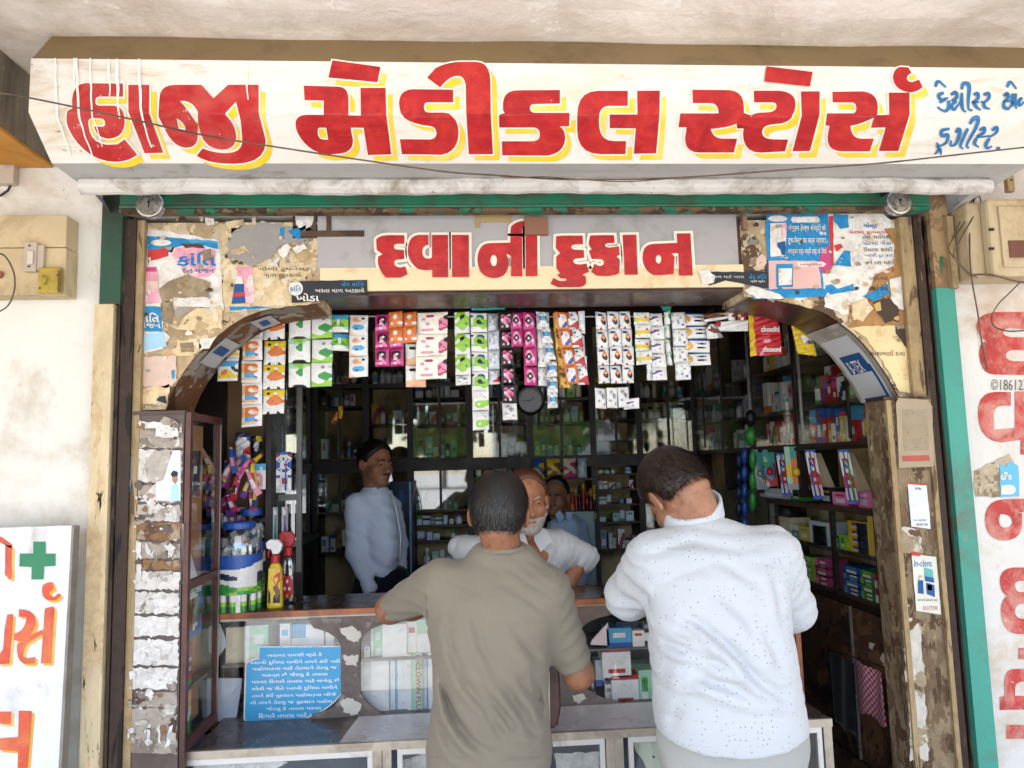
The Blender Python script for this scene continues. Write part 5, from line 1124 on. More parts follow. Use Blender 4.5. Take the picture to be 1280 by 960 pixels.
# ================================================================== CABINETS INSIDE
frame_m = M('cabinet_frame_dark', '22150f', .5, var=.3, vs=9, dirt='1a100c', da=.3, world=True, spec=.5)
shelf_m = M('cabinet_shelf_edge', '3e2a20', .5, var=.3, vs=9, world=True)
inner_m = M('cabinet_inner_cream', 'c2a878', .7, var=.12, vs=5, dirt='6d6144', da=.25, world=True)
cg = GLASS('cabinet_pane', (.90, .92, .91), .10, .03, 2.2)
cgr = GLASS('right_cabinet_pane', (.96, .97, .96), .05, .04, 1.0)
grey_f = M('grey_door_frame', '6a6a66', .5, world=True)
# ---- right wall cabinet, its face on x = XR
zR = [PX(990, 454, XR).z, PX(1082, 495, XR).z, PX(1103, 549, XR).z]
zled = PX(1118, 640, XR).z; zR5 = PX(1121, 702, XR).z; zR6 = PX(1127, 764, XR).z
def yx(px, X=XR, py=520): return PX(px, py, X).y
yA, yB, yC, yD = 2.68, yx(1062), yx(996), yx(943); yE = yx(957)
D_ = .19
rc = thing('wall_cabinet', 'tall dark framed glass wall cabinet on the right side of the shop', 'cabinet', (XR+.1, (yA+BY)/2, 0))
def rboxx(nm, x0, x1, y0, y1, z0, z1, mat, par): mb = MB(); mb.box(x0, x1, y0, y1, z0, z1); return mb.build(nm, mat, par)
rboxx('back_board', XR+D_-.01, XR+D_, yA, BY, zled+.001, ZI-.01, inner_m, rc)
for y_ in (yA, yC+.0, yD, 4.25, BY-.03): rboxx('post', XR, XR+D_-.011, y_, y_+.03, zled+.02, ZI-.01, frame_m, rc)
for y_ in (yB, yC-.05, yD+.05, 4.6): rboxx('door_stile', XR-.004, XR+.006, y_, y_+.012, zR[2]+.012, ZI-.02, alu if y_ in (yC-.05, yD+.05) else frame_m, rc)
segs = [(yA+.031, yC-.001), (yC+.031, yD-.001), (yD+.031, 4.249), (4.281, BY-.031)]
for (a, b) in segs:
    for z_ in zR+[zR[0]+.33]: rboxx('shelf', XR+.008, XR+D_-.012, a, b, z_-.014, z_, shelf_m, rc)
rboxx('front_rail', XR-.002, XR+.02, yA+.031, BY-.031, zR[2]-.03, zR[2]-.0145, frame_m, rc)
for (a, b) in segs: rboxx('glass_pane', XR-.001, XR+.002, a, b, zR[2]+.001, ZI-.02, cgr, rc)
lc = thing('drawer_cabinet', 'low glass fronted cabinet with a ledge on top along the right wall', 'cabinet', (XR+.05, (yA+yE)/2, 0))
XF = XR-.012
rboxx('ledge_top', XF-.01, XR+D_, yA, yE, zled-.022, zled, shelf_m, lc)
for z_ in (zR5, zR6): rboxx('shelf', XF+.004, XR+D_-.012, yA, yE-.02, z_-.016, z_, shelf_m, lc)
rboxx('bottom_rail', XF, XF+.02, yA, yE, zR6-.04, zR6-.0165, frame_m, lc)
rboxx('back_board', XR+D_-.01, XR+D_, yA, yE, zR6-.03, zled-.023, inner_m, lc)
for y_ in (yA, yx(1043, XF, 700), yE-.02): rboxx('post', XF, XF+.018, y_, y_+.02, zR6-.015, zled-.0225, frame_m if y_ != yE-.02 else alu, lc)
rboxx('end_board', XF+.001, XR+D_-.001, yE, yE+.02, zR6-.04, zled-.0225, frame_m, lc)
rboxx('glass_pane', XF-.002, XF, yA, yE-.02, zR6+.001, zled-.023, GLASS('low_cabinet_pane', (.98, .99, .98), .03, .03, .8), lc)
stain = PEEL('stained_panel', '4a3326', [('6b4c34', 5, .52, 1), ('2c1e18', 7, .55, 3), ('8d7a66', 16, .70, 6), ('3a2a20', 9, .6, 8)], bump=.3)
lw = thing('lower_wall_panel', 'stained dark brown board panel under the right wall cabinet', 'panel', (XR, 3, 0))
for (a, b, c, d) in [(yA, yx(1066, XF, 800), .42, zR6-.045), (yx(1066, XF, 800)+.012, yE+.3, .42, zR6-.045), (yA, yE+.3, 0, .408)]:
    rboxx('board', XF+.004, XF+.03, a, b, c, d, stain, lw)
rboxx('batten', XF-.004, XF+.012, yx(1066, XF, 800)+.001, yx(1066, XF, 800)+.011, .42, zR6-.045, alu, lw)
for k, pts in enumerate([[(1110,800),(1116,790),(1121,815),(1128,840),(1118,835),(1112,825)], [(1104,815),(1112,828),(1108,836),(1100,822)], [(1106,832),(1122,838),(1130,850),(1112,852)], [(1112,770),(1118,768),(1119,776),(1114,777)], [(1088,803),(1093,805),(1091,812),(1087,809)]]):
    L = wobble(pts, 1.4, 300+k, 3); paint('paint_splash', [L], [], lambda x, y: PX(x, y, XF+.0025), paint_splash, lw)
# goods on the right wall
GR = 'packs in the right wall cabinet'
F_ = XR+.035
def seg_name(k): return ['nearest bay', 'second bay', 'third bay', 'farthest bay'][k]
lev = ['upper shelf', 'middle shelf', 'lower shelf']
behind = MB()
for k, (a, b) in enumerate(segs):
    for j, z_ in enumerate([zR[0], zR[1], zR[2]]):
        kinds = [['kywa', 'kywwa', 'waaki', 'waaki'], ['gwrrrl', 'pwwxwr', 'xxaw', 'xaaw'], ['rrrmpbyvw', 'rrspwbr', 'xawt', 'xxaw']][j][k]
        row_of_goods(f'on {lev[j]}, {seg_name(k)} of right cabinet', GR, 'y', a+.03+.05*((j+k) % 2), b-.03, F_, z_, .17, 400+10*k+j, kinds, R(-90), .08, .97, .2 if j else .4)
        row_of_goods(f'stacked behind on {lev[j]}, {seg_name(k)} of right cabinet', GR, 'y', a+.02, b-.02, F_+.09, z_, .19, 450+10*k+j, kinds, R(-90), .05, .9, 0, (.03, .07), (.7, 1.0), into=behind)
behind.build('boxes_at_the_back', None, rc, kind='stuff')
# ---- boxes behind the low cabinet's glass
GL_ = 'packs in the low right cabinet'
def ry(pl, pr, py, X=XR+.03): return PX(pl, py, X).y, PX(pr, py, X).y
def rcarton(pl, pr, pt, pb, z, a, b, pat, lb, d=.1, X=XR+.003, lift=0):
    y1, y0 = PX(pl, pb, X).y, PX(pr, pb, X).y; h = PX((pl+pr)/2, pt, X).z-PX((pl+pr)/2, pb, X).z
    return carton((X, (y0+y1)/2, z+lift), abs(y1-y0), d, h, R(-90), a, b, pat, lb, 'box', GL_)
for k in range(5):
    for c, (l, r_) in enumerate([(1060, 1084), (1085, 1120)]):
        if c == 0 and k > 3: continue
        rcarton(l, r_, 650, 660, zR5, 'y', 'v', 'text' if c else 'dot', f'{"bright yellow" if c else "dull yellow"} carton, {ORD[k]} up in the {"right" if c else "left"} yellow stack', .1, lift=k*.030)
for a in [(1073,1086,652,690,zR5,'v','k','dot','violet carton between the two yellow stacks'), (1050,1060,670,688,zR5,'l','g','dot','lime green box left of the yellow stacks'), (1040,1049,674,688,zR5,'g','w','text','green box at the left end of the right glass'),
 (1013,1036,650,678,zR5,'x','s','plain','large pale blue carton in the left half of the low cabinet'), (1017,1034,656,679,zR5,'s','w','text','turquoise blue carton in front of the pale blue one'), (999,1012,656,674,zR5,'y','a','text','yellow and grey carton in the low cabinet'), (990,998,652,670,zR5,'s','w','top','small sky blue carton at the far end of the low cabinet'), (972,988,640,664,zR5,'c','n','side','cream carton at the far left end of the low cabinet')]:
    rcarton(*a)
for a in [(1095,1127,748,756,'m','w'), (1056,1077,738,746,'b','s'), (1078,1094,745,753,'g','l'), (1020,1036,712,722,'m','p'), (1001,1017,708,716,'l','g')]:
    for k in range(4 if a[0] > 1050 else 3):
        rcarton(a[0], a[1], a[2]-2, a[3], zR6, a[4], a[5], 'text' if k % 2 else 'side', f'{PAL[a[4]][1]} pack, {ORD[k]} up, {"nearest" if a[0] == 1095 else "farther"} stack at the bottom of the low cabinet', .09, lift=k*(.026 if a[0] > 1050 else .034))
rcarton(980, 998, 700, 722, zR6, 't', 'b', 'band', 'dark teal carton at the far end of the bottom shelf')
# ---- things on the ledge
GT = 'toothbrush packs on the right ledge'
def blister(px, py_t, py_b, wpx, X, lb, cols, tiltpx=0, name='toothbrush_pack'):
    """tall card with a clear blister and brushes, standing on the ledge and facing the customer"""
    A = PX(px, py_t, X); B = PX(px+tiltpx, py_b, X); k = A.y/924; w = wpx*k*1.15
    t = thing(name, lb, 'toothbrush pack', (B.x, B.y, B.z), GT if name == 'toothbrush_pack' else None)
    ux = Vector((.80, -.60, 0)); up_ = (A-B); n_ = Vector((-.60, -.80, 0))
    mb = MB(); gridface(mb, B-ux*w/2, ux*w, up_, cols, False, 0, n_, 1); mb.build('card', None, t)
    for j, c in enumerate(('w', 'w') if w > .02 else ('w',)):
        o = (j-.5)*w*.42; q = B+ux*o
        mb = MB(); mb.tube([q+n_*.006+up_*.06, q+n_*.009+up_*.45, q+n_*.006+up_*.78, q+n_*.007+up_*.93], [.0035, .004, .0025, .0045], n=6); mb.build('brush', pm(['b', 'r', 'v', 'g'][(int(px)+j) % 4], True), t, smooth=True)
        mb = MB(); mb.tube([q+n_*.010+up_*.83, q+n_*.010+up_*.95], .006, n=6); mb.build('bristles', pm('w'), t)
    return t
bc = ['bbbbb', 'xwbww', 'wbrbw', 'wbwrw', 'wwbww', 'wwwww', 'wrrrw', 'rrrrr', 'rwwwr', 'rrrrr', 'iwiwi', 'iwiri', 'iwiii', 'bbbbb']
for (px, a, b, tl, lb) in [(976, 566, 620, 9, 'toothbrush pack with red and white card, farthest on the ledge'), (1012, 562, 624, 12, 'toothbrush pack with blue top and red card, second on the ledge'), (1054, 562, 630, 13, 'toothbrush pack with red label standing alone mid ledge')]:
    blister(px, a, b, 11, XR-.02, lb, bc, tl)
blister(1098, 562, 636, 13, XR-.02, 'rainbow coloured toothbrush pack nearest to the right pilaster', ['iii', 'vgo', 'oyv', 'ogv', 'oyv', 'wav', 'wwl', 'rrv', 'rrp', 'rwl', 'iyi', 'iyr'], 8)
def toycard(px, py_t, py_b, wpx, lb, rows, blob):
    X = XR+.0; A = PX(px, py_t, X); B = PX(px+6, py_b, X); k = A.y/924; w = wpx*k*1.1
    t = thing('children_brush_card', lb, 'toothbrush card', (B.x, B.y, B.z)); ux = Vector((.80, -.60, 0)); up_ = A-B; n_ = Vector((-.60, -.80, 0))
    mb = MB(); gridface(mb, B-ux*w/2, ux*w, up_, rows, False, 0, n_, 2); mb.build('card', None, t)
    mb = MB(); mb.lathe([(.002, -.02), (.016, -.012), (.018, 0), (.014, .014), (.004, .022)], B+up_*.4+n_*.015, 12); mb.build('toy', pm(blob, True), t, smooth=True)
    mb = MB(); mb.tube([B+up_*.25+ux*w*.25+n_*.01, B+up_*.6+ux*w*.25+n_*.012], .008, n=8); mb.build('handle', pm('s', True), t, smooth=True)
toycard(948, 562, 612, 14, 'green and clear card with a blue handled toy brush, left end of ledge', ['qtq', 'ttt', 'ata', 'qrq', 'aqr', 'aaa'], 'a')
toycard(960, 562, 608, 13, 'teal topped card with a red toy brush beside the green card', ['tgt', 'qtt', 'gtr', 'srr', 'rsr', 'irr'], 'r')
toycard(993, 558, 612, 24, 'teal topped card with a yellow duck shaped toy and orange handle', ['qttq', 'qtrt', 'qoot', 'yoso', 'yoss', 'qoso', 'aaaa'], 'y')
# slanting boxes behind, pink boxes, dark boxes on the ledge
for (l, r_, t_, b_, a, b, pat, lb) in [(1041,1060,613,629,'h','r','text','hot pink box row under the slanting packs, left'), (1061,1072,612,630,'m','w','text','magenta box under the slanting packs, middle'), (1073,1086,612,632,'h','w','text','pale pink box beside the rainbow toothbrush pack'), (1104,1118,618,638,'m','p','dot','magenta box right of the rainbow toothbrush pack'), (1026,1040,606,626,'k','z','text','black and gold box on the ledge'), (988,1005,608,620,'g','k','dot','green box low on the ledge behind the duck card'), (950,985,604,616,'i','x','text','clear grey tray at the left end of the ledge')]:
    rcarton(l, r_, t_, b_, zled, a, b, pat, lb, .08, XR+.03)
for (px, ang, a, b, lb) in [(1035, .62, 'c', 'k', 'slanting cream and black box left of the lone toothbrush pack'), (1078, .62, 'c', 'k', 'slanting cream and black box with a blue corner behind the packs'), (1112, .5, 'c', 'n', 'slanting cream box nearest to the right pilaster')]:
    q = PX(px, 606, XR+.05); t = lthing('slanting_box', lb, 'box', (XR+.055, q.y, zled+.005), R(-90), 'slanting long boxes on the ledge')
    T = Matrix.Rotation(-ang, 4, 'Y'); mb = MB(); mb.box(-.03, .03, 0, .03, 0, .24, pm(a), T); mb.build('box_body', None, t)
    mb = MB(); mb.box(-.028, -.008, -.002, -.0005, .01, .235, pm(b), T); mb.build('dark_stripe', None, t)
# shiny coil strips of blue and green sachets
for (px, pt, pb, X, a, b, lb) in [(931, 560, 668, XR-.03, 'b', 'd', 'shiny blue garland of foil packs hanging left of the ledge'), (941, 562, 640, XR-.03, 'g', 'k', 'shiny green garland of foil packs hanging beside the blue one'), (924, 566, 668, XR-.03, 'd', 'b', 'dark blue garland of foil packs behind the shiny blue one'), (803, 565, 662, 1.20, 'b', 's', 'glittering blue sachet garland hanging left of the bowed head'), (938, 512, 556, XR-.06, 'g', 'k', 'green pouch pair hanging on the dark post')]:
    A = PX(px, pt, X); B = PX(px, pb, X); k = A.y/924; t = thing('foil_garland', lb, 'garland', A); n_ = max(2, int((pb-pt)/(20 if px != 803 else 7)))
    for j in range(n_):
        f0, f1 = j/n_, (j+1)/n_-.006; c0 = A.lerp(B, f0); c1 = A.lerp(B, f1); wd = (8 if px != 938 else 11)*k
        mb = MB(); mb.tube([c0, c0.lerp(c1, .2), c0.lerp(c1, .5), c0.lerp(c1, .8), c1], [wd*.15, wd*.5, wd*.62, wd*.5, wd*.15], n=8); mb.build('foil_pack', pm(a if j % 2 else (b if px == 938 else a), True), t, smooth=True)
# ---- back wall cabinets
FBY = 4.78
bcb = thing('back_cabinet', 'dark wooden cabinet wall with glass doors across the back of the shop', 'cabinet', (.3, FBY, 0))
cols = [398, 457, 513, 587, 663, 742, 800, 850]
xs = [xat(c, FBY, 560) for c in cols]; xs[0] = XL+.16; xs[-1] = XR-.002
zrow = [zat(y, FBY, 600) for y in (388, 440, 508, 573, 640, 667, 690, 712, 745)]
zbnd = zat(578, FBY, 600)
for i, x_ in enumerate(xs):
    rboxx('post', x_-.02, x_+.02 if i < len(xs)-1 else x_, FBY, BY-.001, 0, ZI-.01, frame_m, bcb)
rboxx('cross_rail', XL+.16, XR-.002, FBY-.015, FBY-.001, zbnd-.045, zbnd+.03, frame_m, bcb)
rboxx('top_rail', XL+.16, XR-.002, FBY-.015, FBY-.001, ZI-.14, ZI-.012, frame_m, bcb)
rboxx('cross_rail', XL+.16, xs[4], FBY-.014, FBY-.001, zat(480, FBY, 600)-.01, zat(480, FBY, 600)+.012, frame_m, bcb)
rboxx('back_lining', XL+.16, XR-.002, BY-.012, BY-.002, 0, ZI-.01, inner_m, bcb)
shl = {0: [480, 508, 573, 640, 690], 1: [480, 530, 573, 640, 690], 2: [497, 530, 573, 637, 656, 675, 712], 3: [460, 497, 528, 573, 596, 640, 700], 4: [497, 528, 573, 598, 652, 700], 5: [497, 524, 550, 573, 592, 611, 630, 652, 686], 6: [497, 524, 573, 592, 611, 630, 652, 686]}
gset = {0: [(440, 478), (482, 571), (584, 640)], 1: [(440, 478), (482, 571), (584, 700)], 2: [(440, 571), (584, 636)], 3: [(440, 571)], 4: [(500, 571)], 5: [(440, 571)], 6: [(440, 571), (600, 700)]}
GB = 'goods in the back cabinet'
bayn = ['first', 'second', 'third', 'fourth', 'fifth', 'sixth', 'seventh']
for i in range(7):
    a, b = xs[i]+.021, xs[i+1]-.021; cx = (cols[i]+cols[i+1])/2
    if i == 6: b = xs[7]-.002
    prev = 440
    for s_, y in enumerate(shl[i]):
        z_ = P(cx, y, FBY+.02).z; rboxx('shelf', a, b, FBY+.012, BY-.013, z_-.012, z_, shelf_m, bcb)
        hpx = max(10, y-prev-4); prev = y
        z1 = P(cx, y-hpx, FBY+.02).z-z_
        kinds = ['waxik', 'waxiqy', 'wxqag', 'wwxlqk', 'wlqxk', 'wcxay', 'wcxat'][i] if y < 640 else 'wwxxqa'
        fp = .95 if y < 600 and i < 5 else .75
        row_of_goods(f'on shelf {["one","two","three","four","five","six","seven","eight","nine","ten"][s_]}, {bayn[i]} back cabinet bay', GB, 'x', a+.01, b-.01, FBY+.05, z_, min(z1*.9, .15), 700+31*i+s_, kinds, 0, .06, fp, .5 if y < 600 else .15, (.025, .055))
    for (t_, bt) in gset[i]:
        rboxx('glass_pane', a, b, FBY+.004, FBY+.007, P(cx, bt, FBY).z, P(cx, t_, FBY).z, cg, bcb)
        if b-a > .25: rboxx('door_stile', (a+b)/2-.008, (a+b)/2+.008, FBY-.0, FBY+.0035, P(cx, bt, FBY).z, P(cx, t_, FBY).z, frame_m, bcb)
# bright packets and red tins of the fifth bay
z_ = P(700, 598, FBY-.0).z
for k, (l, r_, a, b, lb) in enumerate([(667,681,'b','y','blue and yellow pouch on the open shelf above the seated man'), (684,701,'y','n','brown and yellow pouch next to the blue pouch'), (705,721,'c','m','cream and pink pouch right of the yellow pouch'), (723,734,'i','x','silver foil pouch at the right of the open shelf')]):
    x0, x1 = xat(l, FBY-.06, 590), xat(r_, FBY-.06, 590); t = lthing('pouch', lb, 'pouch', ((x0+x1)/2, FBY-.05, z_+.001)); mb = MB(); w = x1-x0
    gridface(mb, (-w/2, 0, 0), (w, 0, 0), (0, .01, .125), [a*4, a*2+b*2, b+a*2+b, a+b*2+a, b*4], True, .018, None, 2); gridface(mb, (w/2, .03, 0), (-w, 0, 0), (0, -.02, .125), [a*2]*2, True, .01); mb.build('pouch_body', None, t)
mb = MB(); mb.box(xs[4]-.02, xs[5]+.0, FBY-.09, FBY-.001, z_-.012, z_); tag(mb.build('open_shelf', shelf_m, None), 'dark open shelf holding four pouches at the back', 'shelf')
z2_ = P(720, 650, FBY-.06).z
mb = MB(); mb.box(xs[4]-.02, xs[5]+.0, FBY-.12, FBY-.001, z2_-.012, z2_); tag(mb.build('open_shelf', shelf_m, None), 'dark open shelf holding red tins behind the seated man', 'shelf')
for k in range(8):
    px = 711+k*4.6; h = .235-.02*((k*7) % 4); bottle((xat(px, FBY-.06, 630), FBY-.06, z2_+.001), .011, h, 'rrrkrrkz'[k], 'zrzkzrzz'[k], 'rzrkrkrk'[k], f'slim {"red" if "rrrkrrkz"[k]=="r" else "dark"} perfume tin, {ORD[k]} in the row behind the seated man', 'perfume_tin', 'tin', 'slim tins on the open shelf', .8, 8)
# clock
q = P(662.5, 501, FBY-.03); t = thing('wall_clock', 'round grey faced wall clock with a black rim on the back cabinet', 'clock', q)
k = FBY/924
mb = MB(); mb.lathe([(17.5*k, -.02), (18.5*k, -.01), (18.5*k, .012), (17*k, .026), (14.5*k, .024), (14.3*k, .01)], q, 32, ax='y'); mb.build('rim', M('clock_rim', '14110f', .35), t, smooth=False)
mb = MB(); mb.lathe([(14.4*k, .012), (14.4*k, .014)], q, 32, ax='y'); mb.build('dial', M('clock_dial', 'b4b6b8', .4), t)
for a in range(12):
    c, s_ = math.cos(math.pi*a/6), math.sin(math.pi*a/6); mb = MB(); mb.tube([q+Vector((s_*12*k, -.0155, c*12*k)), q+Vector((s_*13.4*k, -.0155, c*13.4*k))], .0016, n=4); mb.build('hour_mark', black, t)
for ang, ln, wd in ((R(-90), 10, .0022), (R(52), 6.5, .003)):
    mb = MB(); mb.tube([q+Vector((0, -.017, 0)), q+Vector((math.sin(ang)*ln*k, -.017, math.cos(ang)*ln*k))], wd, n=4); mb.build('hand', black, t)
mb = MB(); mb.box(q.x-.02, q.x+.02, q.y+.02, FBY-.001, q.z-.02, q.z+.02); mb.build('hanger', black, t)
# pale green steel cupboard behind the seated man
x0, x1 = xat(713, 4.55, 700), xat(746, 4.55, 700); zt_ = P(730, 640, 4.55).z
t = thing('steel_cupboard', 'pale grey green steel cupboard behind the seated man', 'cupboard', ((x0+x1)/2, 4.6, 0)); mt = M('cupboard_green', '8ca39c', .4, .1, var=.06, world=True, dirt='64766e', da=.15)
mb = MB(); mb.box(x0, x1, 4.58, 4.75, .0, zt_); mb.build('body', mt, t); mb = MB(); mb.box(x0+.006, x1-.006, 4.562, 4.578, .1, zt_-.01); bevel(mb.build('door', mt, t)); mb = MB(); mb.box(x0+.03, x0+.042, 4.545, 4.56, zt_-.35, zt_-.05); mb.build('handle', alu, t)
# blue upright cooler behind the standing man
x0, x1 = xat(487, 4.6, 640), xat(516, 4.6, 640); t = thing('blue_cooler', 'dark blue upright display cooler behind the man in the pale blue shirt', 'cooler', ((x0+x1)/2, 4.6, 0)); mt = M('cooler_blue', '14203c', .4, world=True)
mb = MB(); mb.box(x0, x1, 4.6, 4.76, .3, P(500, 602, 4.6).z); mb.build('body', mt, t); mb = MB(); mb.box(x1-.02, x1-.008, 4.588, 4.599, .4, P(500, 603, 4.6).z); mb.build('door_strip', M('cooler_strip', '8fa8c8', .3), t); 
mb = MB(); gridface(mb, (x0+.01, 4.598, .8), (x1-x0-.04, 0, 0), (0, 0, P(500, 612, 4.6).z-.8), ['ddbd', 'dknd', 'knek', 'dkkd', 'dtkd', 'ddsd', 'dkdt', 'bddk']); mb.build('front_print', None, t)
# brown chair back and dark things behind the counter
# ---- left wall: door frame, glass doors, shelves
XLF = -.955
lcb = thing('left_cabinet', 'glass door cabinet with grey frames along the left wall behind the jars', 'cabinet', (XLF-.1, 4, 0))
def lyx(px, py=620): return PX(px, py, XLF).y
ya, yb = 3.05, 4.76
zls = PX(403, 661, XLF).z
yp = [ya, lyx(366), lyx(385), yb]
rboxx('back_board', XL-.19, XL-.18, ya, yb, 0, ZI-.01, inner_m, lcb)
for y_ in (ya, ya+.72, ya+1.2, yb-.04): rboxx('post', XLF-.16, XLF, y_, y_+.04, zls+.011, ZI-.02, frame_m, lcb)
rboxx('ledge', XLF-.22, XLF+.05, ya, yb, zls-.02, zls+.01, grey_f, lcb)
rboxx('base_board', XLF-.01, XLF+.01, ya, yb, 0, zls-.021, frame_m, lcb)
for z_ in (zbnd, 1.95, 1.32): rboxx('shelf', XLF-.17, XLF-.006, ya+.041, yb-.05, z_-.02, z_, shelf_m, lcb)
rboxx('cross_rail', XLF-.002, XLF+.012, ya+.041, yb-.041, zbnd-.03, zbnd+.02, grey_f, lcb)
rboxx('glass_pane', XLF-.004, XLF-.001, ya+.041, yb-.041, zls+.011, zbnd-.031, cg, lcb); rboxx('glass_pane', XLF-.004, XLF-.001, ya+.041, yb-.041, zbnd+.021, ZI-.1, cg, lcb)
for k, (z_, kk) in enumerate([(zbnd, 'waxikl'), (1.95, 'kawny'), (1.32, 'xqwak'), (zls+.011, 'xqwak')]):
    row_of_goods(f'on {["cross rail","top","middle","bottom"][k]} shelf, left glass cabinet', 'goods in the left glass cabinet', 'y', ya+.08, yb-.1, XLF-.05, z_, .15, 900+k, kk, R(90), .06, .8, .5)
# dark panel door with a grey frame facing the counter, near the spray bottles
x0, x1 = xat(343, 3.0, 650), xat(368, 3.0, 650)
t = thing('grey_framed_door', 'narrow grey framed glass cabinet door edge behind the spray bottles', 'door', ((x0+x1)/2, 3.04, 0))
for (a, b, c, d) in [(x0-.05, x0, zCt, 2.3), (x1, x1+.02, PX(403, 661, XLF).z, 2.3)]: rboxx('stile', a, b, 3.03, 3.05, c, d, frame_m if a < x0 else grey_f, t)
for py in (622, 680): z_ = P(355, py, 3.03).z; rboxx('rail', x0+.001, x1-.001, 3.031, 3.049, z_-.012, z_+.012, grey_f, t)
rboxx('pane', x0+.001, x1-.001, 3.04, 3.043, P(355, 680, 3.03).z+.013, 2.3, cg, t); rboxx('door_panel', x0-.0, x1+.02, 3.06, 3.07, 0, P(355, 690, 3.03).z, frame_m, t)
# small shelf unit at the far left with tubes and brush bundles
sx0, sx1 = XC+.022, xat(334, 2.95, 660)
t = thing('corner_shelf', 'brown corner shelf unit behind the jars at the left end of the counter', 'shelf', ((sx0+sx1)/2, 2.95, zCt)); SY = 2.98
orr = M('corner_shelf_back', '8a6a45', .6, var=.15, world=True)
rboxx('back_panel', sx0-.15, sx1, SY+.1, SY+.11, zCt, 2.3, orr, t); rboxx('side_panel', sx1, sx1+.02, SY-.06, SY+.11, zCt, 2.3, frame_m, t)
zsf = P(300, 647, SY).z; T_ = .0
mb = MB(); mb.add([(sx0-.15, SY-.06, zsf-.05), (sx1, SY-.06, zsf+.0), (sx1, SY+.1, zsf+.0), (sx0-.15, SY+.1, zsf-.05), (sx0-.15, SY-.06, zsf-.064), (sx1, SY-.06, zsf-.014), (sx1, SY+.1, zsf-.014), (sx0-.15, SY+.1, zsf-.064)], [(0, 1, 2, 3), (7, 6, 5, 4), (0, 4, 5, 1), (1, 5, 6, 2), (3, 2, 6, 7), (0, 3, 7, 4)]); mb.build('shelf', frame_m, t)
# ================================================================== THINGS ON THE COUNTER
clearp = GLASS('clear_plastic', (.90, .93, .95), .5, .08)
def jar(px, pyb, rpx, pyt, Y, label, liney):
    c = P(px, pyb, Y); c.z = zCt+.001; k = Y/924; r_ = rpx*k; H = (pyb-pyt)*k
    t = thing('plastic_jar', label, 'jar', c); z = lambda f: f*H
    n = 28
    def band(nm, prof, mat, seg=None):
        mb = MB(); vs = []; 
        for q, h in prof: vs += [(c.x+q*math.cos(2*math.pi*j/n), c.y+q*math.sin(2*math.pi*j/n), c.z+h) for j in range(n)]
        mb.add(vs, [(i*n+j, i*n+(j+1) % n, (i+1)*n+(j+1) % n, (i+1)*n+j) for i in range(len(prof)-1) for j in range(n)]); return mb.build(nm, mat, t, smooth=True)
    band('clear_shoulder', [(r_*.99, z(.62)), (r_*.98, z(.74)), (r_*.90, z(.83)), (r_*.72, z(.90)), (r_*.62, z(.915)), (r_*.62, z(.93))], clearp)
    mb = MB(); mb.lathe([(r_*.68, z(.925)), (r_*.70, z(.93)), (r_*.70, z(.985)), (r_*.66, z(1.0))], c, 28); mb.build('lid', pm('b', True), t, smooth=False)
    # wrap-around label in coloured cells
    rows = ['bbbbbbbbbbbbbb']*2+['bbwwwbgggbbbbb', 'bwwwwbwwwbbbbb', 'wwwwwbUUUwbwww', 'wwdwwwUUUwwwdw', 'wwddwwUUUwwwdd', 'wwdwwwUUUwwwww', 'wwglwlUUUglwgw', 'llggllwwwlglgg', 'gglllgwwwlllgl']
    rows = epx(epx(rows)); mb = MB(); b0 = 0; N_ = 56; nr = len(rows)
    for j in range(nr+1):
        for i in range(N_): a = 2*math.pi*i/N_; mb.v.append((c.x+(r_+.0005)*math.cos(a), c.y+(r_+.0005)*math.sin(a), c.z+z(.20)+(1-j/nr)*z(.44)))
    for j in range(nr):
        for i in range(N_):
            i2 = (i+1) % N_; mb.f.append((j*N_+i, (j+1)*N_+i, (j+1)*N_+i2, j*N_+i2)); mb.mi.append(mb.m(cellmat(rows[j][(i+12) % 56], True)))
    mb.build('label', None, t, smooth=False)
    band('base', [(r_*.9, 0), (r_*.9, z(.2))], clearp)
    for j in range(12):
        a = 2*math.pi*j/12; q = c+Vector((r_*.84*math.cos(a), r_*.84*math.sin(a), 0)); mb = MB()
        pr = [(.017, .001, 'g'), (.0175, z(.07), 'l'), (.0175, z(.12), 'w'), (.017, z(.2), 'w')]
        vs = []
        for q_, h, _ in pr: vs += [(q.x+q_*r_/.115*math.cos(2*math.pi*m_/10), q.y+q_*r_/.115*math.sin(2*math.pi*m_/10), q.z+h) for m_ in range(10)]
        mb.v += vs
        for ii in range(3):
            for m_ in range(10): mb.f.append((ii*10+m_, ii*10+(m_+1) % 10, (ii+1)*10+(m_+1) % 10, (ii+1)*10+m_)); mb.mi.append(mb.m(pm(pr[ii][2], True)))
        mb.build('small_pack', None, t, smooth=True)
    # loose packs seen through the clear wall
    rnd = random.Random(int(px)); mb = MB()
    for j in range(26):
        a = rnd.uniform(0, 6.28); q = c+Vector((rnd.uniform(.2, .75)*r_*math.cos(a), rnd.uniform(.2, .75)*r_*math.sin(a), z(.62)+rnd.uniform(0, z(.22))))
        T = Matrix.Translation(q) @ Matrix.Rotation(rnd.uniform(0, 3), 4, Vector((rnd.uniform(-1, 1), rnd.uniform(-1, 1), 1)).normalized()); s_ = .012
        mb.box(-s_, s_, -.004, .004, -s_*1.3, s_*1.3, pm(rnd.choice('wwixa')), T)
    o = mb.build('loose_packs', None, t); o['kind'] = 'stuff'
    return t
jar(298, 765, 27, 662, 2.80, 'big clear plastic jar with a blue lid and blue green milk label on the counter', 0)
jar(313, 757, 18, 646, 2.93, 'second blue lidded plastic jar behind the big one', 0)
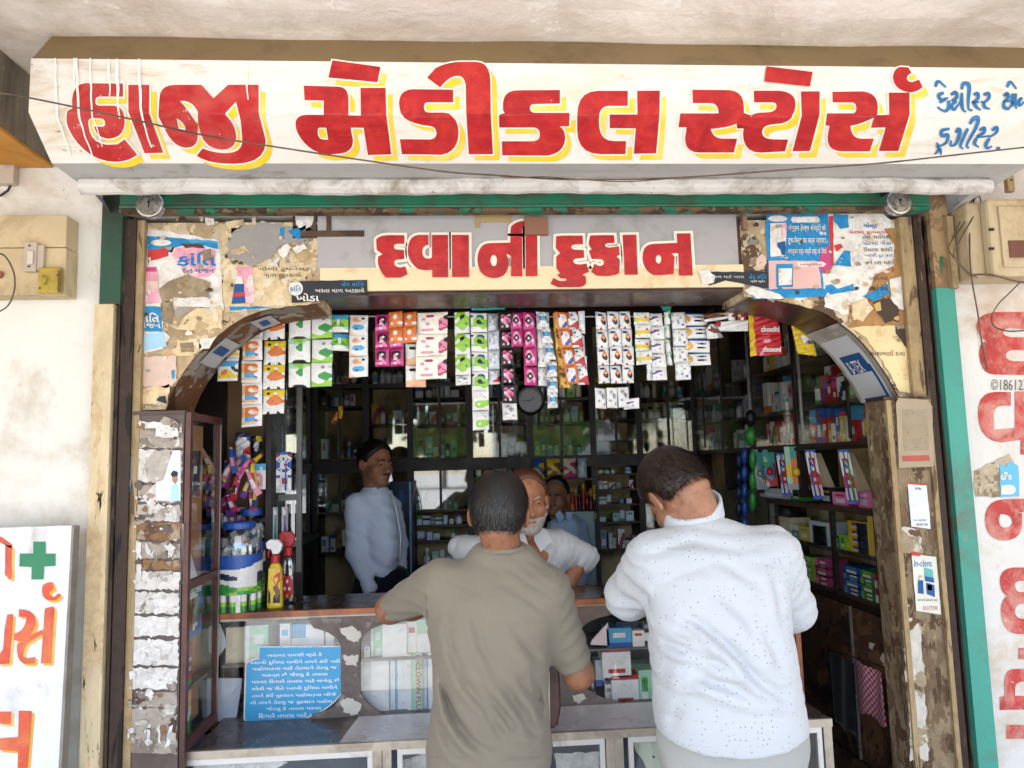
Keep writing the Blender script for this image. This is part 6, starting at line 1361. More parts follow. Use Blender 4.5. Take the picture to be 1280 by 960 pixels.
# small dark pots with teal lids left of the jars
for px, lb in ((268, 'dark blue jar with a teal lid at the far left behind the big jar'), (279, 'dark blue jar with a green lid squeezed beside the big jar')):
    c = P(px, 690, 2.98); t = thing('lidded_pot', lb, 'pot', (c.x, c.y, zCt)); mb = MB(); mb.lathe([(.03, 0), (.034, .02), (.034, P(px, 690, 2.98).z-zCt+.02)], (c.x, c.y, zCt), 14, pm('d', True)); mb.build('body', None, t, smooth=False)
    h_ = P(px, 690, 2.98).z-zCt+.02; mb = MB(); mb.lathe([(.036, h_), (.036, h_+.03), (.033, h_+.034)], (c.x, c.y, zCt), 14, pm('t', True)); mb.build('lid', None, t)
# spray bottles
def spray(px, pyb, Y, H, body, lab, trig, nozzle, label, clear=False):
    c = P(px, pyb, Y); c.z = zCt+.001; t = thing('spray_bottle', label, 'spray bottle', c); w, d = .028, .018
    secs = [(1, 0), (1.03, .03), (1.0, .10), (.96, .35), (.86, .55), (.62, .63), (.35, .66)] if not clear else [(1, 0), (1.03, .03), (.98, .2), (.84, .32), (.95, .45), (.8, .58), (.45, .66)]
    n = 16; mb = MB(); vs = []
    for s_, h in secs:
        for j in range(n):
            a = 2*math.pi*j/n; ca, sa = math.cos(a), math.sin(a); f = lambda v: math.copysign(abs(v)**.6, v)
            vs.append((c.x+w*s_*f(ca), c.y+d*s_*f(sa), c.z+h*H))
    fs = [(i*n+j, i*n+(j+1) % n, (i+1)*n+(j+1) % n, (i+1)*n+j) for i in range(len(secs)-1) for j in range(n)]+[tuple(range(n-1, -1, -1)), tuple((len(secs)-1)*n+j for j in range(n))]
    mb.add(vs, fs, clearp if clear else pm(body, True)); mb.build('bottle_body', None, t, smooth=True)
    mb = MB(); gridface(mb, (c.x-w*.72, c.y-d*1.03-.001, c.z+.02), (w*1.5, 0, 0), (0, 0, H*(.30 if clear else .5)), lab, True, .002, None, 2); mb.build('label', None, t)
    mb = MB(); mb.lathe([(.013, H*.65), (.016, H*.66), (.016, H*.76), (.012, H*.78)], c, 14, pm(trig, True)); mb.build('collar', None, t)
    mb = MB(); mb.prism([(c.x-.030, c.z+H*.86), (c.x-.034, c.z+H*.95), (c.x-.018, c.z+H*1.0), (c.x+.012, c.z+H*.99), (c.x+.026, c.z+H*.92), (c.x+.022, c.z+H*.84), (c.x+.012, c.z+H*.78), (c.x-.010, c.z+H*.78), (c.x-.014, c.z+H*.85)], c.y-.011, c.y+.011, pm(nozzle, True)); bevel(mb.build('spray_head', None, t), .004)
    mb = MB(); mb.tube([(c.x-.018, c.y, c.z+H*.86), (c.x-.026, c.y, c.z+H*.80), (c.x-.024, c.y, c.z+H*.73)], .004, pm(trig if nozzle == 'w' else nozzle, True)); mb.build('trigger', None, t, smooth=True)
    return t
spray(344, 763, 2.80, .245, 'y', ['yyyzz', 'yyzrr', 'yzryr', 'yyyrz', 'yynnz', 'kyynn', 'kyknk', 'kykkk'], 'r', 'w', 'yellow spray bottle with a white and red spray head on the counter')
spray(360, 757, 2.90, .265, 'i', ['irrri', 'rrwrr', 'rmrrr', 'rwrwr', 'rrrrr', 'yryry'], 'r', 'r', 'clear spray bottle with a red head and red label beside the yellow one', True)
# hanging toothbrush cards behind the spray bottles
def card(px0, pt, px1, pb, Y, label, rows, brushes, name='toothbrush_card'):
    A = P(px0, pb, Y); U = P(px1, pb, Y)-A; V = P(px0, pt, Y)-A; U.y = V.y = 0; U.z = V.x = 0
    t = thing(name, label, 'toothbrush card', A+U*.5); mb = MB(); gridface(mb, A, U, V, rows, sm=1); mb.build('card', None, t)
    for f, c in brushes:
        q = A+U*f+Vector((0, -.006, 0)); mb = MB(); mb.tube([q+V*.05, q+V*.4, q+V*.72, q+V*.9], [.003, .0035, .002, .003], pm(c, True), n=6); mb.build('brush', None, t, smooth=True)
        mb = MB(); mb.tube([q+V*.78, q+V*.92], .0055, pm('w'), n=6); mb.build('bristles', None, t)
card(345, 565, 364, 616, 2.93, 'blue and red carded toothbrush pack hanging at the left door edge', ['dbbd', 'rwwr', 'wbbw', 'bwwb', 'bwrb', 'bwwb', 'wbbw', 'wwww', 'bxxb', 'wrrw', 'wrrw', 'wiiw', 'iwiw', 'iwwi'], [(.35, 'w'), (.65, 'b')])
card(341, 634, 347, 679, 2.93, 'slim clear toothbrush tube with a teal brush above the yellow spray bottle', ['iaa', 'iaa', 'ita', 'ita', 'ida'], [(.5, 't')], 'toothbrush_tube'); card(352, 634, 360, 679, 2.93, 'slim clear toothbrush tube with a violet brush above the clear spray bottle', ['ipa', 'iaa', 'iva', 'iva', 'iva'], [(.5, 'v')], 'toothbrush_tube')
card(313, 580, 332, 612, 2.90, 'pale card with a blue top and pink combs hanging at the left', ['sssss', 'sssxs', 'wwwww', 'wpppw', 'wpwpw', 'wpwpw', 'wpwpw', 'wwwww'], [], 'comb_card')
# the bundle of colourful brushes and tubes at the far left
rnd = random.Random(12)
for k in range(34):
    px, py = rnd.uniform(260, 322), rnd.uniform(575, 632); Y = rnd.uniform(2.84, 2.94); c = P(px, py, Y); a = rnd.uniform(-.9, .5)+math.pi/2; ln = rnd.uniform(.028, .05); ch = 'vbmyrpbvmthsvd'[k % 14]; c2 = 'yowrkwpybwmskz'[k % 14]
    t = thing('toothpaste_tube', f'{PAL[ch][1]} and {PAL[c2][1]} tube in the colourful pile, {ORD[k % 20]} of the {"lot" if k < 20 else "later lot"}', 'tube', c, 'tubes and brushes in the colourful pile')
    d = Vector((math.cos(a), 0, math.sin(a)))*ln; s_ = Vector((-d.z, 0, d.x)).normalized()*.010; n_ = Vector((0, -.008, 0))
    mb = MB(); mb.add([c-d-s_*1.2, c-d+s_*1.2, c+d+s_*.7, c+d-s_*.7, c-d, c+d+n_*1.4, c+n_*1.2-s_, c+n_*1.2+s_], [(0, 6, 5, 3), (0, 4, 7, 6), (4, 1, 7), (6, 7, 5), (7, 1, 2, 5), (5, 2, 3)], pm(ch, True)); mb.build('tube_body', None, t)
    mb = MB(); mb.tube([c+d*.95, c+d*1.15], .006, pm(c2, True), n=8); mb.build('cap', None, t)
    mb = MB(); q = c+n_*1.5; mb.quad(q-d*.4-s_*.7, q-d*.4+s_*.7, q+d*.3+s_*.6, q+d*.3-s_*.6, pm(c2, True)); mb.build('label_patch', None, t)
for k, (px, ch, lb) in enumerate([(267, 't', 'teal upright tube on the corner shelf'), (272, 'w', 'white upright tube on the corner shelf'), (277, 'w', 'second white upright tube on the corner shelf'), (290, 'm', 'magenta box on the corner shelf'), (301, 'p', 'pink box on the corner shelf')]):
    c = P(px, 647-(px-290)*.35, 2.95)
    carton((c.x, c.y, zsf-.05+(c.x-(sx0-.15))/(sx1-sx0+.15)*.05), .018 if k < 3 else .03, .02, .11 if k < 3 else .06, 0, ch, 'wtmvk'[k], 'band', lb, 'box', None, 'upright_pack')
c = P(281, 648, 2.93); bottle((c.x, c.y, zsf-.03), .011, .055, 'w', 'k', 'U', 'small white bottle with a black cap on the corner shelf')
packet('white and red pouch hanging above the colourful pile', [(294,541),(312,541),(313,574),(295,574)], ['dddd', 'bwwb', 'wwww', 'wiwr', 'wwrr', 'wiww'], Y=2.95)
packet('dark pouch hanging beside the white and red pouch', [(314,545),(327,545),(327,572),(315,572)], ['kkyy', 'kiik', 'kiak', 'kkkk'], Y=2.96)
for k in range(3): 
    c = P([268, 276, 330][k], [560, 556, 600][k], 2.9)
# pairs of orange and yellow pouches further back
packet('orange pouch hanging inside the shop beyond the green sachets', [(420,515),(423,515),(420,531),(413,529)], ['oo', 'oe', 'on'], Y=3.6); packet('yellow pouch hanging beside the orange one inside the shop', [(423,507),(429,508),(428,524),(424,523)], ['yo', 'zy', 'yo'], Y=3.6)
# orange sheet standing by the cabinet, boxes in the side cabinet
def xbox(pl, pr, pt, pb, X, th, rows, label, name='medicine_box', words=None):
    y0 = PX(pl, pb, X).y; y1 = PX(pr, pb, X).y; z0 = PX(pl, pb, X).z; z1 = PX(pl, pt, X).z
    t = thing(name, label, 'box', (X-th/2, (y0+y1)/2, z0)); mb = MB(); gridface(mb, (X, y0, z0), (0, y1-y0, 0), (0, 0, z1-z0), rows, sm=1); m0 = pm(rows[0][0] if rows[0][0] in PAL else 'w')
    mb.quad((X, y0, z0), (X, y0, z1), (X-th, y0, z1), (X-th, y0, z0), m0); mb.quad((X, y0, z1), (X, y1, z1), (X-th, y1, z1), (X-th, y0, z1), m0); mb.build('carton', None, t)
    for w_, (a, b, c, d), ch in words or []:
        text('lettering', w_, (X+.002, y0+(y1-y0)*a, z0+(z1-z0)*b), (0, (y1-y0)*c, 0), (0, 0, (z1-z0)*d), pm(ch), t, .04)
    return t
XI = XC-.003
zshc = PX(226, 742, XC).z
xbox(228, 252, 738, 805, XI, .06, ['bbbb', 'bwwb', 'bnnb', 'bnab', 'bnan', 'bnab', 'bnwb', 'bbbb'], 'blue carton with white lettering and a cut-out window in the side cabinet', words=[('LASOBE', (.08, .83, .84, .12), 'w')]).children[0]
xbox(226, 238, 812, 928, XI, .05, ['rrr', 'rrr', 'rrr', 'rrr', 'gwg', 'gwe', 'wee', 'wew', 'gwg', 'ggg'], 'red and green hair colour carton with white lettering at the foot of the side cabinet', words=[('Charm', (.1, .80, .8, .07), 'w'), ('of Colour', (.1, .70, .8, .07), 'w')])
xbox(237, 250, 563, 622, XI-.004, .05, ['kkk', 'knk', 'kwk', 'kkk', 'kkk', 'kkk'], 'black carton with white lettering high in the side cabinet', words=[('Dr Chen', (.1, .25, .8, .08), 'w')])
for k, (pl, pr, pt, pb, X, col, lb) in enumerate([(229, 262, 530, 930, XC-.05, inner_or, 'orange brown inner board of the side cabinet')]):
    mb = MB(); mb.box(X, X+.006, PY_+.03, CYB-.02, zc0+.03, zc1-.03); tag(mb.build('inner_board', col, None), lb, 'board')
for z_, lb in ((zcm-.005, 'middle shelf inside the side cabinet'), (PX(240, 855, XC).z, 'low shelf inside the side cabinet')):
    mb = MB(); mb.box(XC-.043, XC+.004, PY_+.024, CYB-.024, z_-.01, z_); tag(mb.build('inner_shelf', lam, None), lb, 'shelf')
# folded white price card: a tall triangle
mb = MB(); a, b, c = PX(229, 655, XC+.001), PX(247, 722, XC+.001), PX(229, 730, XC+.001); mb.add([a, b, c, a+Vector((-.004, 0, 0)), b+Vector((-.004, 0, 0)), c+Vector((-.004, 0, 0))], [(0, 1, 2), (5, 4, 3), (0, 3, 4, 1), (1, 4, 5, 2)]); tag(mb.build('folded_card', fine('w', 'a'), None), 'white triangular card leaning inside the side cabinet glass', 'card')
# ================================================================== PEOPLE (implicit surfaces turned into meshes)
F = np.float32
def V3(v): return np.array([v[0], v[1], v[2]], dtype=F)
def cone(p, a, b, ra, rb, sq=None):
    a, b = V3(a), V3(b); ba = b-a; q = [p[i]-a[i] for i in range(3)]
    t = np.clip((q[0]*ba[0]+q[1]*ba[1]+q[2]*ba[2])/F(ba@ba), 0, 1)
    return np.sqrt(sum((q[i]-t*ba[i])**2 for i in range(3)))-(ra+(rb-ra)*t)
def ell(p, c, r):
    q = [(p[i]-c[i]) for i in range(3)]; k0 = np.sqrt(sum((q[i]/r[i])**2 for i in range(3))); k1 = np.sqrt(sum((q[i]/r[i]**2)**2 for i in range(3)))+1e-6
    return k0*(k0-1)/k1
def smin(a, b, k):
    h = np.clip(.5+.5*(b-a)/k, 0, 1); return b*(1-h)+a*h-k*h*(1-h)
def smax(a, b, k): return -smin(-a, -b, k)
def surf(f, lo, hi, h):
    ax = [np.arange(lo[i], hi[i]+h, h, dtype=F) for i in range(3)]
    X, Y, Z = np.meshgrid(*ax, indexing='ij'); V = f((X, Y, Z)).astype(F)
    n = V.shape; ins = V < 0
    acc = np.zeros((n[0]-1, n[1]-1, n[2]-1, 3), F); cnt = np.zeros((n[0]-1, n[1]-1, n[2]-1), F)
    for d in range(3):
        o1, o2 = [k for k in range(3) if k != d]
        for s1 in (0, 1):
            for s2 in (0, 1):
                a = [slice(None)]*3; b = [slice(None)]*3
                a[d] = slice(0, -1); b[d] = slice(1, None)
                for o, s in ((o1, s1), (o2, s2)): a[o] = b[o] = slice(s, n[o]-1+s)
                va, vb = V[tuple(a)], V[tuple(b)]; m_ = (va < 0) != (vb < 0); t = np.where(m_, va/(va-vb+1e-12), 0)
                cnt += m_
                for k in range(3): acc[..., k] += np.where(m_, t if k == d else (s1 if k == o1 else s2), 0)
    act = cnt > 0; idx = -np.ones(act.shape, np.int64); idx[act] = np.arange(act.sum())
    ii = np.argwhere(act); vs = (ii+acc[act]/cnt[act][:, None])*h+np.array(lo)
    fs = []
    for d in range(3):
        o1, o2 = (d+1) % 3, (d+2) % 3
        a = [slice(1, -1)]*3; b = [slice(1, -1)]*3; a[d] = slice(0, -1); b[d] = slice(1, None)
        A, B = ins[tuple(a)], ins[tuple(b)]; e = np.argwhere(A != B)
        if len(e) == 0: continue
        base = e+1; base[:, d] = e[:, d]; flip = A[tuple(e.T)]
        def cell(s1, s2):
            c = base.copy(); c[:, o1] -= s1; c[:, o2] -= s2; return idx[tuple(c.T)]
        q = np.stack([cell(0, 0), cell(1, 0), cell(1, 1), cell(0, 1)], 1); q[~flip] = q[~flip][:, ::-1]
        fs.append(q[(q >= 0).all(1)])
    return vs, np.concatenate(fs)
def mesh_obj(name, parts, mat, parent):
    """parts: list of (verts, faces) joined in one mesh"""
    org = np.array(ORG[parent]); vs = []; fs = []; b = 0
    for v, f in parts: vs.append(v-org); fs.append(f+b); b += len(v)
    vs = np.concatenate(vs); fs = np.concatenate(fs)
    me = bpy.data.meshes.new(name); me.vertices.add(len(vs)); me.vertices.foreach_set('co', vs.astype(F).ravel())
    me.loops.add(len(fs)*4); me.loops.foreach_set('vertex_index', fs.astype(np.int32).ravel())
    me.polygons.add(len(fs)); me.polygons.foreach_set('loop_start', np.arange(0, len(fs)*4, 4, dtype=np.int32)); me.polygons.foreach_set('loop_total', np.full(len(fs), 4, np.int32))
    me.update(calc_edges=True); me.validate(); me.polygons.foreach_set('use_smooth', [True]*len(me.polygons)); me.materials.append(mat)
    return link(name, me, parent)
def skinmat(name, col): return M(name, col, .5, var=.18, vs=26, dirt=tuple(x*.6 for x in C(col)), da=.28, ds=34, bump=.25, bs=130, spec=.45)
def cloth(name, col, var=.05, speck=None, vs=4, bs=420, rough=.85):
    if (name,) in _MC: return _MC[(name,)]
    t = NT(name); c = C(col); base = t.mix(t.ramp(t.noise(vs, 5, .65), .3, .7), tuple(x*(1-var) for x in c), tuple(min(1, x*(1+var)) for x in c))
    wv = t.noise((bs, bs, bs*.6), 2, .6); base = t.mix(t.math('MULTIPLY', t.ramp(wv, .35, .7), .25), base, tuple(x*.7 for x in c))
    if speck:
        vo = t.n('TexVoronoi'); t.l(t.scaled(72), vo.inputs['Vector']); vo.inputs['Scale'].default_value = 1; vo.inputs['Randomness'].default_value = .55
        base = t.mix(t.ramp(vo.outputs['Distance'], .13, .19, .7, 0), base, speck)
    t.l(base, t.b.inputs['Base Color']); t.b.inputs['Roughness'].default_value = rough; t.b.inputs['Specular IOR Level'].default_value = .2
    t.b.inputs['Sheen Weight'].default_value = .15
    h = t.math('ADD', t.math('MULTIPLY', wv, .12), t.noise((11, 11, 15), 5, .55, .8)); t.bump(h, .20, .012); _MC[(name,)] = t.mat; return t.mat
def rotm(yaw, pitch, roll):
    """yaw: 0 looks +Y (away from the camera), positive turns to the viewer's right; pitch: + looks down; roll: + top leans to the viewer's right"""
    return Matrix.Rotation(-yaw, 3, 'Z') @ Matrix.Rotation(-pitch, 3, 'X') @ Matrix.Rotation(roll, 3, 'Y')
class Head:
    def __init__(s, c, yaw, pitch, roll, sc_=1.0, fat=0):
        s.c = V3(c); s.Rm = rotm(R(yaw), R(pitch), R(roll)); s.s = sc_; s.fat = fat; s.Rn = np.array(s.Rm)
    def loc(s, p):
        q = [p[i]-s.c[i] for i in range(3)]; return [(q[0]*s.Rn[0, i]+q[1]*s.Rn[1, i]+q[2]*s.Rn[2, i])/s.s for i in range(3)]
    def w(s, v): return V3(s.c+s.Rn@np.array(v)*s.s)
    def cran(s, p):
        q = s.loc(p); d = ell(q, (0, -.012, .038), (.075+s.fat*.4, .096, .088)); return smin(d, ell(q, (0, -.045, .0), (.062+s.fat, .055, .06)), .03)*s.s
    def skin(s, p):
        q = s.loc(p); x = np.abs(q[0]); m = [x, q[1], q[2]]
        d = smin(ell(q, (0, -.012, .036), (.073+s.fat*.4, .094, .084)), ell(q, (0, -.042, 0), (.060+s.fat, .055, .058)), .03)
        d = smin(d, ell(q, (0, .03, -.045), (.058+s.fat, .058, .058)), .03)
        d = smin(d, ell(q, (0, .062, -.088), (.026+s.fat*.4, .024, .020)), .03)
        d = smin(d, ell(m, (.034, .055, -.022), (.028+s.fat*.5, .028, .026)), .02)
        d = smin(d, cone(m, (0, .084, .026), (.036, .074, .028), .011, .009), .015)
        d = smax(d, -ell(m, (.031, .098, .008), (.019, .020, .013)), .012)
        d = smin(d, ell(m, (.031, .074, .006), (.014, .014, .0115)), .004)
        d = smin(d, cone(q, (0, .088, .012), (0, .112, -.028), .007, .011), .012); d = smin(d, ell(m, (.012, .100, -.032), (.009, .010, .008)), .006)
        d = smin(d, cone(m, (0, .093, -.055), (.018, .082, -.057), .0055, .004), .006); d = smin(d, cone(m, (0, .092, -.066), (.015, .083, -.064), .0065, .004), .006)
        ea = ell([(m[0]-.0795)*1+(m[1]+.012)*.35, m[1]+.012, m[2]+.003], (0, 0, 0), (.0085, .021, .033)); ea = smax(ea, -ell([m[0]-.089, m[1]+.006, m[2]-.002], (0, 0, 0), (.007, .012, .020)), .004)
        d = smin(d, ea, .006); return d*s.s
    def hair(s, p, th=.009, nape=-.045, front=.055, side=.0, bald=None, noise=.0006):
        q = s.loc(p); d = s.cran(p)/s.s-th
        d += noise*(np.sin(q[0]*310+q[2]*140)*np.sin(q[1]*270+q[0]*90)+.6*np.sin(q[2]*480+q[1]*200))
        # keep: above the nape line, behind the hairline, off the ears
        line = nape+np.clip((q[1]+.05)*1.0, 0, .2)*np.where(q[1] < .01, .7, .0)
        d = smax(d, line-q[2], .006)
        fr = (q[1]-front)-np.clip(.075-q[2], 0, .1)*-1.0*.0
        cut = q[1]-(front-np.clip(.080-q[2], 0, .2)*.75); d = smax(d, cut, .008)
        ear = ell([np.abs(q[0])-.078, q[1]+.012, q[2]+.006], (0, 0, 0), (.03, .022, .034)); d = smax(d, -ear, .006)
        if bald: d = smax(d, -ell(q, bald[0], bald[1]), .02)
        return d*s.s
def strands(name, vs, fs, mat, parent, n, ln, wd, seed, c, flow):
    rnd = np.random.RandomState(seed); sel = rnd.choice(len(fs), n); q = vs[fs[sel]]; w_ = rnd.rand(n, 4)+.05; w_ /= w_.sum(1)[:, None]; p = (q*w_[..., None]).sum(1)
    nr = np.cross(q[:, 1]-q[:, 0], q[:, 2]-q[:, 0]); nr /= np.linalg.norm(nr, axis=1)[:, None]+1e-9
    out = p-np.array(c); sgn = np.sign((nr*out).sum(1)); nr *= sgn[:, None]
    d = nr*.22+np.array(flow)*.9+rnd.randn(n, 3)*.13; d -= nr*np.minimum(0, (d*nr).sum(1))[:, None]*.6; d /= np.linalg.norm(d, axis=1)[:, None]
    sd_ = np.cross(d, nr); sd_ /= np.linalg.norm(sd_, axis=1)[:, None]+1e-9; L = ln*(.6+.8*rnd.rand(n))[:, None]
    org = np.array(ORG[parent]); V = np.concatenate([p-sd_*wd-nr*.001, p+sd_*wd-nr*.001, p+d*L])-org
    me = bpy.data.meshes.new(name); me.from_pydata(V.tolist(), [], [(i, i+n, i+2*n) for i in range(n)]); me.materials.append(mat)
    o = link(name, me, parent); o['kind'] = 'stuff'; return o
class Torso:
    """stack of sections: (py, px left, px right, half depth, Y centre)"""
    def __init__(s, rows, Y):
        z = []; cx = []; hw = []; hd = []; cy = []
        for py, l, r_, d, yc in rows:
            a, b = P(l, py, yc), P(r_, py, yc); z.append((a.z+b.z)/2); cx.append((a.x+b.x)/2); hw.append((b.x-a.x)/2); hd.append(d); cy.append(yc)
        o = np.argsort(z); s.z, s.cx, s.hw, s.hd, s.cy = [np.array(v, F)[o] for v in (z, cx, hw, hd, cy)]
    def mid(s, p):
        cx, hw = np.interp(p[2], s.z, s.cx), np.interp(p[2], s.z, s.hw); return np.clip((1-np.abs(p[0]-cx)/hw)*6, 0, 1)
    def f(s, p, e=2.4, grow=0):
        zz = p[2]; cx, hw, hd, cy = [np.interp(zz, s.z, v).astype(F) for v in (s.cx, s.hw, s.hd, s.cy)]; hw = hw+grow; hd = hd+grow
        r_ = (np.abs((p[0]-cx)/hw)**e+np.abs((p[1]-cy)/hd)**e)**(1/e); d = (r_-1)*np.minimum(hw, hd)
        return smax(smax(d, s.z[0]-zz, .004), zz-s.z[-1], .02)
def crease(p, A, seed, sc_=1.0, dr=(.5, 0, 1)):
    """irregular narrow cloth creases"""
    rnd = random.Random(seed); out = np.zeros_like(p[0])
    for k in range(4):
        a = [dr[0]+rnd.uniform(-.7, .7), rnd.uniform(-.5, .5), dr[2]+rnd.uniform(-.5, .5)]; b = [rnd.uniform(-1, 1) for _ in range(3)]; f = (26+k*11)*sc_; ph = rnd.uniform(0, 6)
        u = (p[0]*a[0]+p[1]*a[1]+p[2]*a[2])*f+1.6*np.sin((p[0]*b[0]+p[1]*b[1]+p[2]*b[2])*17+ph)+ph
        mk = np.clip(np.sin((p[0]*b[1]-p[2]*b[0])*23+ph*2)*.8+.35, 0, 1); out += mk*(1-np.abs(np.sin(u)))**2.5/(1+k*.35)
    return A*out
def folds(p, lines, Y, A=.005, w=.010):
    """creases along traced lines (pixels) on a surface at about depth Y"""
    out = np.zeros_like(p[0])
    for ln in lines:
        a_ = ln[0] if isinstance(ln[0], (int, float)) else 1.0; pts = ln[1:] if isinstance(ln[0], (int, float)) else ln
        Q = [P(x, y, Y) for x, y in pts]; best = np.full(p[0].shape, 9, F); side = np.zeros_like(best); tt = np.zeros_like(best); n = len(Q)-1
        for i in range(n):
            ax, az, bx, bz = Q[i].x, Q[i].z, Q[i+1].x, Q[i+1].z; dx, dz = bx-ax, bz-az; L2_ = dx*dx+dz*dz
            t = np.clip(((p[0]-ax)*dx+(p[2]-az)*dz)/L2_, 0, 1); ex, ez = p[0]-ax-t*dx, p[2]-az-t*dz; d = np.sqrt(ex*ex+ez*ez); m_ = d < best
            best = np.where(m_, d, best); side = np.where(m_, np.sign(ex*dz-ez*dx), side); tt = np.where(m_, (i+t)/n, tt)
        fade = np.sin(np.pi*np.clip(tt*.86+.07, 0, 1)); sdist = best*side
        out += a_*A*fade*(np.exp(-(best/w)**2)-.75*np.exp(-((sdist-1.9*w)/(1.3*w))**2))
    return out
def hand(p, wr, dr, up_, s=1.0, curl=.6, thumb=1):
    """palm from the wrist towards dr; up_ = back of the hand; thumb: +1/-1 side"""
    dr = Vector(dr).normalized(); up_ = (Vector(up_)-dr*Vector(up_).dot(dr)).normalized(); sd_ = dr.cross(up_)*thumb; W = Vector(wr)
    pc = W+dr*.045*s; d = cone(p, W, W+dr*.02*s, .024*s, .026*s)
    for o in (-.022, -.007, .008, .022): d = smin(d, cone(p, W+dr*.02*s+sd_*o*.6*s, W+dr*.085*s+sd_*o*s, .015*s, .011*s), .012)
    for k, (o, ln) in enumerate(((.026, .068), (.009, .078), (-.009, .073), (-.026, .058))):
        a = W+dr*.086*s+sd_*o*s; c1 = curl*.7; b = a+(dr*math.cos(c1)-up_*math.sin(c1))*ln*.5*s; c2 = curl*1.7; e = b+(dr*math.cos(c2)-up_*math.sin(c2))*ln*.5*s
        d = np.minimum(d, smin(cone(p, a, b, .0092*s, .0085*s), cone(p, b, e, .0085*s, .0068*s), .004)); 
    a = W+dr*.025*s+sd_*.024*s; b = a+(dr*.6+sd_*.6-up_*.2)*.045*s; e = b+(dr*.9+sd_*.15-up_*.3)*.034*s
    d = smin(d, smin(cone(p, a, b, .013*s, .010*s), cone(p, b, e, .010*s, .008*s), .004), .010); return d
def eyes(H, parent, white='a89c90'):
    for sx in (-1, 1):
        c = H.w((sx*.031, .076, .0065)); mb = MB(); mb.lathe([(.0005, -.011), (.0075, -.0085), (.0108, -.003), (.0108, .003), (.0075, .0085), (.0005, .011)], c, 10, M('eye_white', white, .25)); mb.build('eye', None, parent, smooth=True)
        c = H.w((sx*.031, .0865, .0065)); mb = MB(); mb.lathe([(.0003, -.004), (.0042, -.002), (.0042, .002), (.0003, .004)], c, 8, M('iris_dark', '1a100c', .2)); mb.build('iris', None, parent, smooth=True)
def brows(H, parent, mat, th=.0042):
    for sx in (-1, 1):
        mb = MB(); mb.tube([H.w((sx*.012, .0985, .024)), H.w((sx*.028, .0945, .031)), H.w((sx*.045, .080, .027))], [th*.8, th, th*.4], mat, n=6); mb.build('eyebrow', None, parent, smooth=True)
def bounds(pts, m_): 
    a = np.array([list(q) for q in pts]); return a.min(0)-m_, a.max(0)+m_
def legs(t, hipz, cx, cy, hw, mat, shoe, stance=.10, h=.02):
    L_, R__ = (cx-stance, cy, 0), (cx+stance, cy, 0)
    def f(p):
        d = ell(p, (cx, cy, hipz-.02), (hw, .125, .16))
        for q in (L_, R__): d = smin(d, cone(p, (q[0]*.85+cx*.15, cy, hipz-.1), (q[0], cy+.01, .50), .088, .070), .05); d = smin(d, cone(p, (q[0], cy+.01, .50), (q[0], cy-.0, .09), .068, .062), .03)
        return smax(d, p[2]-hipz-.08, .01)+.003*np.sin(p[2]*60+p[0]*30)*np.sin(p[0]*70)
    o = mesh_obj('trousers', [surf(f, (cx-.30, cy-.2, .04), (cx+.30, cy+.2, hipz+.12), h)], mat, t)
    for q in (L_, R__):
        g = lambda p: smin(ell(p, (q[0], cy+.07, .035), (.045, .14, .045)), ell(p, (q[0], cy-.04, .05), (.04, .05, .06)), .03)
        def g2(p): return smax(g(p), -p[2]+.002, .004)
        mesh_obj('shoe', [surf(g2, (q[0]-.08, cy-.14, -.01), (q[0]+.08, cy+.26, .14), .014)], shoe, t)

# ------------------------------------------------------------------ 1: the man in the grey green T-shirt
yg = 2.17
t1 = thing('person', 'man seen from behind in a grey green T-shirt leaning on the counter', 'person', (P(615, 900, yg).x, yg, 0))
sk1 = skinmat('skin_brown_warm', '96664a'); hairb = M('hair_black', '17130f', .45, var=.4, vs=60, spec=.5); hairg = M('hair_black_grey', '14110f', .5, var=.6, vs=90, spec=.5)
shirtg = cloth('shirt_grey_green', '81796a', .05)
T1 = Torso([(958, 533, 689, .125, 2.19), (930, 532, 690, .125, 2.18), (905, 536, 687, .122, 2.17), (870, 541, 685, .12, 2.16), (835, 541, 686, .12, 2.15), (805, 538, 688, .12, 2.15), (775, 534, 694, .118, 2.15), (745, 534, 700, .11, 2.16), (722, 545, 692, .095, 2.17), (706, 562, 678, .075, 2.17), (694, 590, 664, .055, 2.165), (686, 600, 656, .05, 2.165)], yg)
sL, eL, hL = P(552, 727, 2.16), P(488, 761, 2.38), P(560, 752, 2.66); sR, eR, hR = P(684, 738, 2.16), P(723, 842, 2.20), P(700, 800, 2.52)
fl1 = [[(555,858),(560,890),(577,917),(597,932)], [(600,855),(620,880),(645,910),(668,920)], [(615,838),(635,865),(660,905),(673,923)], [(665,840),(675,870),(680,895),(684,905)], [(543,838),(552,863),(567,895),(590,928),(610,945)], [(565,815),(580,850),(610,885),(635,930)], [(645,838),(660,860),(678,893)], [.6,(640,780),(660,810),(680,835)], [.6,(590,760),(600,800),(620,840)], [.5,(623,956),(650,954),(682,956)], [.7,(548,905),(560,930),(575,950)], [.5,(560,770),(562,800),(572,830)]]
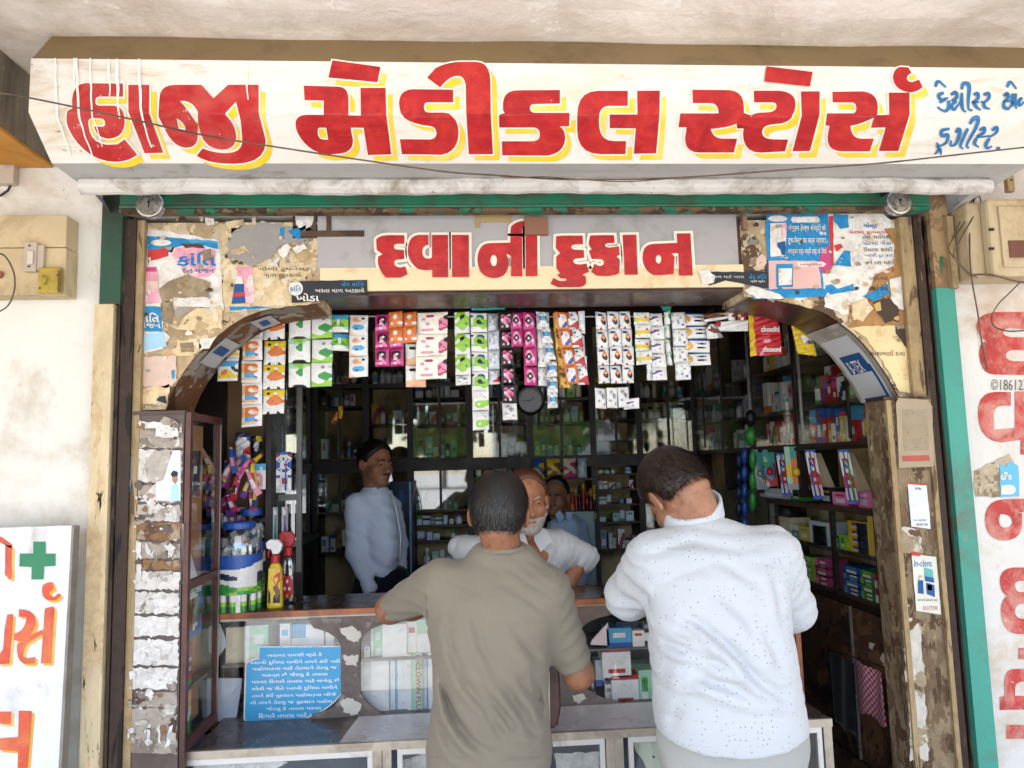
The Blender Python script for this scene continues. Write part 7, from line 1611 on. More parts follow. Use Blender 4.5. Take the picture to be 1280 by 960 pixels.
def fshirt1(p):
    d = T1.f(p)
    d = smin(d, cone(p, sL, sL.lerp(eL, .86), .066, .050), .045); d = smin(d, cone(p, sR, sR.lerp(eR, .82), .066, .052), .045)
    d = smin(d, cone(p, P(606, 700, 2.17), P(652, 702, 2.17), .05, .05), .03)
    d = d+folds(p, fl1, 2.06, .014, .011)*np.where(p[1] < 2.2, 1, 0)*T1.mid(p)
    sl = cone(p, sL.lerp(eL, .80), eL+(eL-sL)*.3, .0, .046); d = smax(d, -cone(p, sL.lerp(eL, .9), eL+(eL-sL)*.3, .041, .05), .004); d = smax(d, -cone(p, sR.lerp(eR, .94), eR+(eR-sR)*.3, .043, .05), .004)
    arm = .0028*np.sin((p[0]*.6-p[2])*120+p[1]*60)*np.where((p[0] < P(535, 750, 2.2).x) | (p[0] > P(697, 750, 2.2).x), 1, 0)*np.clip((p[2]-P(600, 860, 2.2).z)*20, 0, 1)
    neck = cone(p, P(628, 674, 2.165), P(629, 650, 2.165), .052, .06); return smax(d+arm+crease(p, .0045, 5)*T1.mid(p), -neck, .006)
lo, hi = bounds([sL, eL, sR, eR, P(530, 962, 2.2), P(692, 962, 2.2), P(620, 684, 2.0), P(620, 684, 2.35)], .085); lo[2] = T1.z[0]-.01
mesh_obj('shirt', [surf(fshirt1, lo, hi, .0075)], shirtg, t1)
H1 = Head(P(624, 645, 2.165), 8, 12, 3, .99)
nk = P(629, 690, 2.165)
def body1(p): 
    d = smin(H1.skin(p), cone(p, H1.w((0, -.035, -.035)), nk+Vector((0, .010, 0)), .055, .052), .02); return smin(d, cone(p, nk+Vector((0, .012, 0)), nk+Vector((0, .03, -.05)), .050, .055), .02)
lo, hi = bounds([H1.c], .16); lo[2] = nk.z-.10
parts = [surf(body1, lo, hi, .005)]
def armf(s_, e_, h_, dr, up_, th, ra=.046, rf=.043, rw=.027, hs=1.0):
    def f(p):
        d = smin(cone(p, s_, e_, ra, rf), cone(p, e_, e_.lerp(h_, .35), rf, rf*.98), .02); d = smin(d, cone(p, e_.lerp(h_, .35), h_, rf*.98, rw), .02); return smin(d, hand(p, h_, dr, up_, hs, .5, th), .012)
    lo, hi = bounds([s_.lerp(e_, .4), e_, h_, Vector(h_)+Vector(dr).normalized()*.16*hs], .06); return surf(f, lo, hi, .006)
parts.append(armf(sL, eL, hL, (.6, .7, -.1), (0, 0, 1), 1)); parts.append(armf(sR, eR, hR, (-.5, .8, .1), (0, 0, 1), -1))
mesh_obj('body', parts, sk1, t1)
v, f_ = surf(lambda p: H1.hair(p, .010, -.058, .06), *bounds([H1.c], .13), .005)
mesh_obj('hair', [(v, f_)], hairg, t1); strands('hair_strands', v, f_, hairg, t1, 12000, .009, .0007, 1, H1.c, (0, 0, -.8)); strands('hair_strands', v, f_, M('hair_grey', '7d7874', .5), t1, 1500, .010, .0005, 2, H1.c, (0, 0, -.8))
jeans = cloth('jeans_dark', '1d2836', .15)
legs(t1, .82, P(615, 958, 2.2).x, 2.20, .175, jeans, M('shoe_black', '1c1a18', .5))
eyes(H1, t1)
# neckline rib
nr_ = P(628, 685, 2.165); mb = MB(); mb.tube([nr_+Vector((.063*math.cos(a), .058*math.sin(a), .004+.008*math.sin(a))) for a in [k*math.pi/12 for k in range(25)]], .0075, n=8); mb.build('collar_rib', shirtg, t1, smooth=True)
def seam(name, pts, Y, tor, f, mat, par, r_=.0022):
    Q = []
    for x, y in pts:      # walk along the view line until the cloth is met
        a = None
        for k in range(60):
            q = P(x, y, Y-.22+k*.006); v = float(f([np.array([q.x], F), np.array([q.y], F), np.array([q.z], F)])[0])
            if v < .001: a = q; break
        if a is not None: Q.append(a)
    if len(Q) > 2: mb = MB(); mb.tube(Q, r_, n=5); return mb.build(name, mat, par, smooth=True)
seam('sleeve_seam', [(533, 706), (531, 722), (531, 740), (532, 758), (534, 772)], 2.16, T1, fshirt1, shirtg, t1, .0016); seam('sleeve_seam', [(697, 718), (699, 740), (699, 765), (697, 785), (694, 800)], 2.16, T1, fshirt1, shirtg, t1, .0016)
seam('hem_stitch', [(x, 948-abs(x-612)*.02) for x in range(536, 688, 8)], 2.17, T1, fshirt1, shirtg, t1, .0012)
# maroon bag at his side
q = P(690, 860, 2.30); bag = thing('shoulder_bag', 'narrow maroon and cream bag standing between the grey shirt and the counter', 'bag', P(692, 907, 2.33)); bm = M('bag_maroon', '4a2420', .45, var=.2, vs=12); bc_ = M('bag_cream', 'd8c8b0', .5)
A = [(684, 905), (684, 815), (688, 808), (697, 814), (700, 880), (696, 903), (688, 908)]
mb = MB(); mb.prism([(P(x, y, 2.33).x, P(x, y, 2.33).z) for x, y in A], 2.30, 2.42); bevel(mb.build('body', bm, bag), .006)
mb = MB(); mb.prism([(P(x, y, 2.30).x, P(x, y, 2.30).z) for x, y in [(680, 905), (680, 840), (686.5, 838), (687, 905)]], 2.285, 2.299); mb.build('front_flap', bc_, bag)
mb = MB(); mb.tube([P(686, 812, 2.34), P(687, 800, 2.36), P(692, 803, 2.38), P(697, 816, 2.40)], .006); mb.build('strap', M('bag_strap', '2c1c14', .5), bag, smooth=True)

# ------------------------------------------------------------------ 2: the man in the white dotted shirt
yw = 1.92
t2 = thing('person', 'man seen from behind with bowed head in a white dotted long shirt', 'person', (P(905, 900, yw).x, yw, 0))
sk2 = skinmat('skin_brown_mid', '9c6e54'); shirtw = cloth('shirt_white_dots', 'bcc0c4', .02, '8c7e6a')
T2 = Torso([(944, 832, 1000, .13, 1.95), (936, 826, 1008, .135, 1.95), (900, 820, 1004, .135, 1.94), (860, 817, 997, .132, 1.93), (820, 814, 991, .13, 1.92), (785, 811, 985, .128, 1.92), (750, 806, 984, .122, 1.93), (715, 800, 985, .115, 1.94), (690, 806, 975, .10, 1.95), (670, 822, 955, .085, 1.96), (655, 838, 925, .065, 1.97), (645, 850, 900, .05, 1.975)], yw)
sL, eL, hL = P(818, 697, 1.96), P(786, 745, 2.10), P(835, 748, 2.36); sR, eR, hR = P(966, 690, 1.96), P(990, 762, 2.04), P(950, 745, 2.36)
X2 = lambda L: [(740+x*.25, 735+y*.25) for x, y in L]
fl2 = [[1.5]+X2([(480,150),(560,190),(700,310),(830,460),(1000,575)]), X2([(420,205),(500,240),(565,280)]), X2([(340,293),(470,305),(515,345)]), X2([(540,350),(640,378),(705,412)]), [1.2]+X2([(470,475),(540,455),(700,500),(870,570)]), X2([(410,385),(388,470),(370,560),(372,640)]), X2([(470,405),(560,420),(612,452)]), [.6]+X2([(720,60),(780,160),(820,260)]), [.6]+X2([(860,200),(920,320),(960,420)]), [.6]+X2([(320,20),(330,120),(320,220)]), [.5]+X2([(470,600),(440,700),(420,780)]), [.5]+X2([(640,20),(700,90),(740,160)]), [.6, (812,700),(806,740),(808,770)], [.6,(978,720),(982,750),(984,780)], [.5,(835,690),(880,682),(940,690)], [.5,(905,700),(930,720),(960,735)]]
hx2 = [P(x, y, 1.85) for x, y in ((826, 926), (850, 936), (880, 942), (930, 943), (975, 938), (1008, 926))]
def fshirt2(p):
    d = T2.f(p); d = smin(d, cone(p, sL, eL, .072, .062), .05); d = smin(d, cone(p, eL, eL.lerp(hL, .55), .060, .052), .03)
    d = smin(d, cone(p, sR, eR, .072, .058), .05); d = smin(d, cone(p, eR, eR.lerp(hR, .4), .058, .05), .03)
    d = d+folds(p, fl2, 1.80, .015, .013)*np.where(p[1] < 1.98, 1, 0)*T2.mid(p)
    arm = .0032*np.sin((p[0]*.5-p[2])*105+p[1]*70+2*np.sin(p[2]*30))*np.where((p[0] < P(808, 750, 1.95).x) | (p[0] > P(985, 750, 1.95).x), 1, 0)*np.clip((p[2]-P(900, 792, 1.95).z)*20, 0, 1)+crease(p, .0055, 8)
    hem = np.interp(p[0], [q.x for q in hx2], [q.z for q in hx2]); d = smax(d+arm, hem-p[2], .004)
    return smax(d, -cone(p, P(872, 640, 1.98), P(868, 600, 2.03), .056, .056), .005)
lo, hi = bounds([sL, eL, eL.lerp(hL, .6), sR, eR, P(820, 948, 2), P(1012, 948, 2), P(870, 640, 1.8), P(870, 640, 2.1)], .09); lo[2] = hx2[3].z-.02
mesh_obj('shirt', [surf(fshirt2, lo, hi, .0075)], shirtw, t2)
for nm, pts in (('sleeve_seam', [(812, 678), (806, 700), (806, 722), (809, 745), (812, 765)]), ('sleeve_seam', [(965, 676), (975, 700), (980, 725), (982, 750), (984, 775)]), ('hem_stitch', [(x, 934-abs(x-915)**2*.0009) for x in range(832, 1000, 8)])):
    seam(nm, pts, 1.93, T2, fshirt2, shirtw, t2, .0015)
# standing collar band
cb = P(867, 640, 1.985)
def fcol(p):
    q = [p[0]-cb.x, p[1]-cb.y, p[2]-cb.z]; zz = q[2]-(q[0]*.30+q[1]*.5); r_ = np.sqrt((q[0]/1.08)**2+(q[1]/.95)**2); return smax(np.abs(r_-.069+zz*.12)-.0045, np.abs(zz)-.024, .004)
mesh_obj('collar', [surf(fcol, *bounds([cb], .13), .005)], shirtw, t2)
H2 = Head(P(847, 619, 2.015), -7, 46, -20, 1.03, .004); nk = P(872, 648, 1.985)
def body2(p):
    d = smin(H2.skin(p), cone(p, H2.w((0, -.04, -.035)), nk, .058, .062), .025); d = smin(d, cone(p, nk, nk+Vector((0, .03, -.05)), .056, .06), .02)
    q = H2.loc(p); return d+np.where((q[1] < -.03), .0042*np.exp(-((q[2]+.030+.010*np.cos(q[0]*30))/.0045)**2)+.0042*np.exp(-((q[2]+.052+.012*np.cos(q[0]*30))/.0045)**2), 0)
lo, hi = bounds([H2.c], .17); parts = [surf(body2, lo, hi, .005)]
parts.append(armf(sL, eL, hL, (.5, .8, -.1), (0, 0, 1), 1)); parts.append(armf(sR, eR, hR, (-.6, .7, 0), (0, 0, 1), -1)); mesh_obj('body', parts, sk2, t2)
hb2 = M('hair_dark_brown', '1d1410', .42, var=.5, vs=50, spec=.6)
v, f_ = surf(lambda p: H2.hair(p, .0085, -.036, .065), *bounds([H2.c], .14), .005)
mesh_obj('hair', [(v, f_)], hb2, t2); fv = H2.Rn@np.array([0, -.2, -.9]); strands('hair_strands', v, f_, hb2, t2, 12000, .014, .0007, 3, H2.c, fv); strands('hair_strands', v, f_, M('hair_brown_highlight', '6a4430', .35), t2, 2600, .016, .0008, 4, H2.c, fv)  # light brown strands put the hair's sheen into the colour
def nband(p):
    q = H2.loc(p); zz = q[2]+.010*np.cos(q[0]*30); b = np.minimum(np.abs(zz+.046), np.abs(zz+.066))-.004
    return smax(smax(np.abs(H2.skin(p)-.0005)-.0012, b, .001), smax(q[1]+.02, np.abs(q[0])-.055, .004), .001)
v, f_ = surf(nband, *bounds([H2.c], .15), .004); strands('nape_hair', v, f_, hb2, t2, 2600, .009, .0006, 21, H2.c, fv)
v, f_ = surf(lambda p: H2.hair(p, .002, -.050, .065), *bounds([H2.c], .14), .006); strands('nape_hair', v, f_, hb2, t2, 2500, .010, .0006, 22, H2.c, fv)
v, f_ = surf(lambda p: H1.hair(p, .002, -.068, .06), *bounds([H1.c], .14), .006); strands('nape_hair', v, f_, hairg, t1, 2500, .008, .0006, 23, H1.c, (0, 0, -.8))
for z0 in ():
    nfold = [H2.w((x, -.093-.0+.35*x*x*8, z0-.010*math.cos(x*30))) for x in (-.045, -.03, -.015, 0, .015, .03, .045)]
    mb = MB(); mb.tube(nfold, [.0006, .0014, .002, .0018, .002, .0014, .0006], n=6); mb.build('nape_hair', hb2, t2, smooth=True)
eyes(H2, t2)
legs(t2, .90, P(915, 940, 1.98).x, 1.97, .20, cloth('trousers_pale_grey', 'a5a5a0', .05), M('shoe_brown', '3a261a', .5))

# ------------------------------------------------------------------ 3: the man in the pale blue shirt, inside
yb_ = 3.95
t3 = thing('person', 'man with short black hair in a pale blue shirt standing inside the shop', 'person', (P(470, 700, yb_).x, yb_, 0)); sk3 = skinmat('skin_brown_deep', 'a06c50')
shirtb = cloth('shirt_pale_blue', 'dfe6f6', .04)
T3 = Torso([(722, 463, 494, .11, 3.95), (712, 461, 496, .125, 3.95), (695, 460, 502, .145, 3.95), (675, 459, 502, .145, 3.95), (655, 455, 499, .135, 3.96), (638, 450, 496, .12, 3.97), (625, 446, 492, .10, 3.98), (616, 452, 487, .08, 3.98), (609, 459, 482, .06, 3.98)], yb_)
sL, eL, hL = P(446, 632, 3.90), P(446, 690, 3.88), P(462, 734, 3.80); sR, eR, hR = P(488, 634, 4.05), P(498, 680, 4.10), P(500, 714, 4.02)
def fshirt3(p):
    d = T3.f(p); d = smin(d, cone(p, sL, eL, .066, .056), .04); d = smin(d, cone(p, eL, hL, .056, .040), .02); d = smin(d, cone(p, sR, eR, .062, .052), .04); d = smin(d, cone(p, eR, hR, .050, .038), .02)
    return d+.003*np.sin((p[2]+p[0]*.4)*75)*np.sin(p[0]*40+p[2]*12)+crease(p, .009, 11, .8)
lo, hi = bounds([sL, eL, hL, sR, eR, hR], .10); mesh_obj('shirt', [surf(fshirt3, lo, hi, .011)], shirtb, t3)
H3 = Head(P(470, 581, 3.97), 138, 4, 0, 1.0); nk = P(469, 612, 3.98)
parts = [surf(lambda p: smin(H3.skin(p), cone(p, H3.w((0, -.035, -.04)), nk, .052, .058), .02), *bounds([H3.c], .17), .0055)]
for (e_, h_, th) in ((eL, hL, 1), (eR, hR, -1)):
    parts.append(surf(lambda p: smin(cone(p, h_+(e_-h_)*.15, h_, .030, .026), hand(p, h_, (.15, -.1, -1), (-.8, -.4, 0) if th > 0 else (.8, 0, 0), 1, .4, th), .01), *bounds([h_, h_+Vector((0, 0, -.17))], .05), .0065))
mesh_obj('body', parts, sk3, t3); mesh_obj('hair', [surf(lambda p: H3.hair(p, .011, -.03, .062), *bounds([H3.c], .14), .0055)], hairb, t3); eyes(H3, t3); brows(H3, t3, hairb)
mb = MB(); mb.tube([H3.w((-.022, .095, -.047)), H3.w((0, .101, -.044)), H3.w((.022, .095, -.047))], [.002, .004, .002], n=6); mb.build('moustache', hairb, t3, smooth=True)
cq = nk
for s_ in (0, 1):
    a0, a1, a2 = (.9, 1.9, .5) if s_ else (2.6, 3.7, 1.9)
    mb = MB(); A_ = [cq+Vector((.06*math.cos(R(-70)+x), .06*math.sin(R(-70)+x), .012)) for x in np.linspace(-.1+s_*.2, (-2.2 if not s_ else 2.2), 7)]; B_ = [q+(q-cq).normalized()*.035+Vector((0, 0, -.045)) for q in A_]; mb.add(A_+B_, [(i, i+1, i+8, i+7) for i in range(6)]); mb.build('collar', shirtb, t3)
mb = MB(); mb.tube([P(489, 613, 3.88), P(496, 640, 3.82), P(501, 670, 3.80), P(500, 700, 3.81)], .005, n=6); mb.build('placket', shirtb, t3, smooth=True)
legs(t3, P(478, 728, 3.95).z, P(478, 728, 3.95).x, 3.95, .15, cloth('trousers_black_navy', '141620', .1), M('shoe_black', '1c1a18'), h=.025)

# ------------------------------------------------------------------ 4: the bearded shopkeeper leaning over the counter
t4 = thing('person', 'old shopkeeper with a short white beard in a white shirt behind the counter', 'person', (P(660, 760, 3.15).x, 3.2, 0)); sk4 = skinmat('skin_rosy', 'ad7350')
shirto = cloth('shirt_off_white', 'cfcfcf', .03)
T4 = Torso([(770, 605, 705, .12, 3.25), (740, 603, 706, .12, 3.22), (715, 602, 706, .12, 3.19), (695, 600, 706, .11, 3.16), (680, 605, 704, .10, 3.13), (668, 618, 696, .08, 3.11), (660, 640, 684, .06, 3.10)], 3.15)
sL, eL, hL = P(608, 690, 3.14), P(568, 684, 3.22), P(600, 733, 3.16); sR, eR, hR = P(696, 682, 3.13), P(728, 702, 3.20), P(706, 742, 3.14)
eLs, eRs = P(576, 685, 3.2), P(731, 698, 3.19)
def fshirt4(p):
    d = T4.f(p); d = smin(d, cone(p, sL, eLs, .066, .058), .04); d = smin(d, cone(p, sR, P(738, 694, 3.18), .070, .040), .04); d = smin(d, cone(p, sR, P(728, 700, 3.18), .06, .058), .03)
    d = smax(d, -cone(p, P(660, 690, 2.98), P(662, 666, 3.03), .018, .04), .01); d = smax(d, -cone(p, P(663, 664, 3.08), P(664, 640, 3.06), .056, .06), .006)
    return d+crease(p, .010, 13, .9, (1, 0, -.4))
lo, hi = bounds([sL, eLs, sR, P(740, 694, 3.2), P(600, 765, 3.1), P(706, 765, 3.3)], .08); mesh_obj('shirt', [surf(fshirt4, lo, hi, .009)], shirto, t4)
H4 = Head(P(659, 628, 2.99), 176, 6, 3, 1.05); nk = P(662, 672, 3.08)
parts = [surf(lambda p: smin(smin(H4.skin(p), cone(p, H4.w((0, -.035, -.04)), nk, .054, .060), .02), ell(p, P(661, 690, 3.10), (.10, .07, .07)), .03), *bounds([H4.c, nk], .15), .005)]
def arm4(e_, h_, th): return surf(lambda p: smin(smin(cone(p, e_, h_, .040, .027), ell(p, e_, (.042, .042, .042)), .02), hand(p, h_, (0, -.5, -.5), (0, -.5, .6), 1, .4, th), .012), *bounds([e_, h_, h_+Vector((0, -.1, -.13))], .06), .0065)
parts += [arm4(P(722, 704, 3.17), hR, 1), arm4(P(580, 690, 3.2), hL, -1)]
mesh_obj('body', parts, sk4, t4)
hairw = M('beard_white', 'b5aca2', .7, var=.25, vs=120); henna = M('hair_henna', '5a3424', .55, var=.4, vs=60)
v, f_ = surf(lambda p: H4.hair(p, .007, -.03, .052), *bounds([H4.c], .14), .005); mesh_obj('hair', [(v, f_)], henna, t4); strands('hair_strands', v, f_, henna, t4, 3000, .008, .0005, 9, H4.c, (0, 0, -.5))
def fbeard(p):
    q = H4.loc(p); m = [np.abs(q[0]), q[1], q[2]]; d = H4.skin(p)-.0045; d = smax(d, q[2]+.047+np.where(m[0] > .050, -.030, 0)*np.clip((m[0]-.050)/.02, 0, 1), .006); d = smax(d, -(q[1]-.0), .006); d = smax(d, -ell(q, (0, .095, -.060), (.020, .02, .006)), .003); return d+.0012*np.sin(q[0]*500)*np.sin(q[2]*420+q[1]*300)
v, f_ = surf(fbeard, *bounds([H4.c], .14), .005); mesh_obj('beard', [(v, f_)], hairw, t4); strands('beard_strands', v, f_, hairw, t4, 2500, .007, .0004, 11, H4.c, (0, 0, -.9))
eyes(H4, t4); brows(H4, t4, hairw, .0035)
for s_, pts in ((1, [(668, 656), (683, 662), (690, 676), (676, 690), (668, 676)]), (0, [(655, 664), (648, 668), (652, 690), (658, 698), (660, 680)])):
    mb = MB(); mb.prism([(P(x, y, 3.0).x, P(x, y, 3.0).z) for x, y in pts], 3.0, 3.006); mb.build('collar', shirto, t4)
legs(t4, .95, P(655, 760, 3.25).x, 3.27, .16, cloth('trousers_black_navy', '141620'), M('shoe_black', '1c1a18'), h=.03)

# ------------------------------------------------------------------ 5: the seated man at the back
t5 = thing('person', 'elderly man in a grey blue shirt sitting at the back beside the red tins', 'person', (P(710, 730, 4.3).x, 4.3, 0)); sk5 = skinmat('skin_dark', '86583e'); shirts = cloth('shirt_grey_blue', '9aaec8', .05)
T5 = Torso([(742, 697, 724, .11, 4.3), (720, 696, 726, .115, 4.3), (695, 693, 727, .115, 4.3), (670, 691, 727, .11, 4.3), (652, 694, 724, .10, 4.3), (642, 700, 718, .07, 4.3)], 4.3)
sL, eL, hL = P(696, 662, 4.25), P(694, 700, 4.2), P(700, 735, 4.12); sR, eR, hR = P(722, 660, 4.32), P(729, 700, 4.3), P(722, 735, 4.18)
def fshirt5(p):
    d = T5.f(p); d = smin(d, cone(p, sL, eL, .06, .052), .04); d = smin(d, cone(p, eL, hL, .05, .04), .02); d = smin(d, cone(p, sR, eR, .062, .054), .04); return smin(d, cone(p, eR, hR, .05, .04), .02)+.003*np.sin((p[2]+p[0]*.5)*70)*np.sin(p[0]*45)
mesh_obj('shirt', [surf(fshirt5, *bounds([sL, eL, hL, sR, eR, hR], .09), .012)], shirts, t5)
H5 = Head(P(695, 622, 4.27), 198, 4, -3, .95); nk = P(704, 648, 4.3)
parts = [surf(lambda p: smin(H5.skin(p), cone(p, H5.w((0, -.035, -.04)), nk, .05, .055), .02), *bounds([H5.c], .16), .006)]
for (e_, h_, th) in ((eL, hL, 1), (eR, hR, -1)): parts.append(surf(lambda p: smin(cone(p, h_+(e_-h_)*.15, h_, .030, .026), hand(p, h_, (0, -.7, -.3), (0, -.3, .8), 1, .4, th), .01), *bounds([h_, h_+Vector((0, -.13, -.08))], .05), .007))
mesh_obj('body', parts, sk5, t5); mesh_obj('hair', [surf(lambda p: H5.hair(p, .007, -.03, .045), *bounds([H5.c], .14), .006)], hairb, t5); eyes(H5, t5); brows(H5, t5, hairb)
for pts in ([(694, 643), (700, 638), (706, 646), (699, 654)], [(707, 640), (716, 640), (713, 652), (708, 648)]):
    mb = MB(); mb.prism([(P(x, y, 4.18).x, P(x, y, 4.18).z) for x, y in pts], 4.18, 4.186); mb.build('collar', shirts, t5)
hz_ = P(710, 735, 4.3)
def flap(p):
    d = ell(p, (hz_.x, 4.28, .56), (.17, .14, .13))
    for s_ in (-.09, .09): d = smin(d, cone(p, (hz_.x+s_, 4.25, .52), (hz_.x+s_*1.3, 3.85, .50), .085, .065), .04); d = smin(d, cone(p, (hz_.x+s_*1.3, 3.85, .50), (hz_.x+s_*1.3, 3.85, .08), .062, .055), .03)
    return smin(d, cone(p, (hz_.x, 4.3, .6), (hz_.x, 4.3, hz_.z+.03), .13, .11), .05)
mesh_obj('trousers', [surf(flap, (hz_.x-.3, 3.74, .02), (hz_.x+.3, 4.5, hz_.z+.18), .025)], cloth('trousers_black_navy', '141620'), t5)
for s_ in (-.12, .12): mesh_obj('shoe', [surf(lambda p: smax(ell(p, (hz_.x+s_, 3.78, .04), (.045, .14, .045)), .002-p[2], .004), (hz_.x+s_-.08, 3.6, -.01), (hz_.x+s_+.08, 3.96, .12), .015)], M('shoe_black', '1c1a18'), t5)
st = thing('stool', 'plain dark stool under the seated man at the back', 'stool', (hz_.x, 4.3, 0)); mb = MB(); mb.lathe([(.16, .40), (.17, .41), (.17, .44)], (hz_.x, 4.3, 0), 20); mb.build('seat', frame_m, st)
for a in range(4): mb = MB(); c_, s_ = math.cos(a*math.pi/2+.78), math.sin(a*math.pi/2+.78); mb.tube([(hz_.x+c_*.12, 4.3+s_*.12, .40), (hz_.x+c_*.17, 4.3+s_*.17, .007)], .014); mb.build('leg', frame_m, st)
# ================================================================== RIGHT PILASTER
PR_ = 2.405
rx0, rx1 = xat(1109.5, PR_, 560), xat(1165.5, PR_, 560)
rz = zat(498, PR_, 1130)
rp = thing('paper_scarred_pilaster', 'brown and tan scraped pilaster right of the opening with stickers on it', 'pilaster', ((rx0+rx1)/2, PR_, 0))
rpm = PEEL('right_pilaster_paint', '6e5a44', [('8d7a60', (16, 16, 8), .48, 1), ('5a4534', (20, 20, 9), .56, 3), ('a3916f', (28, 28, 14), .58, 5), ('7a4f34', (22, 22, 10), .64, 9), ('b8b0a0', (34, 34, 16), .66, 12), ('3e3026', (30, 30, 12), .66, 15)], bump=.7, grain=.35)
mb = MB(); mb.box(rx0, rx1, PR_, PR_+.12, 0, rz); mb.build('post', rpm, rp)
mb = MB(); mb.box(rx0-.004, rx1+.006, PR_-.006, PR_+.1, rz-.004, rz+.006); mb.build('cap', rail_dark, rp)
for a, b in ((1110, 1116), (1160, 1165.5)):
    mb = MB(); mb.box(xat(a, PR_, 560), xat(b, PR_, 560), PR_-.012, PR_-.001, 0, rz-.006); mb.build('edge_strip', rail_tan, rp)
lw2 = PEEL('scar_whitewash', '9a8a70', [('c9c4b8', 8, .48, 2), ('6c5138', 10, .58, 4), ('b89468', 13, .6, 7)])
for k, pts in enumerate([[(1124,658),(1150,662),(1152,692),(1126,690)], [(1128,770),(1150,775),(1156,860),(1132,850)], [(1134,860),(1156,865),(1160,950),(1138,950)], [(1118,600),(1140,600),(1142,612),(1120,612)]]):
    sheet('paper_scrap', pts, lw2 if k != 3 else rpm, rp, PR_, .003, 500+k, 1.8, 5)
def rsheet(t, nm, pts, mat, e): return sheet(nm, pts, mat, t, PR_, e, 7, .25)
t = thing('old_calendar', 'brown stained paper calendar leaf with a red line on the right pilaster', 'calendar', P(1138, 583, PR_))
rsheet(t, 'paper', [(1117,504),(1120,498),(1156,500),(1162,508),(1164,583),(1121,585)], M('calendar_paper', 'a3937a', .8, var=.1, vs=9, world=True, fleck='6e6050', fa=.04, ds=22), .014); rsheet(t, 'number_block', [(1124,512),(1156,512),(1158,563),(1127,564)], M('calendar_print', '998a72', .8, var=.1, vs=30, world=True, fleck='5c5244', fa=.2, ds=30), .0152); rsheet(t, 'red_line', [(1124,570),(1158,569),(1159,576),(1125,577)], M('faded_red', 'a8564a', .8, world=True), .0155)
t = thing('payment_card_sticker', 'white printed payment card stuck under the calendar on the right pilaster', 'sticker', P(1147, 661, PR_))
rsheet(t, 'card', [(1133,604),(1157,606),(1162,661),(1138,658)], M('card_white', 'd4d8de', .4, world=True), .006); rsheet(t, 'colour_bar', [(1133,603.5),(1157,605.5),(1157,607),(1133,605)], pr_red, .0075)
text_px('lettering', 'G Pay', 1142, 609, 1150, 613, PR_, pr_black, t, .02, .008); text_px('lettering', 'દવા સ્ટોર્સ', 1140, 648, 1156, 652, PR_, pr_black, t, .0, .008); text_px('lettering', 'BHIM UPI', 1144, 654, 1158, 657, PR_, pr_black, t, 0, .008)
t = thing('medicine_poster', 'small pale poster of bottles under a red tab on the right pilaster', 'poster', P(1156, 768, PR_))
rsheet(t, 'paper', [(1138,692),(1169,696),(1175,768),(1144,763)], M('poster_ivory', 'd2d2c4', .5, world=True), .006); rsheet(t, 'red_tab', [(1137,690),(1149,691),(1149,695),(1138,694)], pr_red, .0075)
text_px('lettering', 'In-clens', 1141, 699, 1163, 708, PR_, pr_text, t, .0, .008)
for pts, mt in (([(1146,725),(1152,725),(1153,742),(1146,741)], pr_dblue), ([(1147,719),(1151,719),(1152,725),(1147,725)], paper_w), ([(1154,709),(1164,712),(1165,722),(1154,720)], M('print_teal', '5ab0a4', .6)), ([(1154,720),(1165,722),(1166,728),(1155,726)], pr_dblue), ([(1156,728),(1166,731),(1167,746),(1157,742)], pr_dblue), ([(1157,730),(1163,731),(1163,738),(1158,737)], paper_w)): rsheet(t, 'bottle_print', pts, mt, .0082)
text_px('lettering', 'આંખની સંભાળ માટે', 1145, 747, 1170, 751, PR_, pr_black, t, 0, .008); text_px('lettering', 'DOCTOR', 1152, 757, 1170, 762, PR_, pr_red, t, 0, .008)
# towels hanging on the lower right panel
def towel(pxl, pxr, pt, pb, X, mat, label, seed):
    y1, y0 = PX(pxl, pt, X).y, PX(pxr, pt, X).y; z1, z0 = PX(pxl, pt, X).z, PX(pxl, pb, X).z
    t = thing('hanging_cloth', label, 'cloth', (X, (y0+y1)/2, z0)); n, m_ = 16, 14; vs = []; rnd = random.Random(seed)
    for i in range(n+1):
        for j in range(m_+1):
            u, v = i/n, j/m_; vs.append((X-.012-.008*math.sin(u*9+seed+v*1.5)*(1-v*.3), y1+(y0-y1)*u*(1-.1*v*math.sin(seed)), z1+(z0-z1)*v+.008*math.sin(u*9+seed)*v))
    mb = MB(); mb.add(vs, [(i*(m_+1)+j, i*(m_+1)+j+1, (i+1)*(m_+1)+j+1, (i+1)*(m_+1)+j) for i in range(n) for j in range(m_)]); o = mb.build('fabric', mat, t, smooth=True)
    so_ = o.modifiers.new('s', 'SOLIDIFY'); so_.thickness = .004; return t
tk = NT('check_cloth'); wv1 = tk.n('TexChecker'); tk.l(tk.scaled((1, 85, 85)), wv1.inputs[0]); wv1.inputs[3].default_value = 1; wv1.inputs[1].default_value = (*C('a8345a'), 1); wv1.inputs[2].default_value = (*C('c4a8b0'), 1); tk.l(wv1.outputs[0], tk.b.inputs[0]); tk.b.inputs['Roughness'].default_value = .9
towel(1042, 1068, 815, 900, XF, cloth('cloth_black', '101318', .2), 'black cloth hanging on the lower right panel', 1)
towel(1071, 1104, 824, 884, XF, tk.mat, 'pink and white checked cloth hanging beside the black cloth', 4)
mb = MB(); mb.tube([PX(1040, 812, XF-.012), PX(1110, 836, XF-.012)], .003); tag(mb.build('hanging_rail', dksteel, None), 'thin metal rail holding the black and checked cloths', 'rail')

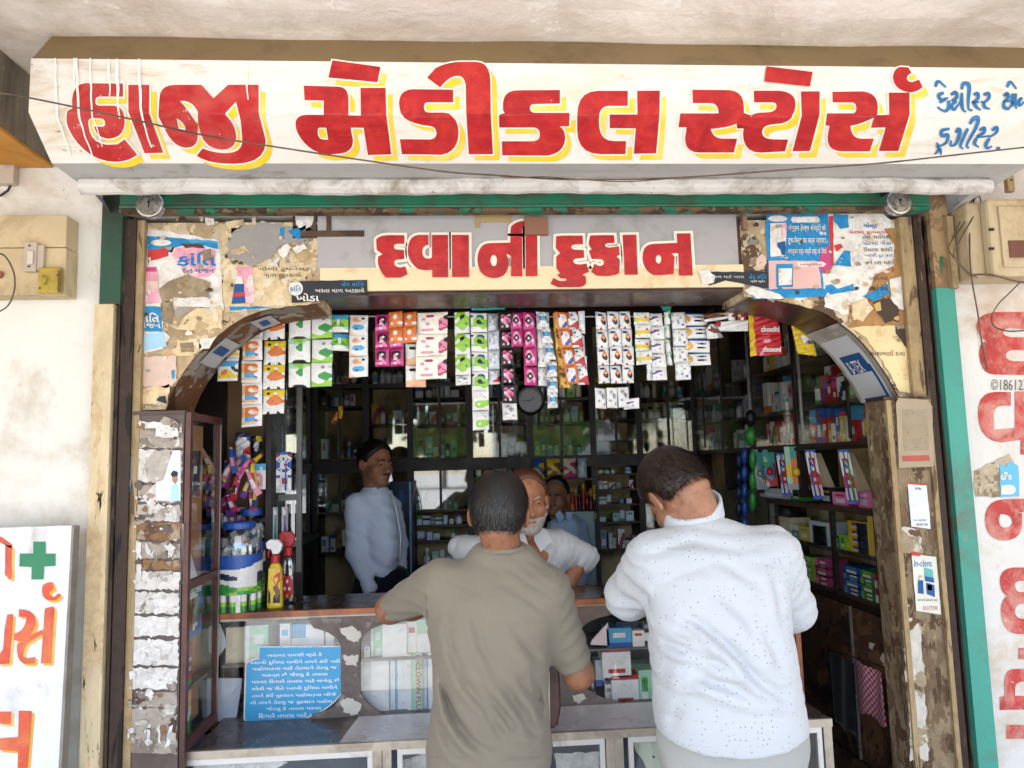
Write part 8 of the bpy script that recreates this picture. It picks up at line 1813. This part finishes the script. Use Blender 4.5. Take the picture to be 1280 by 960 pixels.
# ================================================================== LEFT WALL
swb = thing('wooden_switchboard', 'beige wooden switchboard of two boards with switch and fuse on the left wall', 'switchboard', P(40, 368, 2.36))
bw = M('switchboard_wood', 'c0ae8a', .7, var=.1, vs=4, dirt='9a8460', da=.3, ds=5, world=True, fleck='6e5a3e', fa=-.04, bump=.25)
def wb(nm, a, b, c, d, Yf, Yb, mat, par, bv=0):
    mb = MB(); mb.box(xat(a, Yf, (b+d)/2), xat(c, Yf, (b+d)/2), Yf, Yb, zat(d, Yf, (a+c)/2), zat(b, Yf, (a+c)/2)); o = mb.build(nm, mat, par)
    if bv: bevel(o, bv)
    return o
wb('board', -30, 269, 83, 309, 2.365, 2.439, bw, swb, .003); wb('board', -30, 310, 82, 369, 2.367, 2.439, bw, swb, .003)
sw_c = M('switch_cream', 'b5a898', .5, var=.1, world=True, dirt='7d7060', da=.2); sw_y = M('fuse_yellow', 'b09a3c', .5, var=.15, world=True, dirt='6e5c28', da=.3)
wb('switch_plate', 29, 302, 45, 339, 2.345, 2.364, sw_c, swb, .003); wb('switch_side', 45.2, 306, 54, 338, 2.352, 2.364, sw_c, swb, .002); wb('switch_rocker', 33, 313, 41, 330, 2.338, 2.3445, M('switch_pale', 'c8beb0', .4), swb, .003)
wb('fuse_holder', 47, 334, 75, 366, 2.342, 2.366, sw_y, swb, .004); wb('fuse_shadow_gap', 72, 338, 76, 365, 2.340, 2.3415, M('fuse_dark', '5c4a20', .6), swb)
for px, py in ((37, 307), (36, 333), (72, 344), (50, 360)): mb = MB(); mb.lathe([(.003, 0), (.003, .002)], P(px, py, 2.342), 8, ax='y'); mb.build('screw', dksteel, swb)
mb = MB(); mb.tube([P(53, 345, 2.338), P(58, 348, 2.333), P(55, 356, 2.338)], .0035); mb.build('fuse_grip', sw_y, swb, smooth=True)
mb = MB(); mb.lathe([(.012, -.004), (.012, .004)], P(-1, 343, 2.36), 14, ax='y'); mb.build('brown_knob', M('bakelite', '8a4a34', .4), swb)
cabl([(-8, 316, 2.34), (6, 320, 2.33), (17, 340, 2.33), (18, 362, 2.34), (10, 382, 2.36), (-6, 392, 2.38)], .0026, 'thin black wire curling under the wooden switchboard')
t = thing('wall_bracket', 'small rusty cream socket box on the wall above the switchboard', 'box', P(8, 228, 2.40)); wb('socket_plate', -8, 200, 17, 229, 2.41, 2.439, sw_c, t, .002)
mb = MB(); mb.tube([P(0, 245, 2.425), P(10, 238, 2.425), P(13, 232, 2.425)], .004); mb.build('wire_stub', dksteel, t)
# painted signboard leaning on the left wall: its right part is in view
lsY = 2.33
lsg = thing('painted_signboard', 'white board with a green cross and orange red Gujarati letters, lower left', 'signboard', P(30, 950, lsY))
ls_w = M('left_sign_white', 'd8d8da', .5, var=.04, vs=3, world=True, dirt='b0aca6', da=.15, fleck='8c8884', fa=-.1)
lt, lb_ = P(90, 657, lsY), P(70, 960, 2.33)
mb = MB(); mb.prism([(-1.9, lt.z), (lt.x, lt.z), (lt.x+.0, lt.z-.01), (P(88, 700, lsY).x, P(88, 700, lsY).z), (P(72, 900, lsY).x, .30), (-1.9, .30)], lsY, lsY+.025); mb.build('board', ls_w, lsg)
mb = MB(); mb.prism([(lt.x+.001, lt.z), (lt.x+.008, lt.z-.003), (P(77, 900, lsY).x, .30), (P(72, 900, lsY).x+.001, .30), (P(88, 700, lsY).x+.001, P(88, 700, lsY).z)], lsY-.004, lsY+.03); mb.build('edge_trim', M('sign_edge_grey', '86827c', .5, world=True, dirt='5c544a', da=.3), lsg)
ls_r = M('left_sign_orange_red', 'c4432c', .5, var=.2, vs=7, world=True, dirt='d87a48', da=.45, ds=8); ls_y = M('left_sign_yellow', 'd8a032', .5, var=.1, world=True, dirt='e4c07a', da=.3); ls_g = M('left_sign_green', '1f7a52', .5, var=.12, world=True)
KL = (0, 650, 120/372)
def lp(nm, s_, mat, e): paint(nm, [parse(s_, *KL)], [], flat(lsY, e), mat, lsg)
lp('green_cross', "130,84 178,84 178,130 216,130 216,178 172,180 170,230 123,230 124,182 76,180 78,130 130,130", ls_g, .002)
for s_ in ["208,335 212,345 198,555 160,555 175,345 180,340", "75,345 140,345~ 140,400 138,430~ 110,450 165,425 168,440 120,470 95,480~ 90,530 110,535 138,530 135,555 110,557 62,560~ 68,480 85,470 55,465 58,440 100,430~ 105,375 75,375", "238,290 225,318~ 190,310 160,305~ 165,260 170,240~ 205,240 210,268 190,275~ 192,290 210,300 228,283", "30,365 52,365 38,555 0,560 0,520 14,500 20,420", "75,738 125,740 108,960 70,960 72,895 0,890 0,845 72,840", "0,742 45,742 42,790 0,788", "0,62 48,95 45,110 0,85", "22,95 48,100 45,180 52,215~ 40,232 20,210 22,180"]:
    if s_[0] in '2731' or s_.startswith('0,742'): paint('letter_shadow', [[(x+3.2, y+3) for x, y in parse(s_, *KL)]], [], flat(lsY, .0012), ls_y, lsg)
    lp('letter', s_, ls_r, .0026)
# hook and stains on the left wall
# ================================================================== RIGHT WALL
rsY = WY
rred = M('wall_letter_red', 'b23a34', .7, var=.25, vs=9, world=True, dirt='cf9a8c', da=.35, ds=10, fleck='d9bfb0', fa=.0)
wsg = thing('wall_lettering', 'worn red letters and digits painted sideways down the right wall', 'painted sign', P(1260, 700, WY))
KA = (1200, 370, 1/3); KB = (1200, 640, 1/3)
for K_, s_, hs in [(KA, "260,60 130,60 58,70~ 60,115 62,145~ 95,170 70,175~ 70,220 75,295~ 130,295 260,297 260,245 200,245 170,240~ 170,222 172,205~ 200,203 260,205 260,155 190,155 160,150~ 160,135 165,118~ 200,122 260,125", []),
  (KA, "260,358 204,358 204,495 150,500~ 128,500 125,450 125,412~ 160,412 190,412 190,360 130,360 66,362~ 66,440 68,540~ 150,550 226,540 226,595 260,595", []),
  (KA, "260,760 160,762 90,770~ 92,840 95,918~ 165,918 232,915~ 232,850 232,815 215,812 260,810", ["150,818 195,818~ 195,850 190,870~ 165,868 145,865~ 145,840 148,820~"]),
  (KB, "260,208 200,208 148,212~ 148,260 150,300~ 175,315 150,330~ 152,380 160,458~ 220,458 260,456 260,400 230,400 205,398~ 205,370 208,345~ 230,345 260,345 260,300 225,300 205,298~ 205,270 208,258~ 230,258 260,258", []),
  (KB, "260,508 218,510 218,552 260,555", []), (KB, "260,588 200,588 165,592~ 165,640 166,690 148,692 148,742 260,740 260,690 205,688 205,665 205,640~ 230,635 260,640", []), (KB, "260,798 172,798 172,850 260,850", [])]:
    paint('letter', [parse(s_, *K_)], [parse(h, *K_) for h in hs], flat(WY, .002), rred, wsg)
text_px('stencil_number', '©1861230', 1238, 474, 1290, 488, WY, M('stencil_grey', '6e6660', .8, world=True), wsg, 0, .003)
t = thing('payment_sticker', 'torn sky blue payment sticker with white letters on the right wall', 'sticker', P(1264, 622, WY)); sheet('paper', [(1249,578),(1256,584),(1262,577),(1272,582),(1273,620),(1249,622)], M('sticker_sky', '5aaed0', .5, world=True), t, WY, .004, 3, .5)
text_px('lettering', 'ePe', 1249, 590, 1263, 600, WY, paper_w, t, .03, .0055); sheet('white_shape', parse("1250,607 1260,606 1268,606~ 1268,612 1268,618~ 1260,618 1250,618"), paper_w, t, WY, .0055, 0, 0)
t = thing('scraped_patch', 'scraped sandy patch of wall left of the sky blue sticker', 'patch', P(1235, 620, WY)); sheet('bare_plaster', [(1216,588),(1245,575),(1262,568),(1268,578),(1250,585),(1250,620),(1220,622)], PEEL('sandy_scrape', 'b3a48c', [('8c7c64', 22, .52, 1), ('cfc4b0', 26, .6, 3)]), t, WY, .003, 5, 1.6)
# electricity meter box and its board
mbx = thing('meter_box', 'cream moulded electricity meter box at the upper right edge of the front', 'meter box', P(1262, 345, 2.30))
mc = M('meter_cream', 'c0ae8c', .5, var=.08, vs=4, dirt='94805a', da=.25, ds=6, world=True, fleck='5c4a34', fa=-.1)
wb('box_body', 1211, 252, 1420, 346, 2.33, 2.439, mc, mbx, .012); wb('lid', 1238, 247, 1420, 345, 2.285, 2.329, mc, mbx, .012); wb('lid_panel', 1252, 257, 1420, 333, 2.276, 2.284, mc, mbx, .006); wb('brown_label', 1262, 300, 1420, 321, 2.272, 2.2755, M('label_brown', '6e4438', .6, world=True), mbx)
for py in (285, 309): wb('hinge', 1237, py, 1243, py+3, 2.279, 2.284, dksteel, mbx)
mbb = thing('meter_backboard', 'brown wooden backboard beside the cream meter box', 'board', P(1200, 345, 2.42)); wb('board', 1189, 271, 1222, 312, 2.405, 2.439, brn, mbb); wb('board', 1189, 313, 1222, 348, 2.407, 2.439, brn, mbb); wb('batten', 1187.5, 270, 1195, 360, 2.38, 2.404, rail_tan, mbb)
pc = thing('cable_pipe', 'short rusty pipe bracket on the beam above the meter box', 'pipe', P(1264, 240, 2.35)); wb('pipe', 1259, 208, 1268, 239, 2.34, 2.36, rail_tan, pc, .003); mb = MB(); mb.lathe([(.003, 0), (.003, .003)], P(1264, 225, 2.338), 8, ax='y'); mb.build('bolt', dksteel, pc)
for k, (pts, r_, lb) in enumerate([
 ([(1216,243,2.42),(1212,262,2.36),(1204,280,2.34),(1190,300,2.33),(1186,312,2.32),(1196,326,2.31),(1212,342,2.31),(1222,347,2.31)], .0022, 'grey wire looping left of the meter box'),
 ([(1222,243,2.42),(1226,252,2.36),(1216,272,2.33),(1200,300,2.31),(1192,318,2.31),(1204,336,2.31),(1214,346,2.31)], .0022, 'second grey wire looping left of the meter box'),
 ([(1218,248,2.4),(1214,270,2.35),(1212,300,2.33),(1214,344,2.32),(1222,390,2.40),(1226,420,2.43),(1234,462,2.43)], .0026, 'long grey wire hanging down over the red wall letters'),
 ([(1214,344,2.31),(1232,343,2.28),(1250,346,2.27),(1272,352,2.27),(1300,354,2.27)], .0035, 'thick twisted wire running under the meter box'),
 ([(1276,352,2.27),(1262,366,2.33),(1248,380,2.38),(1240,395,2.42),(1243,408,2.43),(1262,414,2.43),(1290,412,2.43)], .0022, 'wire bending in a loop across the first red wall letter'),
 ([(1213,246,2.42),(1225,262,2.38),(1240,262,2.33),(1290,250,2.30)], .0022, 'wire going over the top of the meter box'),
 ([(1220,240,2.4),(1212,255,2.38),(1196,285,2.36),(1190,300,2.36)], .0016, 'thin wire tangled at the bracket above the meter board')]): cabl(pts, r_, lb, 'wire')
t = thing('wire_knot', 'dark taped knot of wires at the corner above the meter box', 'wire joint', P(1215, 250, 2.40)); mb = MB(); mb.lathe([(.002, -.016), (.013, -.01), (.015, 0), (.012, .01), (.003, .016)], P(1216, 244, 2.40), 10); mb.build('tape', black, t, smooth=True)

# ================================================================== ACROSS THE STREET (seen only as reflections and light)
bld = M('far_building_paint', 'b9b2a6', .8, var=.1, vs=.5, world=True)
fb = thing('street_building', 'pale two storey building on the far side of the street', 'building', (7, -60, 0)); mb = MB(); mb.box(3, 30, -66, -58, -.12, 9); mb.build('wall', bld, fb)
for k in range(6):
    for j in range(2): mb = MB(); mb.box(4+k*4, 6+k*4, -58, -57.95, 1+j*3, 2.5+j*3); mb.build('window', M('far_window_dark', '2a2f34', .2), fb)
leafm = M('leaf_green', '4c6a24', .7, var=.4, vs=3)
for k, (x, y, h) in enumerate([(-16, -42, 7.5), (-8, -45, 8.5), (-1.5, -48, 6.5), (-26, -44, 9), (7, -44, 6)]):
    tr = thing('street_tree', ['round leafy tree farthest left but one across the street', 'tallest middle tree across the street', 'low bushy tree in the middle across the street', 'broad tree farthest left across the street', 'small tree before the pale building across the street'][k], 'tree', (x, y, -.12), 'trees across the street')
    mb = MB(); mb.tube([(x, y, -.12), (x+.1, y, h*.3), (x, y+.1, h*.6)], [.22, .16, .08], n=8); mb.build('trunk', M('bark', '4a3b2c', .9), tr)
    rnd = random.Random(k+50); mb = MB()
    for j in range(700):
        a, b = rnd.uniform(0, 6.28), rnd.uniform(-1, 1); r_ = rnd.uniform(.5, 1)*h*.38*(1+.25*math.sin(a*3+b*4)); q = Vector((x+r_*math.cos(a)*math.sqrt(1-b*b), y+r_*math.sin(a)*math.sqrt(1-b*b), h*.62+r_*b*.9)); s_ = rnd.uniform(.2, .4)
        d1 = Vector((rnd.uniform(-1, 1), rnd.uniform(-1, 1), rnd.uniform(-1, 1))).normalized(); d2 = d1.orthogonal(); mb.add([q-d1*s_-d2*s_, q+d1*s_-d2*s_, q+d1*s_+d2*s_, q-d1*s_+d2*s_], [(0, 1, 2, 3)])
    mb.build('crown', leafm, tr, kind='stuff')
